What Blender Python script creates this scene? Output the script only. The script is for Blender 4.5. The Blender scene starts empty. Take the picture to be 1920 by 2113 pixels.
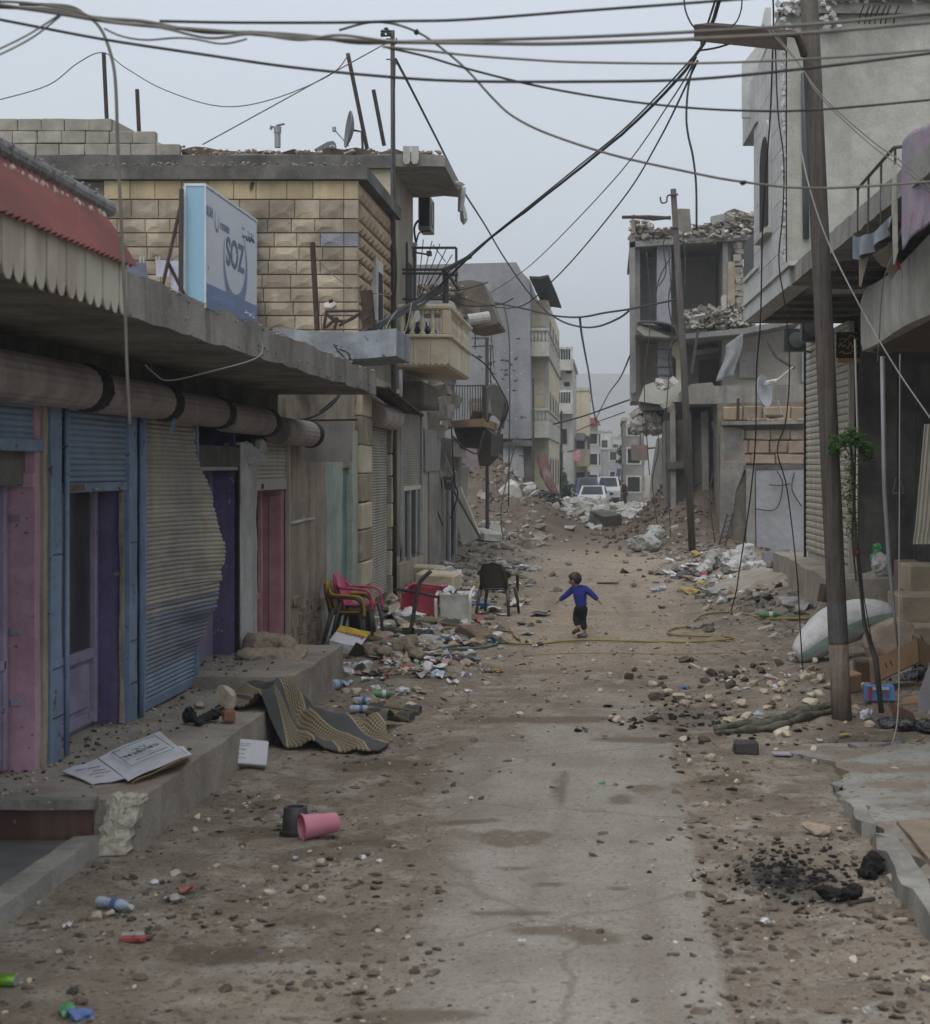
import bpy, math, random
import numpy as np
from mathutils import Vector, Matrix, Euler
R = random.Random(7)
sc = bpy.context.scene
col = sc.collection
# ---------------------------------------------------------------- camera
F, U0, V0, H = 3458.0, 1255.0, 965.0, 2.5        # focal length and vanishing point of the street in photo pixels, eye height in metres
cam_d = bpy.data.cameras.new('camera'); cam = bpy.data.objects.new('camera', cam_d); col.objects.link(cam)
cam.location = (0, 0, H); cam.rotation_euler = (math.radians(90), 0, 0)
cam_d.sensor_fit = 'HORIZONTAL'; cam_d.sensor_width = 36.0; cam_d.lens = 36.0 * F / 1920.0
cam_d.shift_x = -(U0 - 960.0) / 1920.0; cam_d.shift_y = -(1056.5 - V0) / 1920.0
cam_d.clip_start = 0.3; cam_d.clip_end = 6000
cam_d.dof.use_dof = True; cam_d.dof.focus_distance = 27.0; cam_d.dof.aperture_fstop = 4.5
sc.camera = cam
# ---------------------------------------------------------------- sky, sun, exposure
SUN_EL, SUN_AZ = math.radians(62), math.radians(200)
w = bpy.data.worlds.new('World'); sc.world = w; w.use_nodes = True
nt = w.node_tree; nt.nodes.clear()
sky = nt.nodes.new('ShaderNodeTexSky'); sky.sky_type = 'NISHITA'; sky.sun_disc = False
sky.sun_elevation = SUN_EL; sky.sun_rotation = SUN_AZ; sky.dust_density = 6.0; sky.air_density = 1.0
tc = nt.nodes.new('ShaderNodeTexCoord')
no = nt.nodes.new('ShaderNodeTexNoise'); no.inputs['Scale'].default_value = 2.2; no.inputs['Detail'].default_value = 4
mp = nt.nodes.new('ShaderNodeMapping'); mp.inputs['Scale'].default_value = (1, 1, 2.5)
cr = nt.nodes.new('ShaderNodeValToRGB')
cr.color_ramp.elements[0].position = 0.3; cr.color_ramp.elements[0].color = (5.3, 5.75, 6.4, 1)
cr.color_ramp.elements[1].position = 0.7; cr.color_ramp.elements[1].color = (5.9, 6.45, 7.1, 1)
mx = nt.nodes.new('ShaderNodeMixRGB'); mx.inputs[0].default_value = 0.88           # the cloud deck over the clear sky
bg = nt.nodes.new('ShaderNodeBackground'); bg.inputs['Strength'].default_value = 0.107
ow = nt.nodes.new('ShaderNodeOutputWorld')
L = nt.links.new
L(tc.outputs['Generated'], mp.inputs[0]); L(mp.outputs[0], no.inputs['Vector']); L(no.outputs['Fac'], cr.inputs[0])
L(sky.outputs[0], mx.inputs[1]); L(cr.outputs[0], mx.inputs[2]); L(mx.outputs[0], bg.inputs[0]); L(bg.outputs[0], ow.inputs[0])
sun_d = bpy.data.lights.new('sun', 'SUN'); sun_d.energy = 1.5; sun_d.angle = math.radians(75); sun_d.color = (1, 0.97, 0.93)
sun = bpy.data.objects.new('sun', sun_d); col.objects.link(sun); sun.location = (0, 0, 60)
sd = Vector((math.sin(SUN_AZ) * math.cos(SUN_EL), math.cos(SUN_AZ) * math.cos(SUN_EL), math.sin(SUN_EL)))
sun.rotation_euler = sd.to_track_quat('Z', 'Y').to_euler()
vs = sc.view_settings; vs.view_transform = 'Standard'; vs.look = 'None'; vs.gamma = 1; vs.use_curve_mapping = False
vs.exposure = 0.4
# ---------------------------------------------------------------- mesh helpers
def P(u, v, Y):                                   # a photo pixel and a distance give a point of the place
    return Vector(((u - U0) * Y / F, Y, H - (v - V0) * Y / F))
ICO1 = None
def ico(n):
    import bmesh
    bm = bmesh.new(); bmesh.ops.create_icosphere(bm, subdivisions=n, radius=1)
    vs_ = [v.co.copy() for v in bm.verts]; fs_ = [tuple(v.index for v in f.verts) for f in bm.faces]; bm.free()
    return vs_, fs_
ICO = {1: ico(1), 2: ico(2), 3: ico(3)}
BF = [(0, 3, 2, 1), (4, 5, 6, 7), (0, 1, 5, 4), (1, 2, 6, 5), (2, 3, 7, 6), (3, 0, 4, 7)]
def rotm(r): return Euler(r).to_matrix()
WL = {}
def wl(o):
    p = Vector((0, 0, 0))
    while o is not None: p = p + o.location; o = o.parent
    return p
class MB:
    def __init__(s): s.v = []; s.f = []
    def add(s, vs, fs):
        o = len(s.v); s.v.extend((v[0], v[1], v[2]) for v in vs); s.f.extend(tuple(i + o for i in f) for f in fs); return s
    def box(s, c, sz, rot=(0, 0, 0), jit=0.0):
        m = rotm(rot); hx, hy, hz = sz[0] / 2, sz[1] / 2, sz[2] / 2; c = Vector(c); p = []
        for z in (-hz, hz):
            for x, y in ((-hx, -hy), (hx, -hy), (hx, hy), (-hx, hy)):
                q = Vector((x, y, z))
                if jit: q += Vector((R.uniform(-jit, jit), R.uniform(-jit, jit), R.uniform(-jit, jit)))
                p.append(c + m @ q)
        return s.add(p, BF)
    def b2(s, a, b, jit=0.0):                     # a box from one corner to the opposite one
        return s.box([(a[i] + b[i]) / 2 for i in range(3)], [abs(b[i] - a[i]) for i in range(3)], jit=jit)
    def cbox(s, c, sz, ch=0.01, rot=(0, 0, 0), jit=0.0):     # a box with chamfered edges
        m = rotm(rot); c = Vector(c); h = [x / 2 for x in sz]; ch = min(ch, min(h) * 0.6); vs_ = []; idx = {}
        for sx in (-1, 1):
            for sy in (-1, 1):
                for sz_ in (-1, 1):
                    j = Vector((R.uniform(-jit, jit), R.uniform(-jit, jit), R.uniform(-jit, jit))) if jit else Vector((0, 0, 0))
                    for a in range(3):
                        q = Vector((sx * (h[0] - ch * (a != 0)), sy * (h[1] - ch * (a != 1)), sz_ * (h[2] - ch * (a != 2)))) + j
                        idx[(sx, sy, sz_, a)] = len(vs_); vs_.append(c + m @ q)
        fs_ = []
        for a in range(3):
            o1, o2 = [k for k in range(3) if k != a]
            for sg in (-1, 1):
                loop = []
                for p_, q_ in ((-1, -1), (1, -1), (1, 1), (-1, 1)):
                    t = [0, 0, 0]; t[a] = sg; t[o1] = p_; t[o2] = q_; loop.append(idx[(t[0], t[1], t[2], a)])
                fs_.append(tuple(loop))
            for p_ in (-1, 1):
                for q_ in (-1, 1):
                    t0 = [0, 0, 0]; t0[a] = -1; t0[o1] = p_; t0[o2] = q_; t1 = list(t0); t1[a] = 1
                    fs_.append((idx[(*t0, o1)], idx[(*t1, o1)], idx[(*t1, o2)], idx[(*t0, o2)]))
        for sx in (-1, 1):
            for sy in (-1, 1):
                for sz_ in (-1, 1): fs_.append(tuple(idx[(sx, sy, sz_, a)] for a in range(3)))
        return s.add(vs_, fs_)
    def prism(s, poly, vec):
        n = len(poly); vec = Vector(vec); a = [Vector(p) for p in poly]; b = [p + vec for p in a]
        return s.add(a + b, [tuple(range(n))[::-1], tuple(range(n, 2 * n))] + [(i, (i + 1) % n, n + (i + 1) % n, n + i) for i in range(n)])
    def pp(s, uv, Y, d):                          # an outline facing the street's near end: its own distance, real size, depth d
        return s.prism([P(u, v, Y) for u, v in uv], (0, d, 0))
    def pr(s, u0, v0, u1, v1, Y, d): return s.pp([(u0, v0), (u1, v0), (u1, v1), (u0, v1)], Y, d)
    def sp(s, X, uv, t):                          # an outline in a wall along the street at x = X, thickness t
        return s.prism([P(u, v, X * F / (u - U0)) for u, v in uv], (t, 0, 0))
    def tube(s, pts, r, n=6, cap=True):
        pts = [Vector(p) for p in pts]; k = len(pts); rs = r if isinstance(r, (list, tuple)) else [r] * k
        t = (pts[1] - pts[0]).normalized(); up = Vector((0, 0, 1)) if abs(t.z) < 0.9 else Vector((1, 0, 0))
        nrm = t.cross(up).normalized(); vs_ = []; fs_ = []
        for i in range(k):
            t = (pts[min(i + 1, k - 1)] - pts[max(i - 1, 0)]).normalized()
            nrm = (nrm - t * nrm.dot(t))
            nrm = nrm.normalized() if nrm.length > 1e-6 else t.orthogonal().normalized()
            b = t.cross(nrm)
            for j in range(n):
                a = 2 * math.pi * j / n; vs_.append(pts[i] + (nrm * math.cos(a) + b * math.sin(a)) * rs[i])
        for i in range(k - 1):
            for j in range(n): fs_.append((i * n + j, i * n + (j + 1) % n, (i + 1) * n + (j + 1) % n, (i + 1) * n + j))
        if cap: fs_ += [tuple(range(n))[::-1], tuple(range((k - 1) * n, k * n))]
        return s.add(vs_, fs_)
    def lathe(s, prof, c=(0, 0, 0), n=16, rot=(0, 0, 0), cap=True):
        m = rotm(rot); c = Vector(c); vs_ = []; fs_ = []; k = len(prof)
        for r, z in prof:
            for j in range(n):
                a = 2 * math.pi * j / n; vs_.append(c + m @ Vector((r * math.cos(a), r * math.sin(a), z)))
        for i in range(k - 1):
            for j in range(n): fs_.append((i * n + j, i * n + (j + 1) % n, (i + 1) * n + (j + 1) % n, (i + 1) * n + j))
        if cap: fs_ += [tuple(range(n))[::-1], tuple(range((k - 1) * n, k * n))]
        return s.add(vs_, fs_)
    def grid(s, fn, nu, nv, thick=None):
        vs_ = [Vector(fn(i / nu, j / nv)) for j in range(nv + 1) for i in range(nu + 1)]; w_ = nu + 1
        fs_ = [(j * w_ + i, j * w_ + i + 1, (j + 1) * w_ + i + 1, (j + 1) * w_ + i) for j in range(nv) for i in range(nu)]
        if thick is not None:
            t = Vector(thick); n = len(vs_); vs_ += [v + t for v in vs_]
            fs_ += [tuple(q + n for q in f[::-1]) for f in fs_]
            rim = [i for i in range(nu + 1)] + [j * w_ + nu for j in range(1, nv + 1)] + [nv * w_ + i for i in range(nu - 1, -1, -1)] + [j * w_ for j in range(nv - 1, 0, -1)]
            for a, b in zip(rim, rim[1:] + rim[:1]): fs_.append((b, a, a + n, b + n))
        return s.add(vs_, fs_)
    def rock(s, c, r, sq=(1, 1, 0.7), lvl=1, rough=0.25, rz=None, flat=0.0):
        vs_, fs_ = ICO[lvl]; c = Vector(c); m = rotm((R.uniform(-.4, .4), R.uniform(-.4, .4), R.uniform(0, 6.3) if rz is None else rz))
        ax = [Vector((R.gauss(0, 1), R.gauss(0, 1), R.gauss(0, 1))).normalized() for _ in range(5)]; cut = [R.uniform(.38, .75) if lvl < 3 else R.uniform(.55, .9) for _ in ax]
        out = []
        for v in vs_:
            q = v * (1 + R.uniform(-rough, rough) * .6)
            for a, k in zip(ax, cut):
                d = q.dot(a)
                if d > k: q = q - a * (d - k)
            q = Vector((q.x * sq[0], q.y * sq[1], q.z * sq[2])) * r
            out.append(c + m @ q)
        return s.add(out, fs_)
    def chunk(s, c, sz, tilt=0.5, jit=0.15):
        j = min(sz) * jit
        return s.box(c, sz, (R.uniform(-tilt, tilt), R.uniform(-tilt, tilt), R.uniform(0, 6.3)), j)
    def rbox(s, a, b, n, jit):                    # a long box with uneven worn edges
        a = Vector(a); b = Vector(b); d = b - a; ax = max(range(3), key=lambda k: abs(d[k])); o = [k for k in range(3) if k != ax]
        vs_ = []; fs_ = []
        for i in range(n + 1):
            for p_, q_ in ((0, 0), (1, 0), (1, 1), (0, 1)):
                v = [0, 0, 0]; v[ax] = a[ax] + d[ax] * i / n; v[o[0]] = (a, b)[p_][o[0]] + R.uniform(-jit, jit); v[o[1]] = (a, b)[q_][o[1]] + R.uniform(-jit, jit); vs_.append(v)
        for i in range(n):
            for j in range(4): fs_.append((i * 4 + j, i * 4 + (j + 1) % 4, i * 4 + 4 + (j + 1) % 4, i * 4 + 4 + j))
        fs_ += [(3, 2, 1, 0), tuple(range(n * 4, n * 4 + 4))]
        return s.add(vs_, fs_)
    def build(s, name, mat, parent=None, smooth=False, **tg):
        me = bpy.data.meshes.new(name); v = np.array(s.v, dtype=np.float64).reshape(-1, 3)
        if parent is not None: org = wl(parent)
        else:
            org = tg.pop('origin', None)
            if org is None: org = Vector(((v[:, 0].min() + v[:, 0].max()) / 2, (v[:, 1].min() + v[:, 1].max()) / 2, v[:, 2].min()))
        v = v - np.array(org)
        me.from_pydata(v.tolist(), [], s.f); me.update()
        fix_normals(me)
        if smooth:
            me.polygons.foreach_set('use_smooth', [True] * len(me.polygons))
            if smooth != True: me.set_sharp_from_angle(angle=math.radians(smooth))
        me.materials.append(mat)
        o = bpy.data.objects.new(name, me); col.objects.link(o)
        if parent is not None: o.parent = parent
        else: o.location = org
        tag(o, **tg)
        return o
def fix_normals(me):
    import bmesh
    if len(me.polygons) > 60000: return
    bm = bmesh.new(); bm.from_mesh(me); bmesh.ops.recalc_face_normals(bm, faces=bm.faces); bm.to_mesh(me); bm.free()
def tag(o, label=None, cat=None, group=None, kind=None):
    if label: o['label'] = label
    if cat: o['category'] = cat
    if group: o['group'] = group
    if kind: o['kind'] = kind
    return o
def thing(name, label, cat, loc=(0, 0, 0), group=None):
    o = bpy.data.objects.new(name, None); col.objects.link(o); o.location = loc; o.empty_display_size = 0.2
    return tag(o, label, cat, group)
def piece(name, me, parent, loc, scale=(1, 1, 1), rot=(0, 0, 0), mat=None):      # a copy of a shared mesh under a thing or a part
    o = bpy.data.objects.new(name, me); col.objects.link(o); o.parent = parent; o.location = Vector(loc) - wl(parent); o.scale = scale; o.rotation_euler = rot
    if mat is not None and me.materials[0] != mat:
        o.material_slots[0].link = 'OBJECT'; o.material_slots[0].material = mat
    return o
def mesh_only(mb, name, mat, smooth=False):
    me = bpy.data.meshes.new(name); me.from_pydata(mb.v, [], mb.f); me.update(); fix_normals(me); me.materials.append(mat)
    if smooth: me.polygons.foreach_set('use_smooth', [True] * len(me.polygons))
    return me
def copy_tree(o, loc, rot=None, label=None, group=None):
    r = o.copy(); col.objects.link(r); r.location = loc
    if rot is not None: r.rotation_euler = rot
    if label: r['label'] = label
    if group: r['group'] = group
    for c in o.children:
        k = c.copy(); col.objects.link(k); k.parent = r
        for d in c.children: e = d.copy(); col.objects.link(e); e.parent = k
    return r
def smooth_path(pts, k=8):
    pts = [Vector(p) for p in pts]; out = []
    for i in range(len(pts) - 1):
        p0 = pts[max(i - 1, 0)]; p1 = pts[i]; p2 = pts[i + 1]; p3 = pts[min(i + 2, len(pts) - 1)]
        for j in range(k):
            t = j / k
            out.append(0.5 * ((2 * p1) + (p2 - p0) * t + (2 * p0 - 5 * p1 + 4 * p2 - p3) * t * t + (3 * p1 - p0 - 3 * p2 + p3) * t ** 3))
    out.append(pts[-1]); return out
TS = bpy.data.scenes.new('workbench_scene')
def evaluated(o):                                 # a modified mesh, worked out in a small scene of its own
    TS.collection.objects.link(o); vl = TS.view_layers[0]; vl.update(); me = bpy.data.meshes.new_from_object(o.evaluated_get(vl.depsgraph)); TS.collection.objects.unlink(o); return me
def text(body, size, o, right, up, mat, parent, name='lettering', sx=1.0, ext=0.0015, align='LEFT', bold=0.0):
    cu = bpy.data.curves.new(name, 'FONT'); cu.body = body; cu.size = size; cu.extrude = ext; cu.align_x = align; cu.offset = bold
    tmp = bpy.data.objects.new(name, cu); me = evaluated(tmp); bpy.data.objects.remove(tmp)
    r = Vector(right).normalized(); u = Vector(up).normalized(); n = r.cross(u); o = Vector(o) - wl(parent)
    m = Matrix(((r.x * sx, u.x, n.x, o.x), (r.y * sx, u.y, n.y, o.y), (r.z * sx, u.z, n.z, o.z), (0, 0, 0, 1)))
    me.transform(m); me.materials.clear(); me.materials.append(mat)
    ob = bpy.data.objects.new(name, me); col.objects.link(ob); ob.parent = parent
    return ob
# ---------------------------------------------------------------- materials
MATS = {}
def M(name, c1, c2=None, scale=2.5, rough=0.9, bump=0.25, bscale=28, streak=None, speck=None, metal=0.0, rnd=0.0, lo=0.38, hi=0.62, alpha=None, trans=0.0, blotch=None, stretch=(1, 1, 1), soot=None, tone=1.0):
    if name in MATS: return MATS[name]
    m = bpy.data.materials.new(name); m.use_nodes = True; n = m.node_tree.nodes; l = m.node_tree.links.new; b = n['Principled BSDF']
    c2 = c2 or tuple(x * 0.72 for x in c1)
    g = n.new('ShaderNodeNewGeometry'); pos = g.outputs['Position']
    def noise(sc_, st=(1, 1, 1), det=6, ro=0.6):
        mp_ = n.new('ShaderNodeMapping'); mp_.inputs['Scale'].default_value = st; l(pos, mp_.inputs[0])
        t = n.new('ShaderNodeTexNoise'); t.inputs['Scale'].default_value = sc_; t.inputs['Detail'].default_value = det; t.inputs['Roughness'].default_value = ro; l(mp_.outputs[0], t.inputs['Vector']); return t.outputs['Fac']
    def ramp(f, a, b_):
        r = n.new('ShaderNodeMapRange'); r.inputs['From Min'].default_value = a; r.inputs['From Max'].default_value = b_; l(f, r.inputs['Value']); return r.outputs[0]
    def mix(f, a, b_):
        x = n.new('ShaderNodeMixRGB'); l(f, x.inputs[0])
        for i, q in ((1, a), (2, b_)):
            if isinstance(q, tuple): x.inputs[i].default_value = (*q, 1)
            else: l(q, x.inputs[i])
        return x.outputs[0]
    def times(f, k):
        x = n.new('ShaderNodeMath'); x.operation = 'MULTIPLY'; l(f, x.inputs[0]); x.inputs[1].default_value = k; return x.outputs[0]
    c = mix(ramp(noise(scale, stretch), lo, hi), c1, c2)
    if blotch: c = mix(times(ramp(noise(blotch[1], det=3), blotch[2], blotch[2] + 0.07), blotch[3] if len(blotch) > 3 else 1.0), c, blotch[0])
    if streak: c = mix(times(ramp(noise(streak[1], (1, 1, 0.07), 5), 0.5, 0.72), streak[2]), c, streak[0])
    if speck: c = mix(ramp(noise(speck[1], det=3), speck[2], speck[2] + 0.04), c, speck[0])
    if rnd:
        oi = n.new('ShaderNodeObjectInfo'); mr = n.new('ShaderNodeMapRange'); l(oi.outputs['Random'], mr.inputs['Value']); mr.inputs['To Min'].default_value = 1 - rnd; mr.inputs['To Max'].default_value = 1 + rnd
        hs = n.new('ShaderNodeHueSaturation'); l(mr.outputs[0], hs.inputs['Value']); l(c, hs.inputs['Color']); c = hs.outputs[0]
    if soot:                                      # an old smoke streak fixed on the stone at one place
        sx = n.new('ShaderNodeSeparateXYZ'); l(pos, sx.inputs[0]); d_ = n.new('ShaderNodeMath'); d_.operation = 'SUBTRACT'; l(sx.outputs[0], d_.inputs[0]); d_.inputs[1].default_value = soot[0]
        ab = n.new('ShaderNodeMath'); ab.operation = 'ABSOLUTE'; l(d_.outputs[0], ab.inputs[0]); k1 = ramp(ab.outputs[0], soot[1], 0); k2 = ramp(sx.outputs[2], soot[2], soot[2] + 1.0); k3 = ramp(sx.outputs[2], soot[3], soot[3] - .5)
        q = n.new('ShaderNodeMath'); q.operation = 'MULTIPLY'; l(k1, q.inputs[0]); l(k3, q.inputs[1]); q2 = n.new('ShaderNodeMath'); q2.operation = 'MULTIPLY'; l(q.outputs[0], q2.inputs[0]); l(ramp(noise(2.5), .3, .55), q2.inputs[1]); c = mix(times(q2.outputs[0], .85), c, (.05, .05, .048))
    if bump > .12:                                # uneven tone at two finer sizes: dust, handling, weather
        for s_, k in ((5.0, .16 * tone), (26.0, .13 * tone)):
            f_ = n.new('ShaderNodeMapRange'); f_.inputs['From Min'].default_value = .3; f_.inputs['From Max'].default_value = .7; f_.inputs['To Min'].default_value = 1 - k; f_.inputs['To Max'].default_value = 1 + k * .6; l(noise(s_, det=8, ro=.7), f_.inputs['Value'])
            x = n.new('ShaderNodeMixRGB'); x.blend_type = 'MULTIPLY'; x.inputs[0].default_value = 1; l(c, x.inputs[1]); l(f_.outputs[0], x.inputs[2]); c = x.outputs[0]
    l(c, b.inputs['Base Color']); b.inputs['Roughness'].default_value = rough; b.inputs['Metallic'].default_value = metal
    b.inputs['Specular IOR Level'].default_value = 0.25 if rough > 0.6 else 0.5
    if trans: b.inputs['Transmission Weight'].default_value = trans
    if bump:
        bp = n.new('ShaderNodeBump'); bp.inputs['Strength'].default_value = bump; bp.inputs['Distance'].default_value = 0.02; l(noise(bscale, det=8), bp.inputs['Height']); l(bp.outputs[0], b.inputs['Normal'])
    MATS[name] = m; return m
def flat(name, c, rough=0.7, rnd=0.0, metal=0.0): return M(name, c, tuple(x * 0.8 for x in c), scale=9, rough=rough, bump=0.08, rnd=rnd, metal=metal)
GRIME = (.06, .052, .042)
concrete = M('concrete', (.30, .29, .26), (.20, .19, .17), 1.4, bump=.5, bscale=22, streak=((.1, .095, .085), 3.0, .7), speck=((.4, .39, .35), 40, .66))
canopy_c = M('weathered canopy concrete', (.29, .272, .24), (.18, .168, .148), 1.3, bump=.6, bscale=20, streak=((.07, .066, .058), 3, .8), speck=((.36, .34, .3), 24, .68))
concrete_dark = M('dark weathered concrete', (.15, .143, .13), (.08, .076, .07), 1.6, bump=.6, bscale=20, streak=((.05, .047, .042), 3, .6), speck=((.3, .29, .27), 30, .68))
concrete_pale = M('pale concrete', (.46, .455, .40), (.36, .355, .31), 0.8, bump=.35, streak=((.24, .23, .2), 1.6, .6), blotch=((.5, .49, .44), .7, .56, .5))
plaster = M('beige plaster', (.38, .33, .26), (.27, .225, .175), 1.7, bump=.4, streak=((.19, .15, .11), 2.5, .8), speck=((.2, .17, .13), 22, .64))
plaster_white = M('white plaster', (.55, .56, .55), (.42, .42, .40), 2.2, bump=.4, streak=((.26, .24, .2), 3, .7), speck=((.2, .18, .15), 34, .66))
grey_wall = M('grey render', (.285, .29, .30), (.215, .22, .23), .5, bump=.3, streak=((.14, .145, .15), .9, .85), speck=((.14, .14, .14), 3.4, .71))
white_clad = M('pale stone cladding', (.50, .50, .485), (.42, .42, .41), 1.2, bump=.15, rnd=.07, streak=((.3, .29, .28), 3, .4))
yel_stone = M('yellow stone', (.44, .375, .285), (.27, .225, .17), 1.6, bump=.5, bscale=40, rnd=.2, soot=(-5.73, .28, 3.6, 7.0), blotch=((.235, .195, .145), 1.1, .54, .6), speck=((.24, .18, .11), 26, .64), streak=((.22, .18, .13), 2.2, .55))
yel_top = M('ochre stone', (.52, .43, .27), (.38, .31, .19), 2.5, bump=.3, rnd=.15, streak=((.2, .16, .1), 2.5, .7))
grey_stone = M('grey painted stone', (.25, .26, .29), (.2, .21, .23), 3, rnd=.1)
cream = M('cream stone', (.56, .50, .37), (.46, .40, .29), 1.0, bump=.25, streak=((.3, .26, .2), 2, .5), rnd=.06)
block = M('concrete block', (.37, .345, .29), (.28, .26, .22), 2.2, bump=.5, rnd=.12, streak=((.16, .15, .13), 2, .5))
mortar = M('mortar', (.2, .18, .145), (.13, .115, .09), 3)
blue = M('blue paint', (.195, .285, .41), (.14, .205, .30), 2.2, rough=.6, bump=.2, streak=((.27, .245, .21), 3.5, .6), speck=((.09, .06, .045), 11, .63))
slat_mid = M('grey blue slats', (.245, .255, .29), (.155, .18, .235), 1.3, rough=.6, bump=.13, rnd=.06, streak=((.16, .19, .25), 2.5, .8))
blue_dark = M('faded blue slats', (.205, .275, .375), (.15, .205, .285), 2, rough=.6, bump=.1, rnd=.06, streak=((.22, .2, .18), 4, .4))
pink = M('pink paint', (.50, .32, .385), (.40, .24, .30), 1.6, rough=.75, bump=.2, streak=((.22, .09, .1), 3, .6), speck=((.17, .09, .09), 20, .66))
pink2 = M('salmon pink paint', (.60, .33, .365), (.47, .24, .275), 1.6, rough=.75, bump=.2, streak=((.27, .13, .14), 3, .6))
lilac = M('lilac paint', (.32, .29, .40), (.24, .21, .31), 1.8, rough=.65, bump=.2, streak=((.3, .25, .24), 4, .6), speck=((.12, .09, .09), 13, .66))
purple = M('purple paint', (.145, .125, .26), (.10, .085, .185), 1.7, rough=.65, bump=.2, streak=((.24, .19, .19), 4, .65), speck=((.3, .25, .22), 11, .65))
glass = M('dusty glass', (.035, .04, .04), (.06, .06, .055), 2, rough=.25, bump=.02)
dark = M('dark interior', (.03, .028, .026), (.02, .019, .018), 3)
slat_beige = M('beige slats', (.45, .405, .325), (.33, .30, .26), 1.3, rough=.6, bump=.13, rnd=.07, streak=((.22, .22, .26), 2.2, .85), blotch=((.34, .24, .14), 2.3, .62, .5), hi=.6)
slat_pale = M('pale ribbed shutter', (.46, .43, .36), (.37, .34, .28), 1.3, rough=.6, bump=.1, rnd=.05, streak=((.2, .18, .15), 3, .5))
slat_grey = M('grey ribbed shutter', (.33, .31, .26), (.25, .235, .195), 1.5, rough=.65, bump=.1, streak=((.15, .13, .1), 3, .6))
drum_m = M('roller housing', (.36, .31, .285), (.26, .22, .21), 2.3, rough=.7, bump=.2, rnd=.08, streak=((.12, .1, .09), 3, .5))
black = M('black rubber', (.018, .017, .016), (.03, .028, .026), 12, rough=.8)
rust = M('rusty iron', (.07, .048, .037), (.045, .034, .028), 8, rough=.85, bump=.4)
iron = M('dark iron', (.035, .033, .032), (.05, .045, .04), 10, rough=.6)
galv = M('galvanised steel', (.34, .35, .36), (.26, .26, .26), 5, rough=.5, metal=.3)
wood = M('old wood pole', (.105, .092, .08), (.065, .056, .05), 3, bump=.6, bscale=12, stretch=(9, 9, .5))
wood_pale = M('worn wood pole', (.2, .16, .13), (.13, .105, .088), 3, bump=.6, stretch=(9, 9, .5))
red_roof = M('red corrugated steel', (.185, .054, .046), (.13, .04, .035), 1.8, rough=.6, bump=.1, streak=((.13, .04, .035), 3, .5), speck=((.12, .06, .05), 25, .69))
valance_m = M('dirty white awning skirt', (.5, .46, .38), (.38, .34, .28), 2.2, rough=.7, bump=.1, streak=((.26, .22, .17), 4, .6))
wire_m = M('cable sheath', (.03, .03, .032), (.05, .05, .052), 6, rough=.7, bump=0)
wire_g = M('dusty grey cable', (.13, .12, .105), (.17, .16, .14), 6, rough=.8, bump=0)
earth = M('dug earth', (.125, .096, .073), (.08, .062, .048), 1.5, bump=.8, bscale=9, speck=((.36, .3, .25), 9, .66))
rubble_m = M('pale rubble', (.46, .44, .40), (.33, .31, .275), 3, bump=.3, rnd=.2)
rubble_g = M('grey rubble', (.27, .25, .215), (.15, .132, .108), 3, bump=.4, rnd=.2)
stone_m = M('limestone', (.50, .44, .35), (.37, .31, .24), 6, bump=.5, rnd=.18)
asph = M('asphalt crumbs', (.05, .043, .036), (.1, .083, .065), 14, bump=.4)
# ---------------------------------------------------------------- ground
def vnoise(x, y, seed=0):
    xi = np.floor(x).astype(np.int64); yi = np.floor(y).astype(np.int64); xf = x - xi; yf = y - yi
    def h(a, b):
        n = (a * 374761393 + b * 668265263 + seed * 974711) & 0x7fffffff
        n = ((n ^ (n >> 13)) * 1274126177) & 0x7fffffff
        return ((n ^ (n >> 16)) & 0xffff) / 65535.0
    u = xf * xf * (3 - 2 * xf); v = yf * yf * (3 - 2 * yf)
    return (h(xi, yi) * (1 - u) + h(xi + 1, yi) * u) * (1 - v) + (h(xi, yi + 1) * (1 - u) + h(xi + 1, yi + 1) * u) * v
def fbm(x, y, oct_=4, seed=0):
    s = 0; a = 0.5
    for i in range(oct_): s = s + a * vnoise(x * 2 ** i, y * 2 ** i, seed + i); a *= 0.5
    return s
def ss(a, b, x): t = np.clip((x - a) / (b - a), 0, 1); return t * t * (3 - 2 * t)
def bump_(x, y, cx, cy, sx, sy): return np.exp(-((x - cx) / sx) ** 2 - ((y - cy) / sy) ** 2)
MOUNDS = [(-5.0, 65, 2.0, 4.2, 2.5), (-6.5, 60, 3, 5, 1.6), (2.6, 57.0, 1.55, 5.5, 2.2), (3.4, 53.5, 1.3, 2.5, .9), (-1.3, 72, 2.4, 6.5, .85), (-2.9, 59, 1.8, 5, .9), (0, 66, 3.5, 7, .35),
          (-3.6, 47, 1.3, 3.0, .55), (-3.4, 36, .7, 5, .3), (-2.3, 20.3, .75, 1.9, .2), (-2.75, 22.6, .6, 1.5, .16), (1.7, 18.2, .8, 1.5, .13), (2.9, 44, 1.3, 3.5, .25),
          (4.3, 30, 1.9, 5.5, .42), (4.6, 20.5, 1.4, 3, .3), (-3.2, 27.5, .6, 3, .12)]
def road_mask(x, y):
    wob = (fbm(x * .9 + 7, y * .35, 4, 5) - .5) * 2.2
    left = ss(-1.55, -.75, x + wob * .8); right = 1 - ss(.53, .58, x + .02 * np.sin(y * 5))
    far = 1 - ss(13.5, 18.5, y + wob * 3)
    return left * right * far
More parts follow.
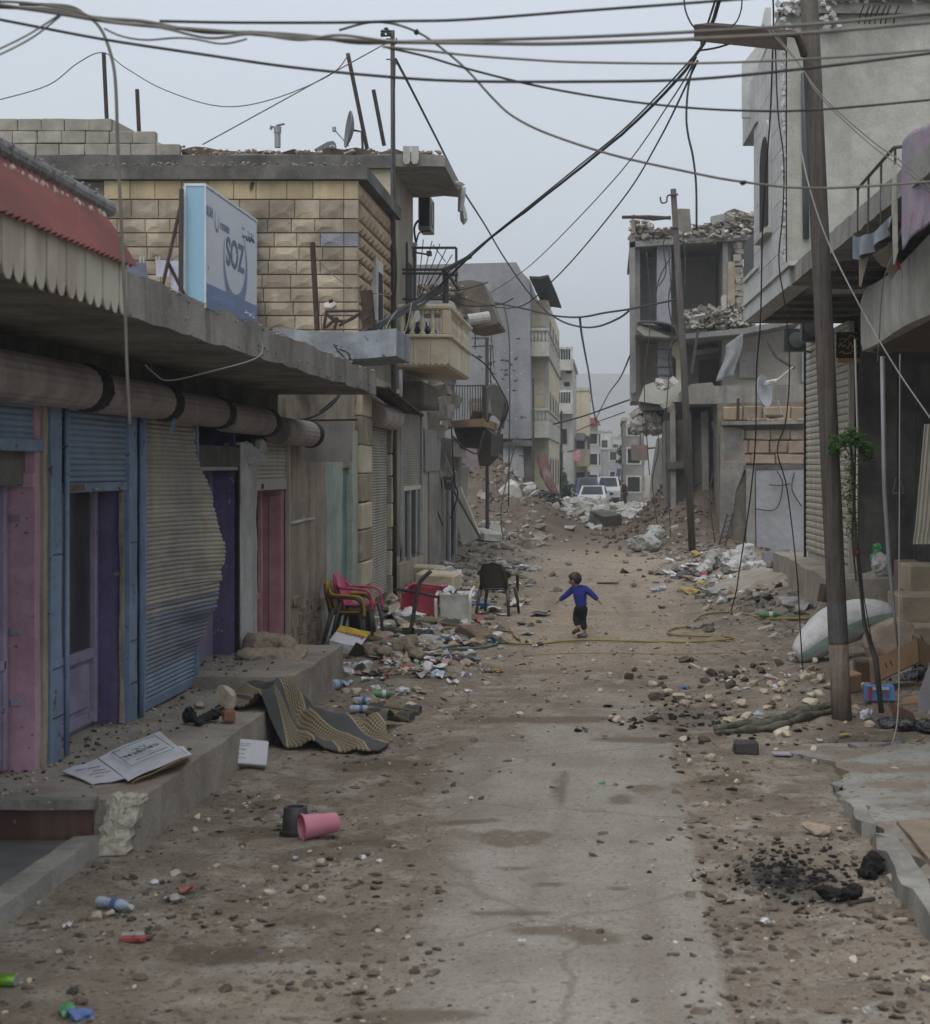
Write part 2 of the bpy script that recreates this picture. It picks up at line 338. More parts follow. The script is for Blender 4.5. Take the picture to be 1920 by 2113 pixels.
def hfun(x, y):
    z = (fbm(x * .5, y * .3, 3, 1) - .47) * .08
    for cx, cy, sx, sy, a in MOUNDS: z = z + a * bump_(x, y, cx, cy, sx, sy) * (.75 + .5 * fbm(x * 1.3, y * .9, 3, 9))
    rm = road_mask(x, y)
    z = z * (1 - .8 * rm) + .012 * rm
    rough = (fbm(x * 7, y * 5, 3, 21) - .45) * .045 * (1 - rm) * (y < 90)
    side = ss(1.0, 2.4, np.abs(x + .4)) * (y > 17) * (y < 80)
    z = z + rough + (fbm(x * 2.6, y * 1.6, 3, 33) - .42) * .14 * side
    z = z + (vnoise(x * 14, y * 11, 3) - .5) * .018 * (1 - rm) * (y < 30)
    z = z * (1 - ss(100, 130, y))
    return z
def gz(x, y):                                     # height of the ground sheet, read off its own vertices
    i = min(max(bisect.bisect_right(XL, x) - 1, 0), nx - 2); j = min(max(bisect.bisect_right(YL, y) - 1, 0), ny - 2)
    a = (x - XL[i]) / (XL[i + 1] - XL[i]); b_ = (y - YL[j]) / (YL[j + 1] - YL[j]); z0, z1 = GZ[j], GZ[j + 1]
    return float((z0[i] * (1 - a) + z0[i + 1] * a) * (1 - b_) + (z1[i] * (1 - a) + z1[i + 1] * a) * b_)
def G(u, v, it=14):                               # where the sight line through a photo pixel meets the ground
    z = 0.0
    for _ in range(it):
        Y = F * (H - z) / (v - V0); x = (u - U0) * Y / F; z = .5 * z + .5 * gz(x, Y)
    return Vector((x, Y, gz(x, Y)))
xs = np.concatenate([[-1500, -700, -300, -120, -60, -30, -18, -12, -9], np.arange(-7.5, 6.5, .055), [7, 8, 10, 13, 20, 35, 70, 150, 350, 800, 1500]])
ys = [-30.0, -12, -4, 0, 3, 5]; y = 6.0
while y < 125: ys.append(y); y += max(.032, y * .0048)
ys += [130, 140, 155, 175, 200, 240, 300, 400, 550, 800, 1100, 1600]; ys = np.array(ys)
GX, GY = np.meshgrid(xs, ys); GZ = hfun(GX, GY)
import bisect
nx, ny = len(xs), len(ys); XL, YL = xs.tolist(), ys.tolist()
vv = np.stack([GX.ravel(), GY.ravel(), GZ.ravel()], 1)
ii = (np.arange(ny - 1)[:, None] * nx + np.arange(nx - 1)[None, :]).ravel()
ff = np.stack([ii, ii + 1, ii + nx + 1, ii + nx], 1)
gm = bpy.data.meshes.new('ground'); gm.vertices.add(len(vv)); gm.vertices.foreach_set('co', vv.ravel())
gm.loops.add(len(ff) * 4); gm.loops.foreach_set('vertex_index', ff.ravel()); gm.polygons.add(len(ff))
gm.polygons.foreach_set('loop_start', np.arange(0, len(ff) * 4, 4)); gm.polygons.foreach_set('loop_total', np.full(len(ff), 4)); gm.update(); gm.validate()
gm.polygons.foreach_set('use_smooth', [True] * len(ff))
rm = road_mask(GX, GY)
er = np.clip(sum(a * bump_(GX, GY, cx, cy, sx * 1.1, sy * 1.1) for cx, cy, sx, sy, a in MOUNDS[:4] + MOUNDS[5:7]) * 1.5 - .15 + .55 * ss(44, 52, GY) * (1 - ss(84, 96, GY)) * (fbm(GX * .8, GY * .4, 3, 99) > .0), 0, 1)
soot = np.clip(bump_(GX, GY, 1.05, 10.2, .3, .55) * 1.3 + bump_(GX, GY, .8, 16.6, .6, .8) * .7 + bump_(GX, GY, 2.2, 15.3, .5, .7) * .7 - .15 + (fbm(GX * 5, GY * 4, 3, 40) - .5) * .6, 0, 1) * (GY < 20)
er0 = 0
tan_ = ss(19, 24, GY) * (1 - ss(1.0, 2.2, np.abs(GX + .25 + (fbm(GX, GY * .3, 3, 50) - .5) * 1.5))) * (1 - ss(42, 60, GY))
at = gm.attributes.new('mask', 'FLOAT_COLOR', 'POINT')
PT = [(-.28, 9.0, .26, .11), (-.52, 9.35, .3, .07), (-.06, 8.85, .14, .1), (.1, 12.55, .1, .22), (-.37, 13.0, .045, .8), (-1.6, 11.2, .3, .12), (-1.0, 11.8, .3, .08), (-.35, 10.0, .12, .05), (-.58, 10.4, .13, .05), (.05, 9.9, .08, .04), (-2.0, 8.6, .3, .2), (-2.4, 11.5, .3, .25), (-.9, 7.6, .35, .12), (-1.9, 14.2, .5, .3), (.3, 15.3, .5, .2), (-.6, 16.5, .9, .25), (.9, 13.4, .25, .3)]
wet = np.clip(sum(np.exp(-(((GX - a_) / sx_) ** 2 + ((GY - b_) / sy_) ** 2) ** 1.5) for a_, b_, sx_, sy_ in PT) * 1.5 + (fbm(GX * 9, GY * 9, 4, 95) - .5) * 1.3 - .45, 0, 1) * (GY < 22)
trk = sum(np.exp(-((GX - a_ - .06 * np.sin(GY * .5)) / .13) ** 2) for a_ in (-1.05, -.36, .3)) * (GY < 45) * np.clip((fbm(GX * 4, GY * .7, 4, 97) - .36) * 4, 0, 1)
at2 = gm.attributes.new('marks', 'FLOAT_COLOR', 'POINT'); at2.data.foreach_set('color', np.stack([np.clip(wet * 2.2, 0, 1).ravel(), np.clip(trk, 0, 1).ravel(), 0 * wet.ravel(), 0 * wet.ravel()], 1).ravel().astype(np.float32))
at.data.foreach_set('color', np.stack([rm.ravel(), er.ravel(), soot.ravel(), tan_.ravel()], 1).ravel().astype(np.float32))
m = bpy.data.materials.new('street dirt'); m.use_nodes = True; n = m.node_tree.nodes; l = m.node_tree.links.new; b = n['Principled BSDF']
geo = n.new('ShaderNodeNewGeometry')
def nz(scale, det=6, st=(1, 1, 1), ro=.6):
    mp_ = n.new('ShaderNodeMapping'); mp_.inputs['Scale'].default_value = st; l(geo.outputs['Position'], mp_.inputs[0])
    t = n.new('ShaderNodeTexNoise'); t.inputs['Scale'].default_value = scale; t.inputs['Detail'].default_value = det; t.inputs['Roughness'].default_value = ro; l(mp_.outputs[0], t.inputs['Vector']); return t.outputs['Fac']
def rg(f, a, b_, c=0, d=1):
    r = n.new('ShaderNodeMapRange'); r.inputs['From Min'].default_value = a; r.inputs['From Max'].default_value = b_; r.inputs['To Min'].default_value = c; r.inputs['To Max'].default_value = d; l(f, r.inputs['Value']); return r.outputs[0]
def mixc(f, a, c):
    x = n.new('ShaderNodeMixRGB'); l(f, x.inputs[0])
    for i, q in ((1, a), (2, c)):
        if isinstance(q, tuple): x.inputs[i].default_value = (*q, 1)
        else: l(q, x.inputs[i])
    return x.outputs[0]
def mul(a, c):
    x = n.new('ShaderNodeMath'); x.operation = 'MULTIPLY'
    for i, q in ((0, a), (1, c)):
        if isinstance(q, (int, float)): x.inputs[i].default_value = q
        else: l(q, x.inputs[i])
    return x.outputs[0]
atn = n.new('ShaderNodeAttribute'); atn.attribute_name = 'mask'; sep = n.new('ShaderNodeSeparateColor'); l(atn.outputs['Color'], sep.inputs[0])
mR, mG, mB, mA = sep.outputs[0], sep.outputs[1], sep.outputs[2], atn.outputs['Alpha']
dirt = mixc(rg(nz(.9), .36, .64), (.27, .228, .178), (.15, .122, .094))
dirt = mixc(rg(nz(2.7, 5), .5, .68), dirt, (.32, .292, .25))
dirt = mixc(mA, dirt, mixc(rg(nz(1.2), .35, .65), (.365, .302, .232), (.28, .228, .173)))
dirt = mixc(mul(rg(nz(9, 4), .57, .63), .75), dirt, (.12, .092, .068))
road = mixc(rg(nz(1.1), .36, .64), (.285, .266, .234), (.205, .188, .16))
road = mixc(mul(rg(nz(4.5, 5), .56, .7), .7), road, (.225, .19, .15))
road = mixc(mul(rg(nz(.75, 4, (1, .8, 1)), .62, .655), .85), road, (.12, .098, .066))          # damp patches
road = mixc(mul(rg(nz(13, 3), .64, .68), .7), road, (.09, .075, .06))
vo = n.new('ShaderNodeTexVoronoi'); vo.feature = 'DISTANCE_TO_EDGE'; vo.inputs['Scale'].default_value = .42; vm = n.new('ShaderNodeMixRGB'); vm.inputs[0].default_value = .22; nn_c = n.new('ShaderNodeTexNoise'); nn_c.inputs['Scale'].default_value = 2.2; nn_c.inputs['Detail'].default_value = 6; l(geo.outputs['Position'], nn_c.inputs['Vector']); l(geo.outputs['Position'], vm.inputs[1]); l(nn_c.outputs['Color'], vm.inputs[2]); l(vm.outputs[0], vo.inputs['Vector'])
road = mixc(mul(rg(vo.outputs['Distance'], .009, .003), .4), road, (.1, .085, .068))
road = mixc(mul(rg(nz(22, 5), .5, .62), .4), road, (.2, .18, .15))
at2n = n.new('ShaderNodeAttribute'); at2n.attribute_name = 'marks'; sp2 = n.new('ShaderNodeSeparateColor'); l(at2n.outputs['Color'], sp2.inputs[0])
base = mixc(mR, dirt, road); base = mixc(mul(sp2.outputs[1], .5), base, (.17, .14, .108)); base = mixc(mul(sp2.outputs[0], .8), base, (.11, .088, .06))
base = mixc(mul(mG, .92), base, mixc(rg(nz(1.6), .35, .65), (.13, .1, .076), (.082, .063, .048)))
base = mixc(rg(nz(34, 2), .69, .71), base, (.45, .42, .37))
base = mixc(mul(rg(nz(24, 3), .6, .64), rg(mR, 0, 1, .85, .5)), base, (.085, .07, .056)); base = mixc(mul(rg(nz(58, 3), .57, .64), .6), base, (.1, .083, .066))
base = mixc(mul(mB, .93), base, (.022, .02, .019))
l(base, b.inputs['Base Color']); b.inputs['Specular IOR Level'].default_value = .2
l(rg(mR, 0, 1, .95, .8), b.inputs['Roughness'])
bp = n.new('ShaderNodeBump'); bp.inputs['Distance'].default_value = .05; l(rg(mR, 0, 1, .75, .22), bp.inputs['Strength']); l(nz(16, 9, ro=.7), bp.inputs['Height']); l(bp.outputs[0], b.inputs['Normal'])
gm.materials.append(m); go = bpy.data.objects.new('ground', gm); col.objects.link(go); tag(go, kind='structure')
# far hills behind the street
mb = MB(); rows = []
hx = np.linspace(-700, 760, 90); hy = np.linspace(430, 820, 16)
HX, HY = np.meshgrid(hx, hy); t_ = (HY - 430) / 390
HZ = np.sin(np.clip(t_, 0, 1) * math.pi * .62) * (27 + 16 * fbm(HX / 170 + 3, HY / 200, 4, 60) * 1.6) + 3 * fbm(HX / 30, HY / 30, 3, 61) - 4
mb.v = (np.stack([HX.ravel(), HY.ravel(), HZ.ravel()], 1) * 2.4).tolist()
mb.f = [(j * 90 + i, j * 90 + i + 1, (j + 1) * 90 + i + 1, (j + 1) * 90 + i) for j in range(15) for i in range(89)]
mb.build('hills', M('hill scrub', (.2, .19, .15), (.13, .13, .1), .02, bump=0), smooth=True, kind='structure')
# ---------------------------------------------------------------- pavements and kerbs
pav = M('cement pavement', (.35, .315, .265), (.25, .22, .185), 1.6, bump=.5, bscale=30, speck=((.14, .12, .1), 24, .64), blotch=((.22, .17, .13), 1.1, .56, .6))
step_tile = M('brown step tile', (.11, .055, .04), (.075, .04, .032), 3, rough=.5, bump=.1, speck=((.25, .2, .17), 16, .66), streak=((.2, .15, .12), 3, .5))
def slab_top(x0, x1, y0, y1, z, wob, edge_side):
    mb = MB(); nu, nv = 10, max(4, int((y1 - y0) / .22))
    def fn(a, c):
        x = x0 + (x1 - x0) * a; yy = y0 + (y1 - y0) * c
        e = (fbm(np.array([yy * 2.2]), np.array([x0]), 3, 70)[0] - .5) * wob
        if edge_side == 'r' and a > .999: x += e
        return (x, yy, z + (fbm(np.array([x * 3]), np.array([yy * 3]), 3, 71)[0] - .5) * .03)
    mb.grid(fn, nu, nv, thick=(0, 0, -z - .05)); return mb
slab_top(-4.4, -3.05, 10.95, 16.45, .33, .07, 'r').build('pavement', pav, kind='structure', smooth=35)
slab_top(-4.4, -3.06, 16.45, 19.4, .45, .09, 'r').build('pavement', pav, kind='structure', smooth=35)
mb = slab_top(-9, -4.4, 10.95, 12, .325, 0, ''); mb.build('pavement', pav, kind='structure')
st = thing('doorstep', 'brown tiled step below the cement pavement at the near left', 'step', (-4.5, 10.9, 0))
MB().rbox((-9, 10.84, .285), (-3.33, 10.96, .345), 14, .006).build('step_edge', concrete, st)
for i in range(9): MB().cbox((-3.66 - .62 * i, 10.925, .17), (.608, .03, .225), .004).build('tile', step_tile, st)
mb = MB(); mb.grid(lambda a, c: (-3.3 + .05 * c - (.09 * (1 - c / .3) if c < .3 else 0) + (.19 + .13 * abs(c - .45) + .12 * (fbm(np.array([c * 5.]), np.array([3.]), 3, 84)[0] - .4)) * a + .05 * (fbm(np.array([c * 9.]), np.array([a]), 3, 87)[0] - .5), 10.815 + .06 * c - .03 * math.sin(math.pi * a) + .04 * (fbm(np.array([a * 7.]), np.array([c * 9.]), 4, 85)[0] - .5), .365 * c + .05 * (fbm(np.array([a * 6.]), np.array([2.]), 3, 88)[0] - .5) * c), 22, 24, thick=(.0, .14, 0))
mb.build('plaster_patch', M('white cement', (.52, .485, .41), (.40, .37, .305), 4, bump=.6, speck=((.28, .24, .19), 16, .63)), label='lump of white cement smeared over the near corner of the pavement', cat='plaster lump')
MB().grid(lambda a, c: (-9 + 5.55 * a, 6.0 + 4.86 * c, .085), 8, 8, thick=(0, 0, -.2)).build('pavement', M('grey terrazzo', (.15, .15, .145), (.1, .1, .098), 2.2, rough=.5, bump=.1, streak=((.25, .24, .22), 2, .5)), kind='structure')
MB().rbox((-3.45, 5.5, -.05), (-3.28, 10.82, .125), 22, .008).build('kerb', concrete, kind='structure', smooth=30)
# right: cement apron with a broken kerb
mb = MB(); mb.grid(lambda a, c: (1.7 + 3.2 * a + .75 * (1 - a) * (fbm(np.array([c * 13.]), np.array([1.0]), 4, 80)[0] - .35), 9.0 + 6.0 * c, .03 + .05 * a + (.06 if c < .36 else 0) * (1 - a) + .05 * (fbm(np.array([a * 5.]), np.array([c * 11.]), 4, 81)[0] - .55)), 26, 44, thick=(0, 0, -.2))
mb.build('pavement', M('grey cement apron', (.285, .28, .255), (.21, .2, .18), 1.4, bump=.4, speck=((.1, .09, .08), 17, .61), blotch=((.2, .165, .13), 1.4, .5, .85)), kind='structure', smooth=30)
mb = MB(); mb.rbox((1.7, 8.0, -.05), (1.86, 10.7, .13), 12, .022); mb.rbox((1.72, 11.3, -.05), (1.82, 12.1, .1), 5, .02); mb.build('kerb', concrete, kind='structure', smooth=30)
MB().rbox((1.95, 9.9, .1), (2.6, 11.3, .125), 6, .008).build('floor_tile', M('orange brown tile', (.26, .2, .145), (.2, .155, .115), 3, bump=.3, blotch=((.2, .17, .13), 5, .5, .8)), label='worn brown tile panel set in the cement apron at the right', cat='tile')
# right: raised platform in front of the shutters with a sloped cement ramp
mb = MB(); mb.rbox((3.35, 25.6, 0), (9, 34, .8), 10, .03); mb.build('platform', pav, kind='structure', smooth=30)
mb = MB(); mb.grid(lambda a, c: (2.0 + 1.4 * a + .2 * (1 - a) * math.sin(c * 9), 29.3 + 9 * c, .0 + (.55 * a + .12 * (fbm(np.array([a * 3.]), np.array([c * 9.]), 3, 77)[0] - .4)) * (1 - .5 * c) * min(1, c * 4)), 10, 26, thick=(0, 0, -.6)); mb.build('ramp', pav, kind='structure', smooth=35)
# haze: one closed box of air round the whole place
hz = MB().b2((-2400, -60, -14), (2400, 2150, 125)).build('haze', flat('tmp', (1, 1, 1)), kind='stuff')
hm = bpy.data.materials.new('haze air'); hm.use_nodes = True; hn = hm.node_tree; hn.nodes.clear()
pv = hn.nodes.new('ShaderNodeVolumePrincipled'); pv.inputs['Color'].default_value = (.95, .97, 1, 1); pv.inputs['Density'].default_value = .001; pv.inputs['Anisotropy'].default_value = 0.2
oo = hn.nodes.new('ShaderNodeOutputMaterial'); hn.links.new(pv.outputs[0], oo.inputs['Volume']); hz.data.materials.clear(); hz.data.materials.append(hm)
# ---------------------------------------------------------------- LEFT: the shop row under the canopy
def slat_mesh(prof_h, depth, mat, ln=1.0):       # one roller-shutter slat, 1 m long along Y, bulging to +X, 1 m high in Z
    mb = MB(); pr = [(0, 0), (depth * .8, .16), (depth, .45), (depth * .75, .75), (.05 * depth, .93), (0, 1.0)]
    vs_ = []
    for yy in (-.5, .5):
        for x, z in pr: vs_.append((x, yy * ln, z))
    k = len(pr); mb.add(vs_, [(i, i + 1, k + i + 1, k + i) for i in range(k - 1)]); return mesh_only(mb, 'slat', mat)
SL_BLUE = slat_mesh(1, .014, blue_dark); SL_PALE = slat_mesh(1, .018, slat_pale); SL_GREY = slat_mesh(1, .012, slat_grey)
LX = -4.1
def LY(u, X=LX): return X * F / (u - U0)
shop = thing('shop_building', 'low shop row with blue rolling shutters, pink and purple doorways and a concrete canopy', 'building', (-4.5, 13, 0))
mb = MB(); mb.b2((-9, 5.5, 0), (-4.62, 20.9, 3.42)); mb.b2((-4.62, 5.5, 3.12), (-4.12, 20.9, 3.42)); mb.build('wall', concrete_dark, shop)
sl = MB().rbox((-9, 5.4, 3.42), (-2.9, 20.95, 3.69), 60, .014).build('canopy_slab', canopy_c, shop, smooth=30)
mb = MB()                                         # crust of old render along the canopy edge
for i in range(170):
    yy = R.uniform(9.8, 20.8); mb.rock((-2.9 + R.uniform(-.02, .01), yy, R.choice([3.44, 3.66, 3.68, 3.5]) + R.uniform(-.02, .02)), R.uniform(.008, .026), (.5, 1.8, .7))
mb.build('crust', canopy_c, shop, kind='stuff')
def pier(y0, y1, mat, name='pillar', x0=-4.64, x1=LX, z0=.3, z1=3.12, jit=.006): return MB().rbox((x0, y0, z0), (x1, y1, z1), 9, jit).build(name, mat, shop, smooth=30)
def rail(y, mat, z1=3.0, w_=.05, z0=.33): return MB().cbox((LX + .03, y, (z0 + z1) / 2), (.06, w_, z1 - z0), .006).build('shutter_rail', mat, shop)
# bay 1: pink jamb, hinge plates, lilac glazed door
pier(11.98, 12.1, pink, 'pink_jamb', x1=-4.1); pier(12.1, 12.18, plaster, 'pillar', x1=-4.075, z0=.33)
MB().cbox((-4.35, 11.1, 2.52), (.36, 1.84, .3), .01).build('lintel', concrete_dark, shop)
MB().cbox((-4.2, 11.965, 2.41), (.2, .03, .1), .004).build('lintel', pink, shop)
for z in (1.33, 2.14, .82): MB().cbox((-4.232, 11.972, z), (.075, .016, .052), .004).build('hinge', lilac, shop)
d = MB().b2((-4.36, 10.9, .34), (-4.32, 11.94, 2.4)).build('door', lilac, shop)
for a, b_ in (((-4.318, 10.98, 1.12), (-4.31, 11.8, 2.32)),): MB().b2(a, b_).build('pane', glass, d)
MB().cbox((-4.3, 11.9, 1.4), (.05, .07, 2.1), .006).build('frame', lilac, d); MB().cbox((-4.3, 11.4, 1.1), (.05, 1.0, .07), .006).build('frame', lilac, d)
MB().cbox((-4.305, 11.5, .7), (.03, .7, .6), .01).build('panel', lilac, d)
bl0 = MB(); bl0.cbox((LX + .02, 11.3, 2.66), (.05, 1.5, .09), .006); bl0.build('shutter_bar', blue, shop)
for i in range(9): piece('slat', SL_BLUE, bl0 and shop, (LX - .02, 11.3, 2.70 + i * .045), (1, 1.56, .045))
# blue posts either side of the blue shutter
def bluepost(y0, y1):
    t = MB(); t.rbox((LX - .1, y0, .3), (LX + .035, y0 + (y1 - y0) * .62, 3.02), 10, .004); o = t.build('post', blue, shop, smooth=30)
    MB().tube([(LX + .045, y0 + (y1 - y0) * .82, .34 + z) for z in (0, .9, 1.8, 2.64)], .022, 8).build('rail', blue, o, smooth=True)
    for z in (1.02, 1.86, .66): MB().cbox((LX + .01, y0 + (y1 - y0) * .4, z), (.07, (y1 - y0) * .55, .008), .002).build('seam', iron, o)
bluepost(12.22, 12.62); bluepost(14.22, 14.62)
# bay 2: half-raised blue shutter over a purple doorway
sh = MB().cbox((LX + .005, 13.42, 2.345), (.035, 1.58, .075), .006).build('shutter', blue, shop, label='faded blue half raised shutter')
for i in range(14): piece('slat', SL_BLUE, sh, (LX - .005, 13.42, 2.385 + i * .046), (1, 1.6, .046), (0, R.uniform(-.012, .012), R.uniform(-.006, .006)))
MB().cbox((LX + .026, 12.85, 2.345), (.012, .36, .05), .003).build('number_plate', M('brown enamel plate', (.13, .09, .05), (.2, .16, .1), 20), sh)
for y in (13.3, 14.0): MB().cbox((LX + .035, y, 2.33), (.02, .1, .02), .004).build('latch', galv, sh)
MB().b2((-4.62, 14.18, .3), (-4.11, 14.24, 3.1)).build('purple_jamb', purple, shop)
MB().rbox((-4.13, 14.155, .34), (-4.10, 14.2, 2.3), 10, .008).build('door_edge', plaster, shop)
d = MB().b2((-4.38, 12.62, .34), (-4.345, 14.17, 2.38)).build('door', lilac, shop, label='lilac door with a tall dark pane')
MB().b2((-4.343, 12.86, .98), (-4.335, 14.02, 2.3)).build('pane', glass, d)
for y in (12.82, 14.1): MB().cbox((-4.325, y, 1.36), (.045, .075, 2.0), .006).build('stile', lilac, d)
for z in (.95, .42): MB().cbox((-4.325, 13.46, z), (.04, 1.2, .09), .006).build('rail', lilac, d)
MB().cbox((-4.332, 13.46, .69), (.02, .98, .36), .012).build('panel', lilac, d)
MB().cbox((-4.315, 12.95, 1.55), (.03, .045, .2), .008).build('handle', iron, d)
MB().b2((-4.6, 12.55, .3), (-4.2, 12.64, 3.0)).build('door_leaf', M('olive metal leaf', (.12, .11, .09)), shop)
# bay 3: buckled beige shutter, its free edge pushed out into the street
bv = [(860, 396), (905, 398), (967, 409), (987, 423), (1030, 439), (1063, 447), (1137, 463), (1155, 462), (1172, 453), (1191, 460), (1243, 447), (1257, 446), (1276, 424), (1315, 419), (1338, 398), (1425, 397)]
def bulge(z):
    v = V0 + (H - z) * F / 16.5
    for (a, ua), (b_, ub) in zip(bv, bv[1:]):
        if v <= b_:
            t = max(0, (v - a) / (b_ - a)); u = ua + (ub - ua) * t; break
    else: u = bv[-1][1]
    return max(0, (u - 396) * 16.5 / F)
sh = MB().cbox((LX + .01, 15.55, .40), (.04, 1.84, .1), .008).build('shutter', blue_dark, shop, label='beige shutter buckled outwards along its far edge')
NS = 63; z0 = .45; pz = (3.02 - z0) / NS; y0, y1 = 14.64, 16.5
for i in range(NS):
    mb = MB(); NY = 16; vs_ = []; jg = R.uniform(-.007, .007); prof = [(0, 0), (.012, .2), (.016, .5), (.011, .8), (0, 1.0)]
    for k in range(NY + 1):
        t = k / NY; y = y0 + (y1 - y0) * t
        for px, pz_ in prof:
            zz = z0 + (i + pz_) * pz; bb = bulge(zz) * (max(0, (t - .1) / .9)) ** 1.7
            wob = .012 * math.sin(zz * 9 + t * 5) * t + .006 * math.sin(t * 14 + i)
            vs_.append((LX + .005 + px + bb + wob * (bb > .03) + (jg if k == NY else 0), y - .12 * bb * t, zz - .06 * bb * t * (1 if zz > 1.4 else -1)))
    q = len(prof); mb.add(vs_, [(k * q + j, k * q + j + 1, (k + 1) * q + j + 1, (k + 1) * q + j) for k in range(NY) for j in range(q - 1)])
    mb.build('slat', blue_dark if (i < 5 or i > NS - 2) else slat_mid if i < 17 + 3 * (i % 2) else slat_beige, sh, smooth=True)
rail(14.63, blue); rail(16.53, blue)
# bay 4: purple doorway with a dead shutter box
MB().b2((-4.62, 18.42, .3), (-4.11, 18.5, 3.1)).build('purple_jamb', purple, shop)
MB().cbox((-4.09, 18.47, 1.55), (.05, .07, 2.4), .006).build('shutter_rail', black, shop)
d = MB().b2((-4.38, 16.6, .43), (-4.345, 18.42, 2.5)).build('door', lilac, shop, label='lilac door behind the buckled shutter')
MB().b2((-4.343, 16.7, 1.3), (-4.337, 18.2, 2.4)).build('pane', M('brown board', (.14, .1, .085)), d)
MB().cbox((-4.2, 17.5, 2.62), (.3, 1.85, .22), .01).build('lintel', concrete_dark, shop); MB().cbox((-4.085, 17.5, 2.50), (.03, 1.85, .06), .006).build('shutter_bar', galv, shop)
# white pillar, then the pink doorway with a short beige shutter
pier(18.52, 19.36, plaster_white, 'white_pillar', x1=-4.06, z0=.2, z1=2.78, jit=.014)
mb = MB(); mb.rock((-4.04, 18.85, 2.66), .2, (.6, 1.2, .75), 2); mb.rock((-4.02, 19.2, 2.7), .16, (.6, 1, .9), 2); mb.build('plaster_lump', plaster_white, shop)
sh = MB().cbox((LX + .01, 20.33, 2.30), (.03, 1.9, .14), .006).build('shutter', slat_pale, shop, label='pale short shutter over the pink door')
for i in range(9): piece('slat', SL_PALE, sh, (LX, 20.33, 2.37 + i * .05), (1, 1.9, .05))
MB().cbox((LX + .028, 19.75, 2.28), (.012, .1, .06), .003).build('number_plate', rust, sh)
MB().b2((-4.62, 21.16, .1), (-4.11, 21.24, 3.1)).build('pink_jamb', pink2, shop)
MB().cbox((-4.2, 21.146, 1.2), (.16, .02, 1.9), .01).build('panel', pink2, shop)
d = MB().b2((-4.42, 19.4, .1), (-4.385, 21.16, 2.3)).build('door', pink2, shop, label='salmon pink door with a narrow dark pane')
MB().b2((-4.383, 19.5, .95), (-4.376, 20.95, 2.22)).build('pane', glass, d)
MB().cbox((-4.36, 21.0, 1.2), (.05, .09, 2.1), .006).build('stile', pink2, d); MB().cbox((-4.365, 20.3, .9), (.04, 1.4, .08), .006).build('rail', pink2, d)
rail(21.28, slat_pale, 2.9, .04, .1)
# roller drums with scorched open ends
for u0, u1, zc, rr in ((-120, 168, 3.10, .165), (196, 330, 3.075, .15), (346, 446, 3.05, .145), (462, 545, 3.02, .15), (572, 636, 2.94, .165)):
    xa = -3.93; ya, yb = LY(u0, xa), LY(u1, xa); mb = MB(); n = 40; vs_ = []
    for yy in (ya, yb):
        for j in range(n):
            a = 2 * math.pi * j / n; rad = rr * (1 + .03 * (j % 2)); vs_.append((xa + rad * math.cos(a), yy + R.uniform(-.012, .012), zc + rad * math.sin(a)))
    mb.add(vs_, [(j, (j + 1) % n, n + (j + 1) % n, n + j) for j in range(n)] + [tuple(range(n))[::-1]])
    o = mb.build('roller_drum', drum_m, shop)
    e = MB(); e.lathe([(rr * .97, 0), (rr * 1.04, .0), (rr * 1.1, .12), (rr * 1.06, .27), (rr * .7, .28), (rr * .68, .02)], (xa, yb - .02, zc), 24, (-math.pi / 2, 0, 0), cap=False)
    for j in range(60):
        a = R.uniform(0, 6.28); e.rock((xa + rr * 1.02 * math.cos(a), yb + R.uniform(0, .27), zc + rr * 1.02 * math.sin(a)), .016, (1, 1, 1))
    e.build('brush_ring', black, o)
    MB().lathe([(.03, 0), (.03, .5)], (xa, yb - .1, zc), 8, (-math.pi / 2, 0, 0)).build('axle', iron, o)
mb = MB(); mb.box((-3.78, 14.55, 2.86), (.03, .07, .12), (.4, .3, .2)); mb.build('tape_scrap', flat('blue tape', (.2, .33, .5)), shop)
# ---------------------------------------------------------------- red awning at the near end of the canopy
aw = thing('awning', 'red corrugated steel awning with a scalloped off white skirt', 'awning', (-2.9, 8.6, 3.4))
mb = MB(); vs_ = []; nn = 120; ya, yb = 4.6, 10.02
for i in range(nn + 1):
    yy = ya + (yb - ya) * i / nn; c = .016 * math.cos(i * math.pi)
    for x, z in ((-3.06, 4.06), (-2.96, 3.92), (-2.865, 3.76), (-2.83, 3.70)): vs_.append((x + c, yy, z + c * .5))
mb.add(vs_, [(i * 4 + j, i * 4 + j + 1, i * 4 + 5 + j, i * 4 + 4 + j) for i in range(nn) for j in range(3)]); mb.build('roof_sheet', red_roof, aw)
mb = MB(); nb = 34; wv = (yb - ya) / nb
for i in range(nb):
    y_ = ya + i * wv; pts = [(-2.885, y_ + .004, 3.71), (-2.885, y_ + .004, 3.53)]
    for k in range(9):
        a = math.pi * k / 8; pts.append((-2.885, y_ + wv / 2 - (wv / 2 - .004) * math.cos(a), 3.53 - .125 * math.sin(a) ** .8))
    pts += [(-2.885, y_ + wv - .004, 3.71)]
    q = MB(); q.prism(pts, (.006 + .004 * (i % 2), 0, 0)); q.build('valance_panel', valance_m, aw)
mb = MB(); mb.tube(smooth_path([(-3.08, 4.5, 4.14), (-3.07, 7, 4.13), (-3.075, 9, 4.11), (-3.07, 10.3, 4.09)], 6), .052, 12)
for i in range(500):
    a = R.uniform(0, 6.28); mb.rock((-3.075 + .052 * math.cos(a), R.uniform(4.6, 10.25), 4.115 + .052 * math.sin(a)), .011, (1, 1, 1))
mb.build('lagged_pipe', M('cement lagging', (.26, .255, .25), (.17, .165, .16), 9, bump=.6), aw)
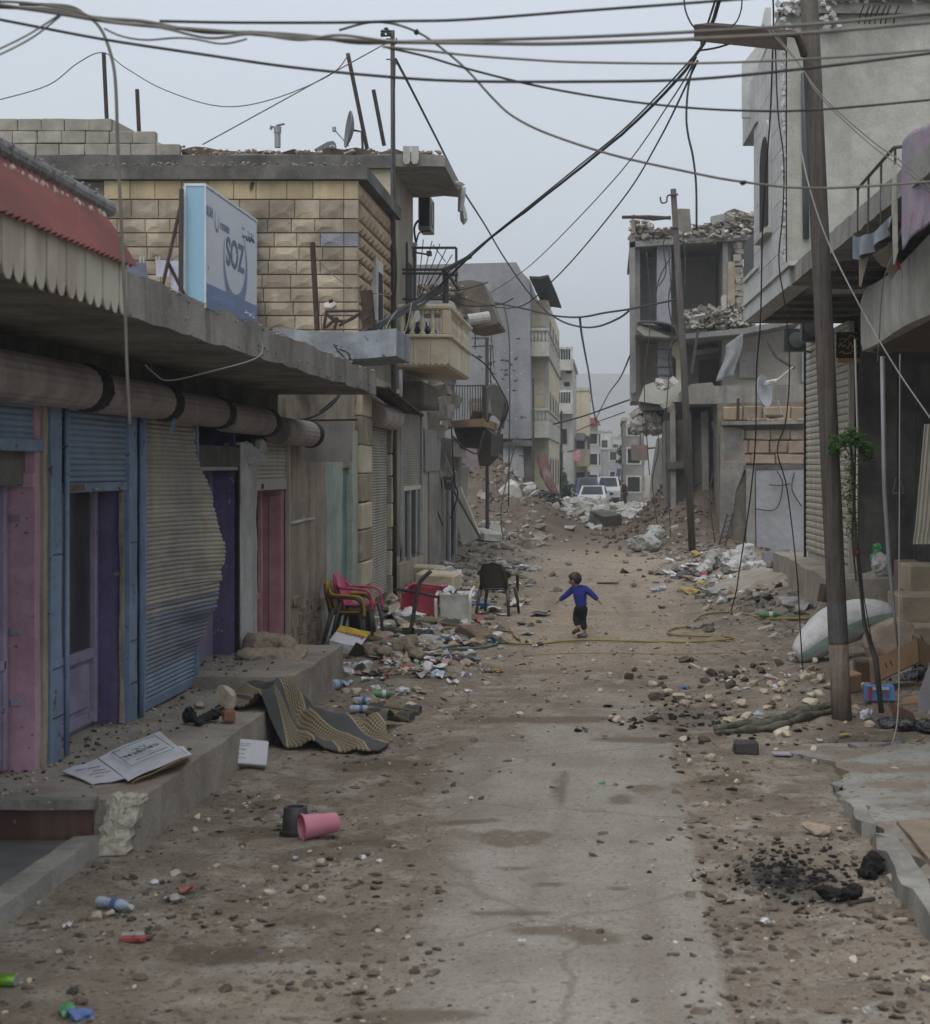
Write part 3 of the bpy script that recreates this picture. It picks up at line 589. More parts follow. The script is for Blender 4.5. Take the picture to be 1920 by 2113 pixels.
mb = MB(); mb.rbox((-3.3, 4.6, 3.69), (-2.9, 10.0, 3.74), 6, .004); mb.b2((-3.3, 9.95, 3.7), (-3.06, 10.0, 4.04)); mb.build('frame', iron, aw)
mb = MB()
for i in range(60):
    yy = ya + .1 + i * .09; mb.rock((-3.02 + R.uniform(-.01, .01), yy, 4.01), .024, (.6, 1, 1.2))
mb.build('edge_trim', valance_m, aw, kind='stuff')
# ---------------------------------------------------------------- lit sign on the canopy
sg = thing('shop_sign', 'white and blue box sign standing on the canopy edge, lettered in dark blue', 'sign', (-2.95, 12.9, 3.7))
yA, yB, zA, zB = 12.07, 13.84, 3.66, 4.53; xf = -2.9; sgw = M('sign face film', (.50, .52, .58), (.45, .47, .53), 1.0, rough=.35, bump=.02, streak=((.33, .34, .37), 3, .3)); sgb = flat('sign dark blue', (.05, .075, .16), .4)
MB().b2((-3.045, yA, zA), (xf - .004, yB, zB)).build('box', M('sign pale blue side', (.21, .39, .51), (.28, .45, .55), .9, rough=.4, bump=.02, lo=.3, hi=.7), sg)
MB().b2((xf - .003, yA + .012, zA + .01), (xf, yB - .005, zB - .012)).build('face', sgw, sg)
mb = MB(); t = .018
mb.b2((-3.052, yA - .006, zB), (xf + .004, yB + .006, zB + t)); mb.b2((-3.052, yA - .008, zA - .012), (xf + .004, yA + .0, zA)); mb.b2((-3.056, yA - .008, zA), (-3.04, yA - .001, zB)); mb.b2((xf - .006, yA - .006, zA), (xf + .004, yA + .008, zB)); mb.build('frame', flat('white aluminium', (.6, .62, .64), .4), sg)
MB().b2((xf + .0005, yA + .02, zA + .012), (xf + .002, yB - .01, zA + .175)).build('blue_band', M('sign blue band', (.10, .16, .32), (.085, .135, .26), 2, rough=.4, bump=.02), sg)
Y_, Z_ = (0, 1, 0), (0, 0, 1)
text('SOZ', .30, (xf + .001, 12.72, 4.05), Y_, Z_, sgb, sg, sx=1.08, bold=.008)
mb = MB(); cy, cz, n_ = 13.05, 4.07, 40; o1 = []; o2 = []
for k in range(n_ + 1):
    a = math.radians(62 - 280 * k / n_); w_ = .14 * math.sin(math.pi * min(1, k / n_ * 1.0)) ** 1.4
    o1.append((xf + .0015, cy + .42 * math.cos(a), cz + .36 * math.sin(a))); o2.append((xf + .0015, cy + (.42 - w_) * math.cos(a), cz + (.36 - w_) * math.sin(a)))
vs_ = o1 + o2; mb.add(vs_, [(i, i + 1, n_ + 2 + i, n_ + 1 + i) for i in range(n_)]); mb.build('logo_ring', M('sign ring print', (.09, .15, .32), (.15, .16, .22), 3, rough=.4, bump=0), sg)
sgp = flat('sign small print', (.12, .14, .24), .4)
text('SUN', .1, (xf + .001, 12.10, 4.33), Y_, Z_, sgp, sg, bold=.003); text('comm', .1, (xf + .001, 12.53, 4.29), Y_, Z_, sgp, sg, sx=1.15, bold=.003)
mb = MB(); vs_ = []
for k in range(21):
    a = math.radians(120 + 280 * k / 20); w_ = .03 * math.sin(math.pi * k / 20)
    vs_ += [(xf + .0012, 12.42 + .07 * math.cos(a), 4.33 + .09 * math.sin(a)), (xf + .0012, 12.42 + (.07 - w_) * math.cos(a), 4.33 + (.09 - w_) * math.sin(a))]
mb.add(vs_, [(2 * i, 2 * i + 1, 2 * i + 3, 2 * i + 2) for i in range(20)]); mb.build('small_emblem', sgp, sg)
def script_line(y0, z0, wd, ht, seed):            # a line of joined script seen too small to read
    q = random.Random(seed); mb = MB(); pts = []
    for k in range(15): pts.append((xf + .002, y0 + wd * k / 14, z0 + ht * (q.random() ** 2)))
    mb.tube(smooth_path(pts, 4), .006, 4)
    for k in range(7): mb.box((xf + .002, y0 + wd * q.random(), z0 + ht * q.uniform(1.1, 1.5)), (.003, .014, .012))
    return mb
script_line(13.28, 4.33, .46, .05, 3).build('script', sgb, sg); script_line(13.36, 3.72, .36, .03, 5).build('script', flat('white print', (.55, .58, .62)), sg)
text('Sozcomm .net 021', .095, (xf + .0025, 12.2, 3.715), Y_, Z_, flat('pale blue print', (.27, .34, .48)), sg, sx=1.1); text('2', .05, (xf + .001, 12.14, 3.93), Y_, Z_, sgp, sg)
mb = MB(); mb.tube([(-3.06, 12.02, 4.5), (-3.06, 12.0, 3.69)], .018, 6); mb.build('post', iron, sg)
mb = MB(); mb.tube([P(374, 420, 12.05), P(331, 610, 11.9)], .013, 6); mb.build('strut', rust, sg); MB().tube([P(346, 540, 12.0), P(386, 618, 12.0)], .013, 6).build('strut', rust, sg)
# ---------------------------------------------------------------- LEFT: plastered shop with a teal doorway
teal = M('worn teal paint', (.12, .27, .26), (.07, .17, .165), 2.2, streak=((.4, .38, .32), 3, .6), speck=((.3, .27, .22), 13, .62))
teal_wall = M('teal over white wall', (.40, .40, .34), (.27, .33, .3), 1.8, bump=.35, streak=((.17, .30, .29), 1.6, .7), speck=((.22, .18, .14), 20, .65))
ps = thing('plaster_shop', 'one storey plastered shop with a worn teal and white doorway beside the stacked chairs', 'building', (-4.5, 24, 0))
mb = MB(); mb.b2((-9, 20.97, 0), (-4.45, 27.45, 3.9)); mb.rbox((-4.46, 21.32, 0), (LX, 24.35, 3.4), 10, .012); mb.b2((-4.46, 21.0, 2.5), (-4.14, 27.4, 3.88)); mb.build('wall', plaster, ps)
mb = MB()
for i in range(26):                                # broken render showing the stonework low on the wall
    y = R.uniform(21.5, 24.2); mb.cbox((LX + .006, y, R.uniform(.12, .75)), (.03, R.uniform(.2, .45), R.uniform(.12, .2)), .012, jit=.012)
mb.build('bare_stonework', M('rubble masonry', (.27, .215, .16), (.2, .155, .115), 4, bump=.5), ps, kind='stuff')
MB().rbox((-4.5, 24.36, 0), (LX - .02, 26.0, 3.1), 8, .012).build('pilaster', teal_wall, ps, label='white and teal painted pilaster')
MB().rbox((-4.5, 26.9, 0), (LX, 27.45, 3.1), 8, .01).build('pilaster', teal_wall, ps)
MB().b2((-4.44, 26.0, 0), (-4.2, 26.9, 2.72)).build('door', teal, ps)
MB().rbox((-4.46, 26.0, 2.72), (LX - .01, 26.9, 3.1), 4, .01).build('lintel', teal_wall, ps)
MB().rbox((-4.13, 21.4, 1.78), (-4.08, 23.4, 1.81), 6, .01).build('crack_patch', plaster_white, ps)
mb = MB(); mb.grid(lambda a, c: (-4.4 + 1.62 * a, 22.0 + 1.5 * c, 4.31 + .03 * math.sin(5 * a + 2)), 8, 5, thick=(0, 0, -.36)); mb.build('canopy', M('flaking blue grey paint', (.31, .34, .37), (.2, .22, .24), 2.6, bump=.5, speck=((.1, .1, .1), 9, .63), streak=((.17, .17, .16), 3, .5)), ps)
MB().rbox((-8.9, 21.0, 3.9), (-4.38, 21.2, 4.3), 8, .012).build('parapet', plaster_white, ps)
pn = MB(); pn.pr(633, 869, 727, 953, 22.6, .04); o = pn.build('panel', M('grey signboard', (.22, .205, .19), (.17, .16, .15), 3, rough=.6, bump=.1, streak=((.3, .28, .26), 3, .6)), None, label='blank grey signboard hung across the pavement from the plastered shop', cat='signboard', origin=P(680, 911, 22.6))
text('A', .09, P(645, 908, 22.59), (1, 0, 0), Z_, flat('chalk white', (.5, .5, .5)), o); text('ŀ', .12, P(645, 906, 22.585), (1, 0, 0), Z_, MATS['chalk white'], o)
MB().tube([P(615, 868, 22.62), P(738, 866, 22.62)], .015, 6).build('bracket', rust, o)
# ---------------------------------------------------------------- LEFT: yellow stone house
sh_ = thing('stone_house', 'yellow rusticated stone house with a dark cornice behind the box sign', 'building', (-6, 28, 0))
yf = 27.5; k = yf / F
mb = MB(); mb.b2((-12, yf + .06, 0), (LX - .06, 31.9, 7.2)); mb.build('wall', mortar, sh_)
def face_block(w_, h_, kind):                      # a block on the near face; kind 1 has a hipped boss
    mb = MB(); x, z, g_ = w_ / 2 - .003, h_ / 2 - .003, .008
    o_ = [(-x, 0, -z), (x, 0, -z), (x, 0, z), (-x, 0, z)]; f_ = [(-x + g_, -.012, -z + g_), (x - g_, -.012, -z + g_), (x - g_, -.012, z - g_), (-x + g_, -.012, z - g_)]
    bk = [(px, .07, pz) for px, _, pz in o_]
    fs = [(0, 1, 5, 4), (1, 2, 6, 5), (2, 3, 7, 6), (3, 0, 4, 7)] + [(8, 9, 1, 0), (9, 10, 2, 1), (10, 11, 3, 2), (11, 8, 0, 3)]
    vs_ = o_ + f_ + bk
    if kind:
        hx = x * R.uniform(.25, .5); zz = -z * R.uniform(.05, .35); vs_ += [(-hx, -R.uniform(.024, .042), zz), (hx * R.uniform(.4, 1), -R.uniform(.024, .042), zz)]
        fs += [(4, 5, 13, 12), (5, 6, 13), (6, 7, 12, 13), (7, 4, 12)]
    else: fs += [(4, 5, 6, 7)]
    return mb.add(vs_, fs)
rows = [(372, 411, 0), (412, 451, 1), (452, 480, 1), (481, 509, 1), (510, 537, 1), (538, 566, 1), (567, 594, 1), (595, 623, 1), (624, 651, 1), (652, 680, 1), (681, 708, 1)]
for ri, (va, vb, kd) in enumerate(rows):
    z1 = H - (va - V0) * k; z0 = H - (vb - V0) * k; x = (740 - U0) * k; u = 740; lw = 29 if ri % 2 else 30
    first = True
    while u > 215:
        wd = 30 if first else R.uniform(44, 62) * (1.05 if ri < 2 else 1)
        c = ((u - wd / 2 - U0) * k, yf, (z0 + z1) / 2)
        mt = yel_top if ri == 0 else yel_stone
        if ri == 3 and u > 680: mt = grey_stone
        q = face_block(wd * k, z1 - z0, kd and not first); me = mesh_only(q, 'brick', mt); piece('brick', me, sh_, c)
        u -= wd; first = False
mb = MB()                                          # the street side, seen at a glancing angle
for ri, (va, vb, kd) in enumerate(rows):
    z1 = H - (va - V0) * k; z0 = H - (vb - V0) * k; y = yf + (.25 if ri % 2 else .02)
    while y < 31.7:
        wd = R.uniform(.38, .5); h2 = (z1 - z0) / 2 - .006; yy = min(y + wd, 31.88); cy_ = (y + yy) / 2; hw = (yy - y) / 2 - .006; cz_ = (z0 + z1) / 2
        if not (29.3 < cy_ < 30.2 and 4.8 < cz_ < 6.2):
            o_ = [(LX - .05, cy_ - hw, cz_ - h2), (LX - .05, cy_ + hw, cz_ - h2), (LX - .05, cy_ + hw, cz_ + h2), (LX - .05, cy_ - hw, cz_ + h2)]
            f_ = [(LX, a_ + (.02 if a_ < cy_ else -.02), b_ + (.02 if b_ < cz_ else -.02)) for _, a_, b_ in o_]
            vs_ = o_ + f_ + [(LX + .055, cy_, cz_ - .02)]
            mb.add(vs_, [(0, 1, 5, 4), (1, 2, 6, 5), (2, 3, 7, 6), (3, 0, 4, 7), (4, 5, 8), (5, 6, 8), (6, 7, 8), (7, 4, 8)])
        y = yy
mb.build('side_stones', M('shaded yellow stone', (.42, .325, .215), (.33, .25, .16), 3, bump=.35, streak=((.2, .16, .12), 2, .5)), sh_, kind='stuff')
wd_ = MB().cbox((LX + .0, 29.75, 5.5), (.12, .8, 1.35), .015).build('window', plaster_white, sh_)
MB().b2((LX + .062, 29.5, 4.95), (LX + .07, 30.0, 5.95)).build('pane', dark, wd_)
MB().rbox((-12, yf - .12, 7.22), (LX + .16, 31.95, 7.44), 1, 0).build('cornice', concrete_dark, sh_, smooth=30)
mb = MB()
for i in range(420):
    x = R.uniform(-8.5, -4.0); mb.rock((x, yf - .12 + R.uniform(0, .7), 7.45 + R.uniform(-.01, .05)), R.uniform(.015, .05), (1, 1, .7))
mb.build('roof_rubble', rubble_g, sh_, kind='stuff')
mb = MB(); mb.rock((P(521, 380, yf)), .07, (.7, .6, 1.6)); mb.build('spout', iron, sh_)
MB().rock(P(682, 627, yf - .03), .1, (1.1, .25, .85), 2, .35, 0).build('chipped_patch', flat('chipped white', (.5, .49, .45)), sh_); MB().rock(P(683, 622, yf - .05), .045, (1, .4, .9), 2, .3, 0).build('shell_hole', dark, sh_)
# its ground floor on the street: pilasters, shutter, drum
for a, b_ in ((27.52, 28.75), (31.35, 31.95)):
    z = .0; i = 0
    while z < 3.5:
        h_ = R.uniform(.42, .62); mb = MB().cbox((LX - .02, (a + b_) / 2, z + h_ / 2), (.16, b_ - a - .01, h_ - .012), .02, jit=.012); mb.build('stone', cream if i % 2 else yel_stone, sh_); z += h_; i += 1
mb = MB(); vs_ = []; ns = 62
for i in range(ns):
    zz = .18 + i * 3.05 / ns
    for x, dz in ((0, 0), (.022, .4), (0, .92)):
        for yy in (28.8, 31.3): vs_.append((LX - .04 + x, yy, zz + dz * 3.05 / ns))
mb.add(vs_, [(2 * i, 2 * i + 1, 2 * i + 3, 2 * i + 2) for i in range(ns * 3 - 1)]); mb.build('shutter', slat_grey, sh_)
MB().lathe([(.21, 0), (.22, 2.5)], (LX + .08, 28.8, 3.42), 20, (-math.pi / 2, 0, 0)).build('roller_drum', drum_m, sh_)
mb = MB()
for i in range(26):
    t = i / 25; mb.rock((LX + .45, 27.6 + 5.2 * t, 3.82 - .28 * t + .02 * math.sin(i * 2.2)), .05, (1, 1.6, .5))
mb.box((LX + .25, 30.2, 3.70), (.5, 5.2, .02), (-.055, 0.15, 0)); mb.build('awning_frame', rust, sh_)
MB().b2((-4.6, 27.46, 3.55), (LX - .03, 31.9, 4.1)).build('upper_wall', yel_stone, sh_)
# ---------------------------------------------------------------- LEFT: balcony house with a thin roof slab
bh = thing('balcony_house', 'tall beige house with a stone baluster balcony and a thin overhanging roof slab', 'building', (-5, 34, 0))
mb = MB(); mb.b2((-12, 32.05, 0), (LX - .02, 35.4, 8.24)); mb.b2((-12, 35.3, 0), (LX - .02, 38.3, 4.5)); mb.build('wall', M('beige ashlar', (.36, .325, .26), (.28, .25, .2), 1.2, bump=.3, streak=((.2, .18, .15), 2, .6)), bh)
MB().pr(711, 334, 806, 412, 31.98, .06).build('upper_panel', cream, bh)
mb = MB(); a, b_ = P(420, 345, 32), None
mb.rbox((-12.2, 31.9, 8.24), (-3.1, 35.5, 8.47), 24, .025); mb.build('roof_slab', concrete, bh)
MB().b2((-12.1, 31.85, 8.2), (-4.05, 31.98, 8.44)).build('slab_edge', concrete_dark, bh)
mb = MB(); mb.box((-3.02, 34.6, 8.05), (.12, .35, .5), (0, .2, .2), .06); mb.rock((-3.0, 35.0, 7.75), .16, (.6, 1, 1.4)); mb.rock((-3.06, 34.2, 8.3), .14); mb.build('broken_edge', plaster_white, bh)
for u in (840, 857): MB().pp([(u - 8, 301), (u + 7, 301), (u + 7, 330), (u + 4, 337), (u - 4, 338), (u - 8, 332)], 31.8, .05).build('fascia_tile', concrete_pale, bh)
mb = MB()
for i in range(900):
    x = R.uniform(-8.4, -3.2); y = R.uniform(31.95, 35.2); mb.rock((x, y, 8.47 + R.uniform(0, .1) + .18 * max(0, math.sin(x * 2.1)) * R.random()), R.uniform(.02, .085), (1, 1, .7))
mb.build('roof_rubble', M('mixed roof rubble', (.34, .26, .21), (.22, .165, .13), 5, bump=.4, speck=((.5, .46, .4), 7, .58)), bh, kind='stuff')
mb = MB(); mb.rbox((-8.2, 32.2, 8.46), (-3.4, 35.0, 8.62), 20, .07); mb.build('earth_layer', earth, bh)
rowsB = [(297, 322, 0, 372), (271, 297, 0, 345), (245, 271, 0, 232)]
for ri, (va, vb, ua, ub) in enumerate(rowsB):
    u = ub - (22 if ri % 2 else 0)
    while u > -30:
        wd = R.uniform(46, 53); z1 = H - (va - V0) * 31.9 / F; z0 = H - (vb - V0) * 31.9 / F
        q = MB().cbox((0, 0, 0), (wd * 31.9 / F - .012, .2, z1 - z0 - .012), .012, jit=.008); piece('brick', mesh_only(q, 'brick', block), bh, ((u - wd / 2 - U0) * 31.9 / F, 31.95, (z0 + z1) / 2)); u -= wd
for pts in ([(232, 246), (300, 282), (300, 297), (232, 297)], [(300, 283), (345, 300), (372, 322), (300, 322)]): MB().pp(pts, 31.88, .2).build('broken_block', block, bh)
# balcony
bal = MB(); bal.b2((LX, 32.5, 4.46), (-3.12, 37.4, 4.58)); bal = bal.build('balcony_floor', cream, bh)
for x0, x1 in ((-4.09, -3.77), (-3.765, -3.44), (-3.435, -3.1)):
    n_ = 3; w_ = (x1 - x0) / n_; pts = [(x0, 32.46, 5.02), (x0, 32.46, 4.53)]
    for i in range(n_):
        for j in range(1, 6): pts.append((x0 + w_ * (i + j / 6), 32.46, 4.53 - .05 * math.sin(math.pi * j / 6)))
        pts.append((x0 + w_ * (i + 1), 32.46, 4.53))
    pts.append((x1, 32.46, 5.02)); MB().prism(pts, (0, .06, 0)).build('balcony_panel', cream, bh)
yy = 32.53
while yy < 37.2:
    y2 = min(yy + .8, 37.4); n_ = 4; w_ = (y2 - yy - .008) / n_; pts = [(-3.14, yy, 5.02), (-3.14, yy, 4.53)]
    for i in range(n_):
        for j in range(1, 6): pts.append((-3.14, yy + w_ * (i + j / 6), 4.53 - .05 * math.sin(math.pi * j / 6)))
        pts.append((-3.14, yy + w_ * (i + 1), 4.53))
    pts.append((-3.14, y2 - .008, 5.02)); MB().prism(pts, (.06, 0, 0)).build('balcony_panel', cream, bh); yy += .8
mb = MB(); mb.cbox(((LX - 3.05) / 2, 32.49, 5.05), (LX * -1 - 3.05, .18, .07), .02); mb.cbox((-3.11, 34.95, 5.05), (.18, 4.95, .068), .02); mb.build('ledge', cream, bh)
rl = MB(); rl.cbox(((LX - 3.05) / 2, 32.5, 5.61), (LX * -1 - 3.05, .2, .11), .03); rl.cbox((-3.12, 34.95, 5.608), (.2, 4.95, .106), .03); rl.build('handrail', cream, bh)
bprof = [(.06, 0), (.062, .04), (.035, .07), (.07, .17), (.062, .25), (.03, .36), (.045, .42), (.058, .44), (.058, .48)]
bme = mesh_only(MB().lathe(bprof, (0, 0, 0), 12), 'baluster', cream, True)
for x in (-4.0, -3.8, -3.6, -3.4, -3.22): piece('baluster', bme, bh, (x, 32.5, 5.08))
for i in range(14): piece('baluster', bme, bh, (-3.12, 32.85 + i * .335, 5.08))
MB().cbox((-3.13, 32.5, 5.32), (.17, .17, .48), .02).build('newel', cream, bh)
mb = MB()
for i in range(7): mb.rock((-3.75 + R.uniform(-.25, .5), 32.95 + R.uniform(0, .5), 5.1 + R.uniform(0, .3)), R.uniform(.12, .2), (1, 1, .8), 2, .15)
mb.build('bundle_of_bedding', M('dark blue cloth', (.035, .045, .1), (.06, .06, .08), 3), None, label='dark blue bundles piled behind the stone balcony balusters', cat='bedding')
# door on the balcony, lower shutter, housings, downpipe
MB().pr(845, 500, 860, 640, 35.35, .05).build('door_jamb', concrete_pale, bh)
d = MB().b2((LX, 34.1, 4.6), (LX + .03, 34.9, 6.7)).build('door', dark, bh)
mb = MB(); vs_ = []; ns = 46
for i in range(ns):
    zz = 2.13 + i * 1.6 / ns
    for x, dz in ((0, 0), (.02, .4), (0, .92)):
        for yy in (33.2, 36.3): vs_.append((LX + .02 + x, yy, zz + dz * 1.6 / ns))
mb.add(vs_, [(2 * i, 2 * i + 1, 2 * i + 3, 2 * i + 2) for i in range(ns * 3 - 1)]); mb.build('shutter', slat_grey, bh)
MB().cbox((LX + .03, 34.75, 2.08), (.05, 3.1, .1), .01).build('shutter_bar', slat_pale, bh)
MB().cbox((LX + .05, 36.4, 1.9), (.06, .12, 3.6), .01).build('shutter_rail', galv, bh)
MB().cbox((LX + .2, 34.9, 3.98), (.45, 2.9, .5), .05).build('shutter_housing', M('brown housing', (.14, .115, .095), (.1, .085, .07), 3), bh)
for y, m_ in ((33.6, dark), (35.0, dark), (35.9, glass)): MB().b2((LX, y - .4, .7), (LX + .025, y + .4, 2.02)).build('pane', m_, bh)
for y in (33.25, 34.35, 35.45, 36.25): MB().cbox((LX + .03, y, 1.3), (.06, .12, 1.5), .01).build('frame', galv, bh)
mb = MB().rbox((LX - .02, 32.1, 0), (LX + .12, 36.4, .62), 7, .03); mb.build('sill_wall', plaster, bh)
MB().tube(smooth_path([(LX + .07, 32.45, z) for z in (4.4, 3.2, 2, .9)], 3), .055, 10).build('downpipe', galv, bh, smooth=True)
MB().tube([(LX + .06, 32.1, z) for z in (4.0, 2.4, .8)], .045, 8).build('downpipe', M('cream pipe', (.4, .36, .29)), bh, smooth=True)
# air conditioner on its bracket
ac = thing('air_conditioner', 'boxy outdoor air conditioner on a bracket under the roof slab', 'air conditioner', (-3.9, 35.9, 7.5))
MB().cbox((-3.89, 35.9, 7.9), (.26, .82, .72), .015).build('casing', M('aged ac casing', (.17, .165, .155), (.13, .125, .12), 4, rough=.5), ac)
MB().cbox((-3.89, 35.485, 7.92), (.2, .012, .6), .004).build('side_grille', dark, ac)
MB().tube([(-3.757, 35.9 + .27 * math.cos(a), 7.9 + .27 * math.sin(a)) for a in [i * math.pi / 10 for i in range(21)]], .012, 5).build('fan_ring', iron, ac)
MB().tube(smooth_path([(-4.1, 35.6, 7.1), (-4.06, 35.6, 7.35), (-3.98, 35.55, 7.5), (-3.76, 35.55, 7.53)], 4), .02, 6).build('bracket', iron, ac)
MB().tube(smooth_path([(-4.05, 35.45, 7.2), (-4.1, 35.45, 7.55), (-4.02, 35.45, 7.72), (-3.95, 35.47, 7.7)], 4), .025, 6).build('hose', black, ac)
# iron cage frame on the balcony and loose rebar
cg = thing('iron_cage', 'dark iron frame standing on the stone balcony', 'frame', (-3.6, 34, 5.67))
def bars(parent, Y, segs, r, m_=iron, name='bar'):
    for s_ in segs: MB().tube([P(s_[0], s_[1], Y), P(s_[2], s_[3], Y if len(s_) < 5 else s_[4])], r, 6).build(name, m_, parent)
bars(cg, 33.6, [(850, 511, 942, 511), (856, 511, 856, 625), (942, 511, 942, 585), (812, 556, 920, 556), (812, 564, 920, 564), (816, 617, 935, 617), (840, 500, 840, 625)], .028)
bars(cg, 33.6, [(920, 553, 920, 625)], .07); bars(cg, 33.4, [(918, 557, 973, 528), (921, 560, 950, 600), (926, 566, 946, 566)], .045)
rb = thing('rebar_mesh', 'thin bent rebar rods fanning up behind the iron frame', 'rebar', (-3.6, 36, 5.2))
bars(rb, 36.5, [(862, 610, 874, 494), (866, 605, 892, 497), (872, 602, 908, 503), (884, 590, 922, 512), (900, 580, 934, 525), (894, 505, 920, 540), (862, 620, 900, 560), (870, 625, 915, 560)], .011, rust, 'rod')
cm = thing('camera_lamp', 'small dark floodlight on an arm beside the balcony frame', 'lamp', P(870, 523, 33.5)); bars(cm, 33.5, [(853, 520, 884, 525), (853, 515, 853, 530)], .02, iron, 'arm'); MB().cbox(P(886, 523, 33.5), (.1, .12, .1), .01).build('housing', iron, cm)
# collapsed roof hanging beyond the balcony
MB().pp([(926, 582), (972, 577), (997, 582), (1030, 664), (1024, 668), (985, 676), (962, 672), (935, 620)], 38.6, 2.6).build('fallen_roof_slab', M('earthy slab', (.19, .16, .13), (.12, .1, .082), 2, bump=.8, bscale=10, speck=((.4, .37, .32), 8, .66)), None, label='earth covered roof slab hanging down behind the stone balcony', cat='slab')
mb = MB()
for i in range(160): mb.rock(P(R.uniform(862, 960), R.uniform(586, 612), R.uniform(38.2, 39.6)), R.uniform(.05, .16), (1, 1, .6))
mb.rbox((-4.3, 38.3, 6.0), (-2.95, 39.6, 6.2), 5, .06); mb.build('rubble_heap', rubble_g, None, kind='stuff')
mb = MB(); mb.lathe([(.13, 0), (.13, .5)], P(966, 660, 38.2), 12, (0, 1.4, .3), cap=False); mb.build('broken_pipe', plaster_white, None, label='short broken white pipe poking from the hanging roof slab', cat='pipe')
# ---------------------------------------------------------------- LEFT: wrecked shopfront with the iron balcony
rf = thing('wrecked_shopfront', 'wrecked grey shopfront with an iron railed balcony tilting over the street', 'building', (-5, 42, 0))
stain = M('stained grey render', (.27, .255, .225), (.16, .15, .14), 1.0, bump=.5, streak=((.33, .26, .18), 1.4, .7), speck=((.1, .1, .1), 9, .62))
mb = MB(); mb.b2((-9, 38.35, 0), (LX - .25, 46.8, 3.3)); mb.rbox((LX - .3, 38.35, 0), (LX, 42.6, 2.5), 8, .03); mb.rbox((LX - .3, 44.6, 0), (LX, 46.8, 2.8), 4, .03); mb.build('wall', stain, rf)
MB().rbox((LX - .3, 37.2, 2.42), (LX + .04, 40.6, 3.38), 6, .015).build('fascia', M('grey fascia', (.26, .26, .24), (.2, .2, .185), 1.5, streak=((.14, .13, .12), 2, .5)), rf)
for i in range(15):
    MB().chunk((LX + R.uniform(-.1, .18), R.uniform(38.4, 42.2), 3.42 + i * .085), (.38, .55, .3), .35).build('broken_stone', rubble_g, rf)
MB().b2((LX - .02, 42.7, 0), (LX + .0, 44.3, 2.35)).build('doorway', dark, rf); MB().cbox((LX + .05, 42.65, 1.2), (.1, .1, 2.4), .02).build('frame', galv, rf); MB().cbox((LX + .05, 44.35, 1.2), (.1, .1, 2.4), .02).build('frame', galv, rf)
MB().pp([(927, 868), (1000, 863), (1000, 880), (934, 882)], 42, 5.2).build('balcony_floor', M('ochre balcony slab', (.32, .225, .14), (.24, .16, .1), 2, bump=.5), rf)
MB().pp([(936, 883), (1000, 881), (1015, 895), (1012, 940), (990, 962), (985, 935), (950, 925)], 42.6, 3.5).build('hanging_ceiling', M('scorched board', (.065, .052, .043), (.04, .034, .03), 2), rf)
for i in range(15):
    u = 921 + i * 5.5; MB().tube([P(u, 795, 42.1), P(u + R.uniform(-1.5, 1.5), 832, 42.1), P(u, 866, 42.1)], .011, 5).build('railing_bar', iron, rf)
MB().tube([P(919, 795, 42.1), P(960, 796, 42.1), P(999, 795, 42.1)], .02, 6).build('railing_top', iron, rf)
MB().pr(995, 795, 1003, 866, 42.1, .05).build('railing_post', iron, rf)
mb = MB(); mb.grid(lambda a, c: P(1003 + 44 * a - 8 * a * c, 800 + 28 * a * a - 12 * math.sin(3.1 * a) + c * (68 - 10 * a), 42.2 + 4.2 * a), 12, 8, thick=(.02, 0, 0)); mb.build('mesh_panel', M('rusty wire mesh', (.12, .115, .1), (.08, .075, .065), 3), rf)
MB().tube(smooth_path([P(1046, 832, 46), P(1046, 850, 45.8), P(1032, 885, 45.6), P(1024, 920, 45.5)], 5), .05, 6).build('bent_rail', iron, rf)
MB().chunk(P(990, 845, 42.7), (.5, .4, .5)).build('broken_stone', rubble_g, rf)
MB().pp([(906, 905), (918, 935), (936, 983), (912, 972), (904, 940)], 40.8, .12).build('loose_panel', concrete, rf)
MB().pp([(914, 983), (938, 985), (936, 1012), (918, 1010)], 41.2, .3).build('meter_box', concrete_dark, rf)
MB().cbox(P(926, 993, 41.15), (.1, .03, .06), .01).build('meter_label', galv, rf)
MB().pp([(952, 965), (967, 963), (964, 1048), (950, 1050)], 43.5, .35).build('pillar', concrete_pale, rf)
s2 = MB().pp([(962, 924), (985, 926), (985, 965), (962, 964)], 41.9, .06).build('hanging_sign', M('faded sign print', (.46, .42, .44), (.38, .33, .36), 5, bump=.05, blotch=((.4, .2, .28), 6, .6, .6)), None, label='faded white sign with a pink motif hanging under the iron balcony', cat='sign')
mb = MB(); mb.pp([(935, 1016), (950, 1005), (990, 1102), (984, 1112), (957, 1124), (952, 1118)], 41.5, .35); mb.build('concrete_slab', concrete_pale, None, label='pale concrete slab leaning on the wrecked shopfront', cat='slab')
MB().tube([P(937, 1014, 41.3), P(991, 1109, 40.5)], .03, 6).build('rebar', iron, None, label='dark bar leaning along the edge of the pale concrete slab', cat='rod')
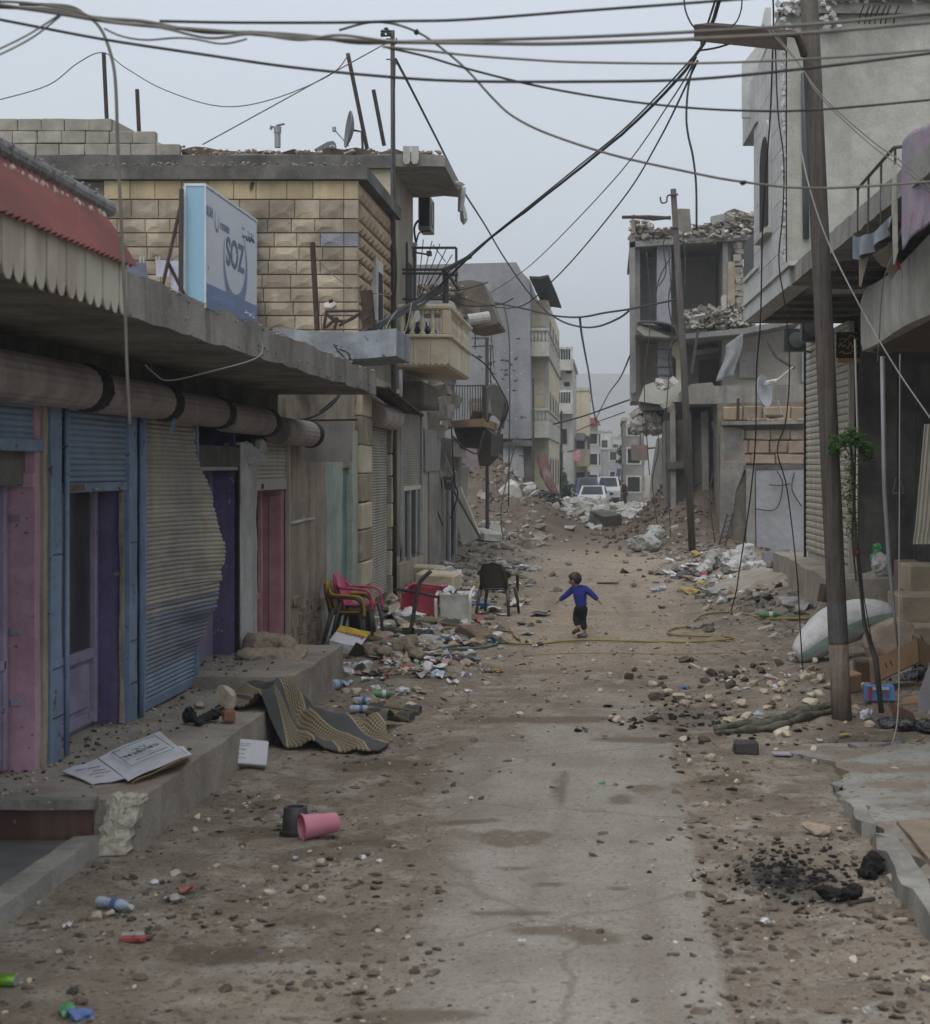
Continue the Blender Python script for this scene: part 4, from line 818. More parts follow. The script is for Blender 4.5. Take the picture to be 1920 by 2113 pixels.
# ---------------------------------------------------------------- LEFT: big grey party wall and the cream house in front of it
gh = thing('grey_house', 'tall grey rendered house with a bare party wall pitted by shrapnel', 'building', (-9, 77, 0))
Yg = 75
MB().pp([(780, 548), (1066, 541), (1076, 560), (1094, 578), (1096, 905), (780, 905)], Yg, 14).build('wall', grey_wall, gh)
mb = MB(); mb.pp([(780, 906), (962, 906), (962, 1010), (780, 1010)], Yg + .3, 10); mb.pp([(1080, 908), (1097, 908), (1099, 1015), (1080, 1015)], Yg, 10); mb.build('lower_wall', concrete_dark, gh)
MB().pr(1035, 912, 1103, 921, Yg - .5, .6).build('ledge', concrete_dark, gh)
for ua, ub, m_, nm in ((963, 984, M('orange brown door', (.27, .15, .09)), 'door'), (985, 1010, galv, 'shutter'), (1010, 1023, M('slate door', (.09, .12, .135)), 'door'), (1058, 1080, plaster_white, 'panel')): MB().pr(ua, 906, ub, 1012, Yg + .2, .4).build(nm, m_, gh)
mb = MB(); mb.pr(1023, 895, 1036, 1020, Yg - 2, 1); mb.build('dark_column', dark, gh)
mb = MB(); mb.pp([(1034, 924), (1060, 920), (1080, 925), (1082, 985), (1070, 992), (1048, 985), (1036, 960)], Yg - .1, .15); mb.build('tile_panel', M('white tile panel', (.5, .5, .5), (.35, .35, .36), 1.4, speck=((.12, .12, .12), 3, .6)), gh)
mb = MB(); mb.pp([(1036, 975), (1062, 1000), (1084, 1020), (1060, 1022), (1038, 1008)], Yg - 3, 1.5); mb.build('fallen_panel', iron, gh)
mb = MB()
for u, v in ((1044, 763), (1060, 762), (1064, 740), (1037, 744), (1036, 764), (1046, 772), (1052, 752), (1020, 745), (1018, 770), (1062, 808), (1064, 786), (1048, 866), (1075, 862), (1082, 860), (1010, 720), (990, 735), (1015, 700), (1048, 745), (1040, 775), (1035, 783), (985, 700), (1070, 700), (960, 745), (1000, 760), (1030, 830)):
    for j in range(R.choice([1, 2, 3])): mb.rock(P(u + R.uniform(-4, 4), v + R.uniform(-3, 3), Yg), R.uniform(.05, .11), (1.3, .12, .6), rz=0)
mb.build('shrapnel_pits', M('pit black', (.05, .05, .05)), gh, kind='stuff')
mb = MB()
for i in range(40): mb.rock(P(R.uniform(1000, 1085), R.uniform(700, 880), Yg), R.uniform(.03, .06), (1.2, .15, .7), rz=0)
mb.build('chips', M('chip white', (.5, .5, .5)), gh, kind='stuff')
mb = MB(); mb.prism([P(1093, 574, 74.6), P(1114, 575, 74.5), P(1132, 571, 74.4), P(1146, 602, 77), P(1159, 636, 80), P(1140, 633, 80), P(1122, 635, 80.3)], (0, 0, .1)); mb.build('roof_awning', M('black tarpaulin', (.03, .031, .035), (.045, .045, .05), 2), gh)
ch = thing('cream_house', 'cream stone house with two pale balconies jutting over the street', 'building', (-3.4, 85, 0))
Yc = 77
MB().b2((-8, Yc, 0), (-2.75, 95, 10.2)).build('wall', cream, ch)
for i in range(16): MB().b2((-3.62, Yc - .05, .3 + i * .62), (-2.86, Yc - .005, .9 + i * .62)).build('stone_course', cream, ch)
mb = MB(); mb.b2((-2.9, Yc - .06, 0), (-2.7, Yc + .3, 10)); mb.build('corner_pier', concrete_pale, ch)
for vt, vm, vb in ((678, 705, 735), (843, 868, 903)):
    z2, z1, z0 = [H - (v - V0) * 75.5 / F for v in (vt, vm, vb)]
    b = MB().b2((-3.52, 75.4, z0), (-2.66, 94, z1)).build('balcony', concrete_pale, ch)
    mb = MB(); mb.cbox((-3.1, 75.5, z2 - .05), (.92, .22, .12), .02); mb.cbox((-2.76, 84.7, z2 - .05), (.22, 18.4, .115), .02); mb.build('handrail', concrete_pale, ch)
    q = mesh_only(MB().lathe([(.08, 0), (.05, .1), (.1, .25), (.05, z2 - z1 - .12), (.08, z2 - z1 - .1)], (0, 0, 0), 8), 'baluster', concrete_pale, True)
    for i in range(5): piece('baluster', q, ch, (-3.42 + i * .17, 75.5, z1))
    for i in range(26): piece('baluster', q, ch, (-2.76, 75.9 + i * .7, z1))
for z in (1.5, 4.6, 8.0):
    for y in (79, 83, 87, 91):
        wd_ = MB().b2((-2.755, y, z), (-2.71, y + 1.2, z + 1.5)).build('window', galv, ch); MB().b2((-2.712, y + .1, z + .1), (-2.705, y + 1.1, z + 1.4)).build('pane', dark, wd_)
# ---------------------------------------------------------------- far end of the street
def house(name, label, mat, u0, u1, vt, Y, depth, floors, win=True, rail=None, cat='building', z0=0):
    o = thing(name, label, cat, (P((u0 + u1) / 2, V0, Y).x, Y + depth / 2, z0))
    a, b_ = P(u0, vt, Y), P(u1, vt, Y); zt = a.z
    MB().b2((a.x, Y, z0), (b_.x, Y + depth, zt)).build('wall', mat, o)
    MB().b2((a.x - .12, Y - .15, zt - .22), (b_.x + .12, Y + depth, zt + .02)).build('roof_slab', concrete_pale, o)
    w_ = b_.x - a.x
    for i in range(floors):
        z = z0 + (zt - z0) * (i + .35) / floors
        if win:
            n_ = max(1, int(w_ / 2.2))
            for j in range(n_):
                cx = a.x + w_ * (j + .5) / n_; f = MB().b2((cx - .55, Y - .05, z), (cx + .55, Y + .05, z + 1.25)).build('window', plaster_white, o); MB().b2((cx - .42, Y - .07, z + .12), (cx + .42, Y - .04, z + 1.14)).build('pane', dark, f)
            for y in np.arange(Y + 1.2, Y + depth - 1, 3.0):
                for xs_, sx in ((b_.x, 1), (a.x, -1)):
                    f = MB().b2((xs_ - .06, y, z), (xs_ + .05, y + 1.1, z + 1.25)).build('window', plaster_white, o); MB().b2((xs_ + sx * .05, y + .1, z + .1), (xs_ + sx * .07, y + 1.0, z + 1.15)).build('pane', dark, f)
    return o
o = house('far_house', 'whitish grey house with a balustraded roof beyond the cream house', concrete_pale, 1140, 1182, 742, 112, 14, 4, win=False)
for va, vb in ((716, 742), (805, 832)):
    z1, z0 = H - (va - V0) * 111 / F, H - (vb - V0) * 111 / F; xa, xb = P(1143, 0, 111).x, P(1183, 0, 111).x
    MB().b2((xa, 110.9, z0 - .7), (xb, 112, z0)).build('balcony', concrete_pale, o); MB().b2((xa, 110.9, z1 - .14), (xb, 111.1, z1)).build('handrail', plaster_white, o)
    for i in range(7): MB().b2((xa + i * (xb - xa - .3) / 6, 110.92, z0), (xa + i * (xb - xa - .3) / 6 + .28, 111.05, z1 - .14)).build('baluster', plaster_white, o)
for u, v, uu, vv_ in ((1165, 788, 1176, 796), (1150, 775, 1158, 782), (1168, 760, 1179, 770), (1154, 885, 1170, 915)): MB().pr(u, v, uu, vv_, 111.9, .2).build('window', dark, o)
o = house('far_house', 'pale yellow house with a rounded balcony far down the street', M('pale yellow render', (.55, .47, .28), (.46, .39, .24), .5), 1180, 1212, 806, 132, 16, 3)
MB().b2((P(1184, 0, 131).x, 130.6, 5.0), (P(1217, 0, 131).x, 136, 8.6)).build('balcony', cream, o); MB().b2((P(1183, 0, 131).x, 130.5, 8.5), (P(1218, 0, 131).x, 136, 8.75)).build('handrail', concrete_pale, o)
MB().b2((P(1182, 0, 130).x, 128, 2.6), (P(1218, 0, 130).x, 131.9, 3.9)).build('balcony', cream, o)
aw2 = MB(); aw2.prism([P(1162, 902, 118), P(1175, 893, 122), P(1207, 893, 126), P(1212, 903, 120), P(1206, 909, 119), P(1170, 908, 118)], (0, 3, 0)); aw2.build('shop_awning', iron, None, label='dark awning over a shop far down the street beneath the yellow house', cat='awning')
o = house('far_house', 'narrow grey house with a red tiled roof tower at the street end', M('far grey render', (.4, .4, .39), (.33, .33, .32), .5), 1211, 1236, 890, 158, 18, 3)
MB().pp([(1213, 874), (1217, 862), (1232, 862), (1240, 876)], 157, 4).build('tiled_roof', M('red roof tile', (.34, .1, .07), (.25, .08, .06), 1), o); MB().pr(1218, 876, 1234, 891, 158, 3).build('tower', concrete_pale, o)
for i, (ua, ub, vt, Y, lb) in enumerate(((1234, 1262, 888, 235, 'long white house with dark windows closing the street end'), (1258, 1283, 900, 260, 'low white flat roofed house behind the street end'), (1240, 1292, 924, 210, 'low grey walled house across the end of the street'), (1225, 1250, 905, 300, 'small white house on the foot of the hill'), (1278, 1302, 896, 320, 'square white house partly hidden behind the right hand ruin'))):
    house('far_house', lb, (plaster_white, concrete_pale, grey_wall, plaster_white, concrete_pale)[i], ua, ub, vt, Y, 12, 2)
o = house('far_house', 'battered grey house standing close behind the ruin on the right', concrete, 1287, 1330, 862, 118, 16, 3)
sgn = MB().pr(1303, 918, 1338, 950, 100, .4).build('shop_sign', M('brown sign box', (.2, .15, .12), (.16, .12, .1), 2), None, label='brownish box sign sticking out beyond the right hand mound', cat='sign')
MB().tube([P(1322, 918, 100), P(1322, 880, 100)], .05, 5).build('bracket', iron, sgn); MB().tube([P(1338, 925, 100.2), P(1372, 922, 100.2)], .06, 5).build('bracket', iron, sgn)
for i, (u, vt, vb, Y, x) in enumerate(((1112, 905, 1000, 98, 0), (1135, 925, 1005, 104, 0))):
    house('side_shop', ('olive brown shopfront below the cream house', 'grey brown shop with lowered shutters behind the parked blue car')[i], (M('olive shopfront', (.2, .19, .13), (.15, .14, .1), .7), concrete_dark)[i], u - 14, u + 22, vt, Y, 6, 1, win=False)
for i, (u, v, uu, vv_, c, lb) in enumerate(((1139, 906, 1160, 932, (.12, .27, .42), 'small blue and white shop sign on the far left shops'), (1185, 930, 1198, 950, (.5, .18, .2), 'tilted red and white checked panel beyond the blue car'))):
    s3 = MB().pr(u, v, uu, vv_, 95 + 12 * i, .2).build('shop_sign', M('far sign %s' % 'ab'[i], c, (.45, .45, .47), .9 + 2 * i, lo=.48, hi=.52, bump=0), None, label=lb, cat='sign'); MB().tube([P(u, v, 95.1 + 12 * i), P(u - 14, v + 2, 95.1 + 12 * i)], .05, 5).build('bracket', iron, s3)
leaf = M('far foliage', (.05, .08, .04), (.03, .05, .028), 3, bump=0, rnd=.1)
def tree(label, c, rad, hgt, n_, lo_=.45):
    o = thing('tree', label, 'tree', c); c = Vector(c); k_ = MB(); k_.tube([c, c + Vector((.1, 0, hgt * .35)), c + Vector((0, .1, hgt * .6))], [.16, .12, .07], 6)
    for i in range(5): k_.tube([c + Vector((0, 0, hgt * (.3 + .05 * i))), c + Vector((R.uniform(-1, 1) * rad * .7, R.uniform(-1, 1) * rad * .7, hgt * R.uniform(.6, .9)))], [.07, .02], 4)
    k_.build('trunk', wood, o); q = MB()
    cl = [(Vector((R.gauss(0, .45) * rad, R.gauss(0, .45) * rad, hgt * R.uniform(lo_, .95))), R.uniform(.25, .5) * rad) for _ in range(14)]
    for i in range(n_):
        cc, rr = R.choice(cl); p_ = c + cc + Vector((R.gauss(0, .5), R.gauss(0, .5), R.gauss(0, .45))) * rr; a = Vector((R.gauss(0, 1), R.gauss(0, 1), R.gauss(0, 1))).normalized(); b_ = a.orthogonal(); s_ = R.uniform(.1, .22)
        q.add([p_ + a * s_, p_ + b_ * s_ * .6, p_ - a * s_, p_ - b_ * s_ * .6], [(0, 1, 2, 3)])
    q.build('crown', leaf, o)
tree('small dark green tree in front of the far left shops', (P(1150, 0, 100).x, 100, 0), 1.1, 2.0, 900)
tree('dark bushy tree beside the far right house', (P(1293, 0, 150).x, 150, 0), .85, 4.6, 900, .62)
# red and white canvas bundle leaning on the left, beyond the grey house
mb = MB(); mb.tube([P(1120, 945, 74), P(1126, 975, 73), P(1136, 1000, 72.5), P(1151, 1026, 72)], [.24, .26, .2, .14], 10); mb.build('rolled_awning', M('faded red canvas', (.13, .055, .05), (.085, .05, .045), 1.6, streak=((.22, .18, .16), 2, .8)), None, label='faded red rolled canvas awning leaning askew beyond the grey house', cat='rolled awning')
# masts and roof things on the left
mb = thing('utility_pole', 'slim steel utility mast with insulators rising beside the stone house', 'pole', (-4.03, 31.5, 0))
MB().tube([(-4.02, 31.5, 0), (-4.03, 31.5, 6), (-4.05, 31.5, 10.72)], [.055, .05, .042], 10).build('mast', iron, mb, smooth=True)
for u, v in ((790, 72), (803, 72), (797, 67)): MB().lathe([(.03, 0), (.05, .02), (.03, .05), (.05, .07), (.02, .1)], P(u, v, 31.4), 8).build('insulator', iron, mb)
MB().tube([P(786, 74, 31.4), P(808, 73, 31.4)], .02, 5).build('crossarm', iron, mb)
for v in (80, 122): MB().tube(smooth_path([P(798, v, 31.4), P(808, v + 1, 31.35), P(811, v + 10, 31.35), P(818, v + 9, 31.35), P(818, v - 2, 31.35)], 4), .014, 5).build('hook', iron, mb)
for u0, v0, u1, v1, Y, lb, m_ in ((214, 108, 221, 258, 32.3, 'tall iron rod standing on the block parapet at the far left', rust), (283, 184, 288, 292, 32.3, 'shorter iron rod on the block parapet, right of the tall one', rust), (718, 110, 759, 312, 32.6, 'long leaning iron rod on the roof beside the satellite dish', rust), (771, 185, 793, 300, 33, 'short leaning iron rod next to the utility mast', rust), (645, 500, 655, 682, 24.5, 'rusty upright iron rod on the plastered shop roof', rust)):
    MB().tube([P(u1, v1, Y), P((u0 + u1) / 2, (v0 + v1) / 2, Y), P(u0, v0, Y)], .04, 8).build('iron_rod', m_, None, label=lb, cat='rod')
o = thing('chimney_pipe', 'grey vent pipe with a torn cap on the rubble roof', 'chimney', P(573, 304, 32.4))
MB().lathe([(.06, 0), (.06, .28), (.072, .28), (.075, .4), (.06, .4)], P(573, 304, 32.4), 14).build('pipe', galv, o, smooth=40)
q = MB(); q.box(P(566, 262, 32.4), (.14, .1, .03), (.2, .3, 0)); q.box(P(579, 257, 32.4), (.16, .1, .02), (0, -.25, 0)); q.box(P(560, 264, 32.4), (.05, .05, .06), (0, .5, .3)); q.box(P(573, 262, 32.4), (.1, .1, .02)); q.build('cap', galv, o)
def dish(label, c, rad, aim, mat, parts=True):
    o = thing('satellite_dish', label, 'satellite dish', c); c = Vector(c); n = Vector(aim).normalized(); rt = n.to_track_quat('Z', 'Y').to_euler()
    MB().lathe([(0.001, .0)] + [(rad * i / 8, rad * .28 * (i / 8) ** 2) for i in range(1, 9)] + [(rad * i / 8, rad * .28 * (i / 8) ** 2 - .02) for i in range(8, 0, -1)] + [(.001, -.02)], c, 24, rt, cap=False).build('reflector', mat, o, smooth=40)
    MB().tube([c - n * .02, c - n * .18, c - n * .2 + Vector((0, 0, -rad * 1.1))], .025, 6).build('mount', iron, o)
    up = Vector((0, 0, 1)); e = c + n * rad * 1.0 - up * .05
    MB().tube([c - up * rad * .9 + n * rad * .2, e], .012, 5).build('feed_arm', galv, o); MB().cbox(e, (.07, .07, .1), .01).build('receiver', galv, o)
    return o
dish('large grey satellite dish edge on upon the rubble roof', P(728, 268, 32.5), .36, (-.95, -.3, .12), M('weathered dish', (.16, .17, .185), (.12, .13, .14), 5, rough=.6))
mb = MB(); mb.pp([(648, 308), (676, 292), (688, 290), (690, 300), (660, 311)], 32.3, .3); mb.build('metal_sheet', M('weathered dish', (1, 1, 1)), None, label='dark bent metal sheet lying on the rubble roof beside the dish', cat='metal sheet')
# iron table frame on the blue grey canopy
o = thing('scrap_table', 'rusty bent iron table frame resting on the plastered shop roof', 'frame', P(710, 680, 22.8))
bars(o, 22.8, [(672, 642, 744, 641), (674, 643, 668, 679), (744, 641, 752, 678), (697, 655, 690, 680), (674, 648, 696, 668), (740, 648, 700, 672), (696, 655, 672, 676), (752, 662, 765, 650)], .022, rust); MB().tube(smooth_path([P(674, 648, 22.9), P(700, 662, 22.9), P(722, 660, 22.9), P(744, 646, 22.9)], 4), .022, 6).build('bar', rust, o)
MB().tube([P(756, 600, 24), P(764, 680, 24)], .09, 8).build('iron_post', rust, None, label='stubby rust brown iron post behind the bent table frame', cat='post')
# clothes on a line behind the sign
cl_ = thing('clothes_line', 'thin washing line strung behind the box sign', 'clothes line', P(340, 535, 13.0)); MB().tube(smooth_path([P(255, 545, 13), P(300, 536, 13), P(345, 535, 13), P(420, 540, 13)], 5), .004, 5).build('line', wire_g, cl_)
for u in (290, 297, 323, 329, 352, 380): MB().cbox(P(u, 536, 12.99), (.012, .012, .05), .002).build('peg', flat('peg', (.5, .48, .44)), cl_)
def cloth(poly, Y, mat, nm, lb, d=.012, wob=.02, hole=None):
    mb = MB(); vs_ = [P(u, v, Y) for u, v in poly]; mb.prism([p + Vector((0, R.uniform(-wob, wob), 0)) * 0 + p * 0 for p in vs_], (0, d, 0)); return mb.build(nm, mat, None, label=lb, cat=nm.replace('_', ' '))
denim = M('grey jeans', (.2, .21, .26), (.15, .16, .2), 5, bump=.2); whitec = M('white laundry', (.58, .56, .66), (.5, .48, .58), 5, bump=.15)
cloth([(262, 540), (299, 536), (304, 565), (311, 606), (283, 600), (271, 572), (266, 592), (258, 592)], 13.05, denim, 'jeans', 'grey jeans pegged on the line between the awning and the sign')
cloth([(322, 535), (350, 538), (350, 570), (322, 571)], 13.05, whitec, 'white_cloth', 'small white cloth pegged beside the jeans')
cloth([(352, 540), (362, 534), (382, 534), (392, 545), (391, 600), (384, 622), (370, 623), (364, 597), (353, 594)], 13.1, whitec, 'white_shirt', 'long white shirt hanging just behind the box sign')
# second slim pole further along on the left
o = thing('utility_pole', 'slim iron pole with brackets in front of the grey party wall', 'pole', (P(1006, 0, 47).x, 47, 0)); MB().tube([(P(1006, 0, 47).x, 47, 0), P(1005, 698, 47)], .05, 8).build('mast', iron, o)
bars(o, 47, [(974, 697, 1010, 697), (1010, 712, 1020, 716), (974, 715, 1004, 713), (981, 690, 981, 720), (1013, 712, 1013, 832)], .022, iron)
MB().cbox(P(1010, 750, 46.9), (.16, .1, .1), .01).build('junction_box', iron, o)
mb = thing('utility_pole', 'thin dark pole standing before the cream house', 'pole', (P(1100, 0, 72).x, 72, 0)); MB().tube([(P(1101, 0, 72).x, 72, 0), P(1101, 780, 72)], .05, 6).build('mast', iron, mb); bars(mb, 72, [(1097, 785, 1105, 785)], .02)
mb = thing('utility_pole', 'thin dark pole at the foot of the lower cream balcony', 'pole', (P(1159, 0, 92).x, 92, 0)); MB().tube([(P(1159, 0, 92).x, 92, 0), P(1159, 847, 92)], .06, 6).build('mast', iron, mb); bars(mb, 92, [(1155, 852, 1163, 852)], .02)
# ---------------------------------------------------------------- RIGHT: terrace house with the pointed window
th = thing('terrace_house', 'grey concrete house with a clad corner, pointed window and projecting terrace', 'building', (4.5, 24, 0))
def RX(Xr, u): Y = Xr * F / (u - 1165); return Vector(((u - U0) * Y / F, Y, 0))      # points on lines of the slightly turned right-hand frontage
def rline(Xr, Y): return Xr - 90.0 / F * Y
cN = RX(3.1, 1622); cF = RX(3.1, 1562); bF = RX(3.1, 1535)
mb = MB(); mb.prism([(cN.x + .02, cN.y, 5.22), (9, cN.y + .1, 5.22), (9, cF.y + 1, 5.22), (cF.x + .04, cF.y, 5.22)], (0, 0, 3.62)); mb.build('wall', concrete_pale, th)
# street cladding in courses with open joints
pm = (cF - cN); ln_ = pm.length; dr = pm.normalized(); nrm = Vector((-dr.y, dr.x, 0));  nrm = nrm if nrm.x < 0 else -nrm
zz = 5.2; ci = 0
while zz < 8.8:
    h_ = .36; t = 0.0; seams = [0, .46, 1.0] if ci % 2 else [0, .3, .74, 1.0]
    for a, b_ in zip(seams, seams[1:]):
        p0 = cN + dr * (ln_ * a + .004); p1 = cN + dr * (ln_ * b_ - .004); q = MB()
        inside = (a + b_) / 2
        q.prism([p0 + Vector((0, 0, zz)), p1 + Vector((0, 0, zz)), p1 + Vector((0, 0, zz + h_ - .01)), p0 + Vector((0, 0, zz + h_ - .01))], nrm * .045); q.build('cladding_slab', white_clad, th)
    zz += h_; ci += 1
mb = MB()
for i in range(90): mb.rock(cN + nrm * .04 + Vector((R.uniform(-.015, .02), -.01, R.uniform(5.2, 8.75))), R.uniform(.012, .035), (1, 1, 1.8))
mb.build('chipped_edge', plaster_white, th, kind='stuff')
def on_wall(s_, z, off): return cN + dr * s_ + nrm * off + Vector((0, 0, z))
def arch(s0, s1, z0, zs, zt, off, th_):
    pts = [on_wall(s0, z0, off), on_wall(s1, z0, off), on_wall(s1, zs, off)]
    for i in range(1, 8): t = i / 8; pts.append(on_wall(s1 + ((s0 + s1) / 2 - s1) * (t ** 1.6), zs + (zt - zs) * math.sin(t * math.pi / 2), off))
    pts.append(on_wall((s0 + s1) / 2, zt, off))
    for i in range(7, 0, -1): t = i / 8; pts.append(on_wall(s0 + ((s0 + s1) / 2 - s0) * (t ** 1.6), zs + (zt - zs) * math.sin(t * math.pi / 2), off))
    pts.append(on_wall(s0, zs, off)); return MB().prism(pts, nrm * th_)
sA = (RX(3.1, 1597) - cN).length; sB = (RX(3.1, 1579) - cN).length
wn = arch(sA - .14, sB + .14, 5.98, 7.2, 7.75, .046, .03).build('window', white_clad, th); arch(sA, sB, 6.1, 7.1, 7.5, .078, .006).build('pane', dark, wn)
MB().prism([on_wall(sA - .2, 5.96, .046), on_wall(sB + .2, 5.96, .046), on_wall(sB + .2, 6.04, .046), on_wall(sA - .2, 6.04, .046)], nrm * .1).build('sill', concrete_pale, wn)
# parapet bands running past the corner
def band(u0, u1, Xr, z0, z1, off, tk, m_, nm='band'):
    a, b_ = RX(Xr, u0), RX(Xr, u1); q = MB(); q.prism([a + Vector((0, 0, z0)), b_ + Vector((0, 0, z0)), b_ + Vector((0, 0, z1)), a + Vector((0, 0, z1))], (tk, 0, 0)); return q.build(nm, m_, th)
band(1535, 1628, 3.06, 4.98, 5.22, 0, .3, white_clad); band(1532, 1628, 3.02, 5.225, 5.29, 0, .2, white_clad, 'ledge'); band(1535, 1562, 3.06, 5.30, 5.62, 0, .12, white_clad, 'parapet'); band(1533, 1563, 3.02, 5.625, 5.69, 0, .2, white_clad, 'ledge')
band(1535, 1562, 3.1, 5.70, 6.35, 0, .02, iron, 'railing_panel')
band(1533, 1561, 3.02, 7.95, 8.75, 0, .5, white_clad, 'eave'); MB().pp([(1532, 132), (1562, 95), (1580, 15), (1592, 15), (1592, 190), (1562, 242), (1532, 242)], 27.2, .08).build('eave', white_clad, th)
# terrace slab toward the viewer, hollow-block soffit
mb = MB(); a = RX(3.1, 1628); b_ = Vector((rline(3.1, 12.5), 12.5, 0)); nS = 40; vs_ = []
for i in range(nS + 1):
    p_ = a + (b_ - a) * i / nS
    for dx, z in ((R.uniform(-.008, .008), 5.0 + R.uniform(-.008, .008)), (R.uniform(-.008, .008), 5.24 + R.uniform(-.008, .008)), (6, 5.24), (6, 5.0)): vs_.append((p_.x + dx, p_.y, z))
mb.add(vs_, [(i * 4 + j, i * 4 + (j + 1) % 4, i * 4 + 4 + (j + 1) % 4, i * 4 + 4 + j) for i in range(nS) for j in range(4)] + [(3, 2, 1, 0), tuple(range(nS * 4, nS * 4 + 4))]); mb.build('terrace_slab', concrete, th, smooth=30)
for i in range(13):
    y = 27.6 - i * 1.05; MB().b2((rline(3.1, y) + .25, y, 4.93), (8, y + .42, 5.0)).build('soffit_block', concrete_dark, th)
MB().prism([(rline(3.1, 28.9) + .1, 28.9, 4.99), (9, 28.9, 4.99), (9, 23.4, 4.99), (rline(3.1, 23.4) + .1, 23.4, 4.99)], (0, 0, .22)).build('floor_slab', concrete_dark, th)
# roof edge: broken slab, blocks, rebar
MB().rbox((cN.x - .05, cN.y - .1, 8.84), (9, cF.y + 1, 9.0), 1, 0).build('roof_slab', concrete, th)
mb = MB()
for i in range(160): mb.chunk((R.uniform(cN.x - .1, cN.x + .75), cN.y + R.uniform(-.2, .6), R.uniform(8.62, 9.04)), [R.uniform(.03, .1) for _ in range(3)], 1.2)
for i in range(160): mb.rock((R.uniform(cN.x + .6, 6.0), cN.y - .1 + R.uniform(-.05, .3), 9.0), R.uniform(.02, .06))
mb.build('broken_edge', plaster_white, th, kind='stuff')
for ua, ub in ((1700, 1764), (1767, 1885), (1889, 1960)): MB().cbox((P((ua + ub) / 2, 0, 23.4).x, 23.35, 9.13), ((ub - ua) * 23.4 / F - .02, .2, .26), .02, jit=.015).build('parapet_block', block, th)
for u in (1773, 1785, 1795, 1806, 1818, 1828, 1845): MB().tube(smooth_path([P(u, 48, 23.38), P(u + 3, 30, 23.2), P(u + 11, 10, 23.1)], 3), .011, 5).build('rebar', iron, th)
MB().tube([P(1660, 150, 23.42), P(1662, 300, 23.42), P(1664, 492, 23.42)], .045, 8).build('drainpipe', M('slate pipe', (.1, .12, .13)), th, smooth=True)
mb = MB(); mb.tube([P(u, v, 23.49) for u, v in ((1705, 256), (1724, 257), (1726, 280), (1731, 288))], .008, 4); mb.tube([P(u, v, 23.49) for u, v in ((1812, 246), (1808, 300), (1790, 350), (1776, 400))], .008, 4); mb.build('crack', concrete_dark, th)
# lower storey: pale ribbed shutter, return wall with a dark metal front
sa, sb = RX(4.6, 1668), RX(4.6, 1757); d_ = (sb - sa); L_ = d_.length; dd = d_.normalized()
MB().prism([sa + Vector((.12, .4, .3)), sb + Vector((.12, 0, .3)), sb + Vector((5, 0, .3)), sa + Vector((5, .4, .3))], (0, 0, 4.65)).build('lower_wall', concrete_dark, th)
sh = MB().prism([sa + Vector((0, 0, .8)), sb + Vector((0, 0, .8)), sb + Vector((0, 0, .92)), sa + Vector((0, 0, .92))], (.05, 0, 0)).build('shutter', slat_pale, th, label='pale wide ribbed rolling shutter')
ang = math.atan2(d_.y, d_.x); RIB = 34; ph = 3.95 / RIB
mb = MB(); pr_ = [(0, 0), (.03, .12), (.04, .5), (.036, .86), (.0, 1.0)]; vs_ = []
for yy in (-.5, .5):
    for x, z in pr_: vs_.append((x, yy, z))
mb.add(vs_, [(i, i + 1, 6 + i, 5 + i) for i in range(4)]); rme = mesh_only(mb, 'slat', slat_pale)
mid = (sa + sb) / 2
for i in range(RIB): piece('slat', rme, sh, mid + Vector((-.0, 0, .93 + i * ph)), (1, L_, ph), (0, 0, ang + math.pi / 2 + math.pi * (1 if math.cos(ang + math.pi / 2) > 0 else 0)))
MB().cbox(sb + Vector((.0, -.03, 2.8)), (.1, .07, 4.1), .01).build('shutter_rail', slat_pale, th)
MB().tube([sa + Vector((-.05, .03, z)) for z in (.8, 3, 4.9)], .03, 6).build('shutter_rail', black, th)
rw = M('dark metal front', (.052, .055, .056), (.035, .037, .038), 1.6, rough=.5, bump=.1, streak=((.09, .085, .08), 2, .5))
q0, q1 = P(1762, 1100, 27.4), P(1912, 1100, 25.9)
MB().prism([(q0.x, q0.y, .8), (q1.x + 3, q1.y - .3, .8), (q1.x + 3, q1.y + 3, .8), (q0.x, q0.y + 3, .8)], (0, 0, 4.1)).build('metal_front', rw, th)
def onq(u, v): t = (u - 1762) / 150.0; Y = 27.4 - 1.5 * t; return P(u, v, Y - .03)
for u in (1779, 1852, 1890): MB().tube([onq(u, 740), onq(u, 1160)], .018, 5).build('seam', iron, th)
MB().tube([onq(1850, 985), onq(1848, 1000), onq(1843, 1015), onq(1846, 1018), onq(1868, 1017), onq(1866, 1008), onq(1856, 985)], .02, 5).build('chalk_mark', M('smeared chalk', (.16, .18, .2), (.1, .11, .12), 9), th)
# air conditioners below the terrace
for ua, va, ub, vb, Y, lb in ((1619, 678, 1664, 724, 30.6, 'dark outdoor air conditioner under the terrace, the lower of the pair'), (1656, 644, 1698, 704, 29.6, 'dark outdoor air conditioner behind the wooden pole, the higher of the pair')):
    o = thing('air_conditioner', lb, 'air conditioner', P((ua + ub) / 2, vb, Y)); MB().pr(ua, va, ub, vb, Y, .35).build('casing', M('black green casing', (.025, .035, .035), (.035, .045, .045), 5, rough=.5), o)
    c = P((ua + ub) / 2 + 4, (va + vb) / 2, Y - .02); rr = (vb - va) * .36 * Y / F; MB().lathe([(.01, 0), (rr, 0), (rr * .95, .03), (.02, .05)], c, 18, (math.pi / 2, 0, 0)).build('fan_guard', M('grey fan', (.12, .12, .115)), o)
    MB().tube([P(ub, vb, Y + .3), P(ub + 12, vb + 4, Y + .5)], .02, 5).build('bracket', iron, o)
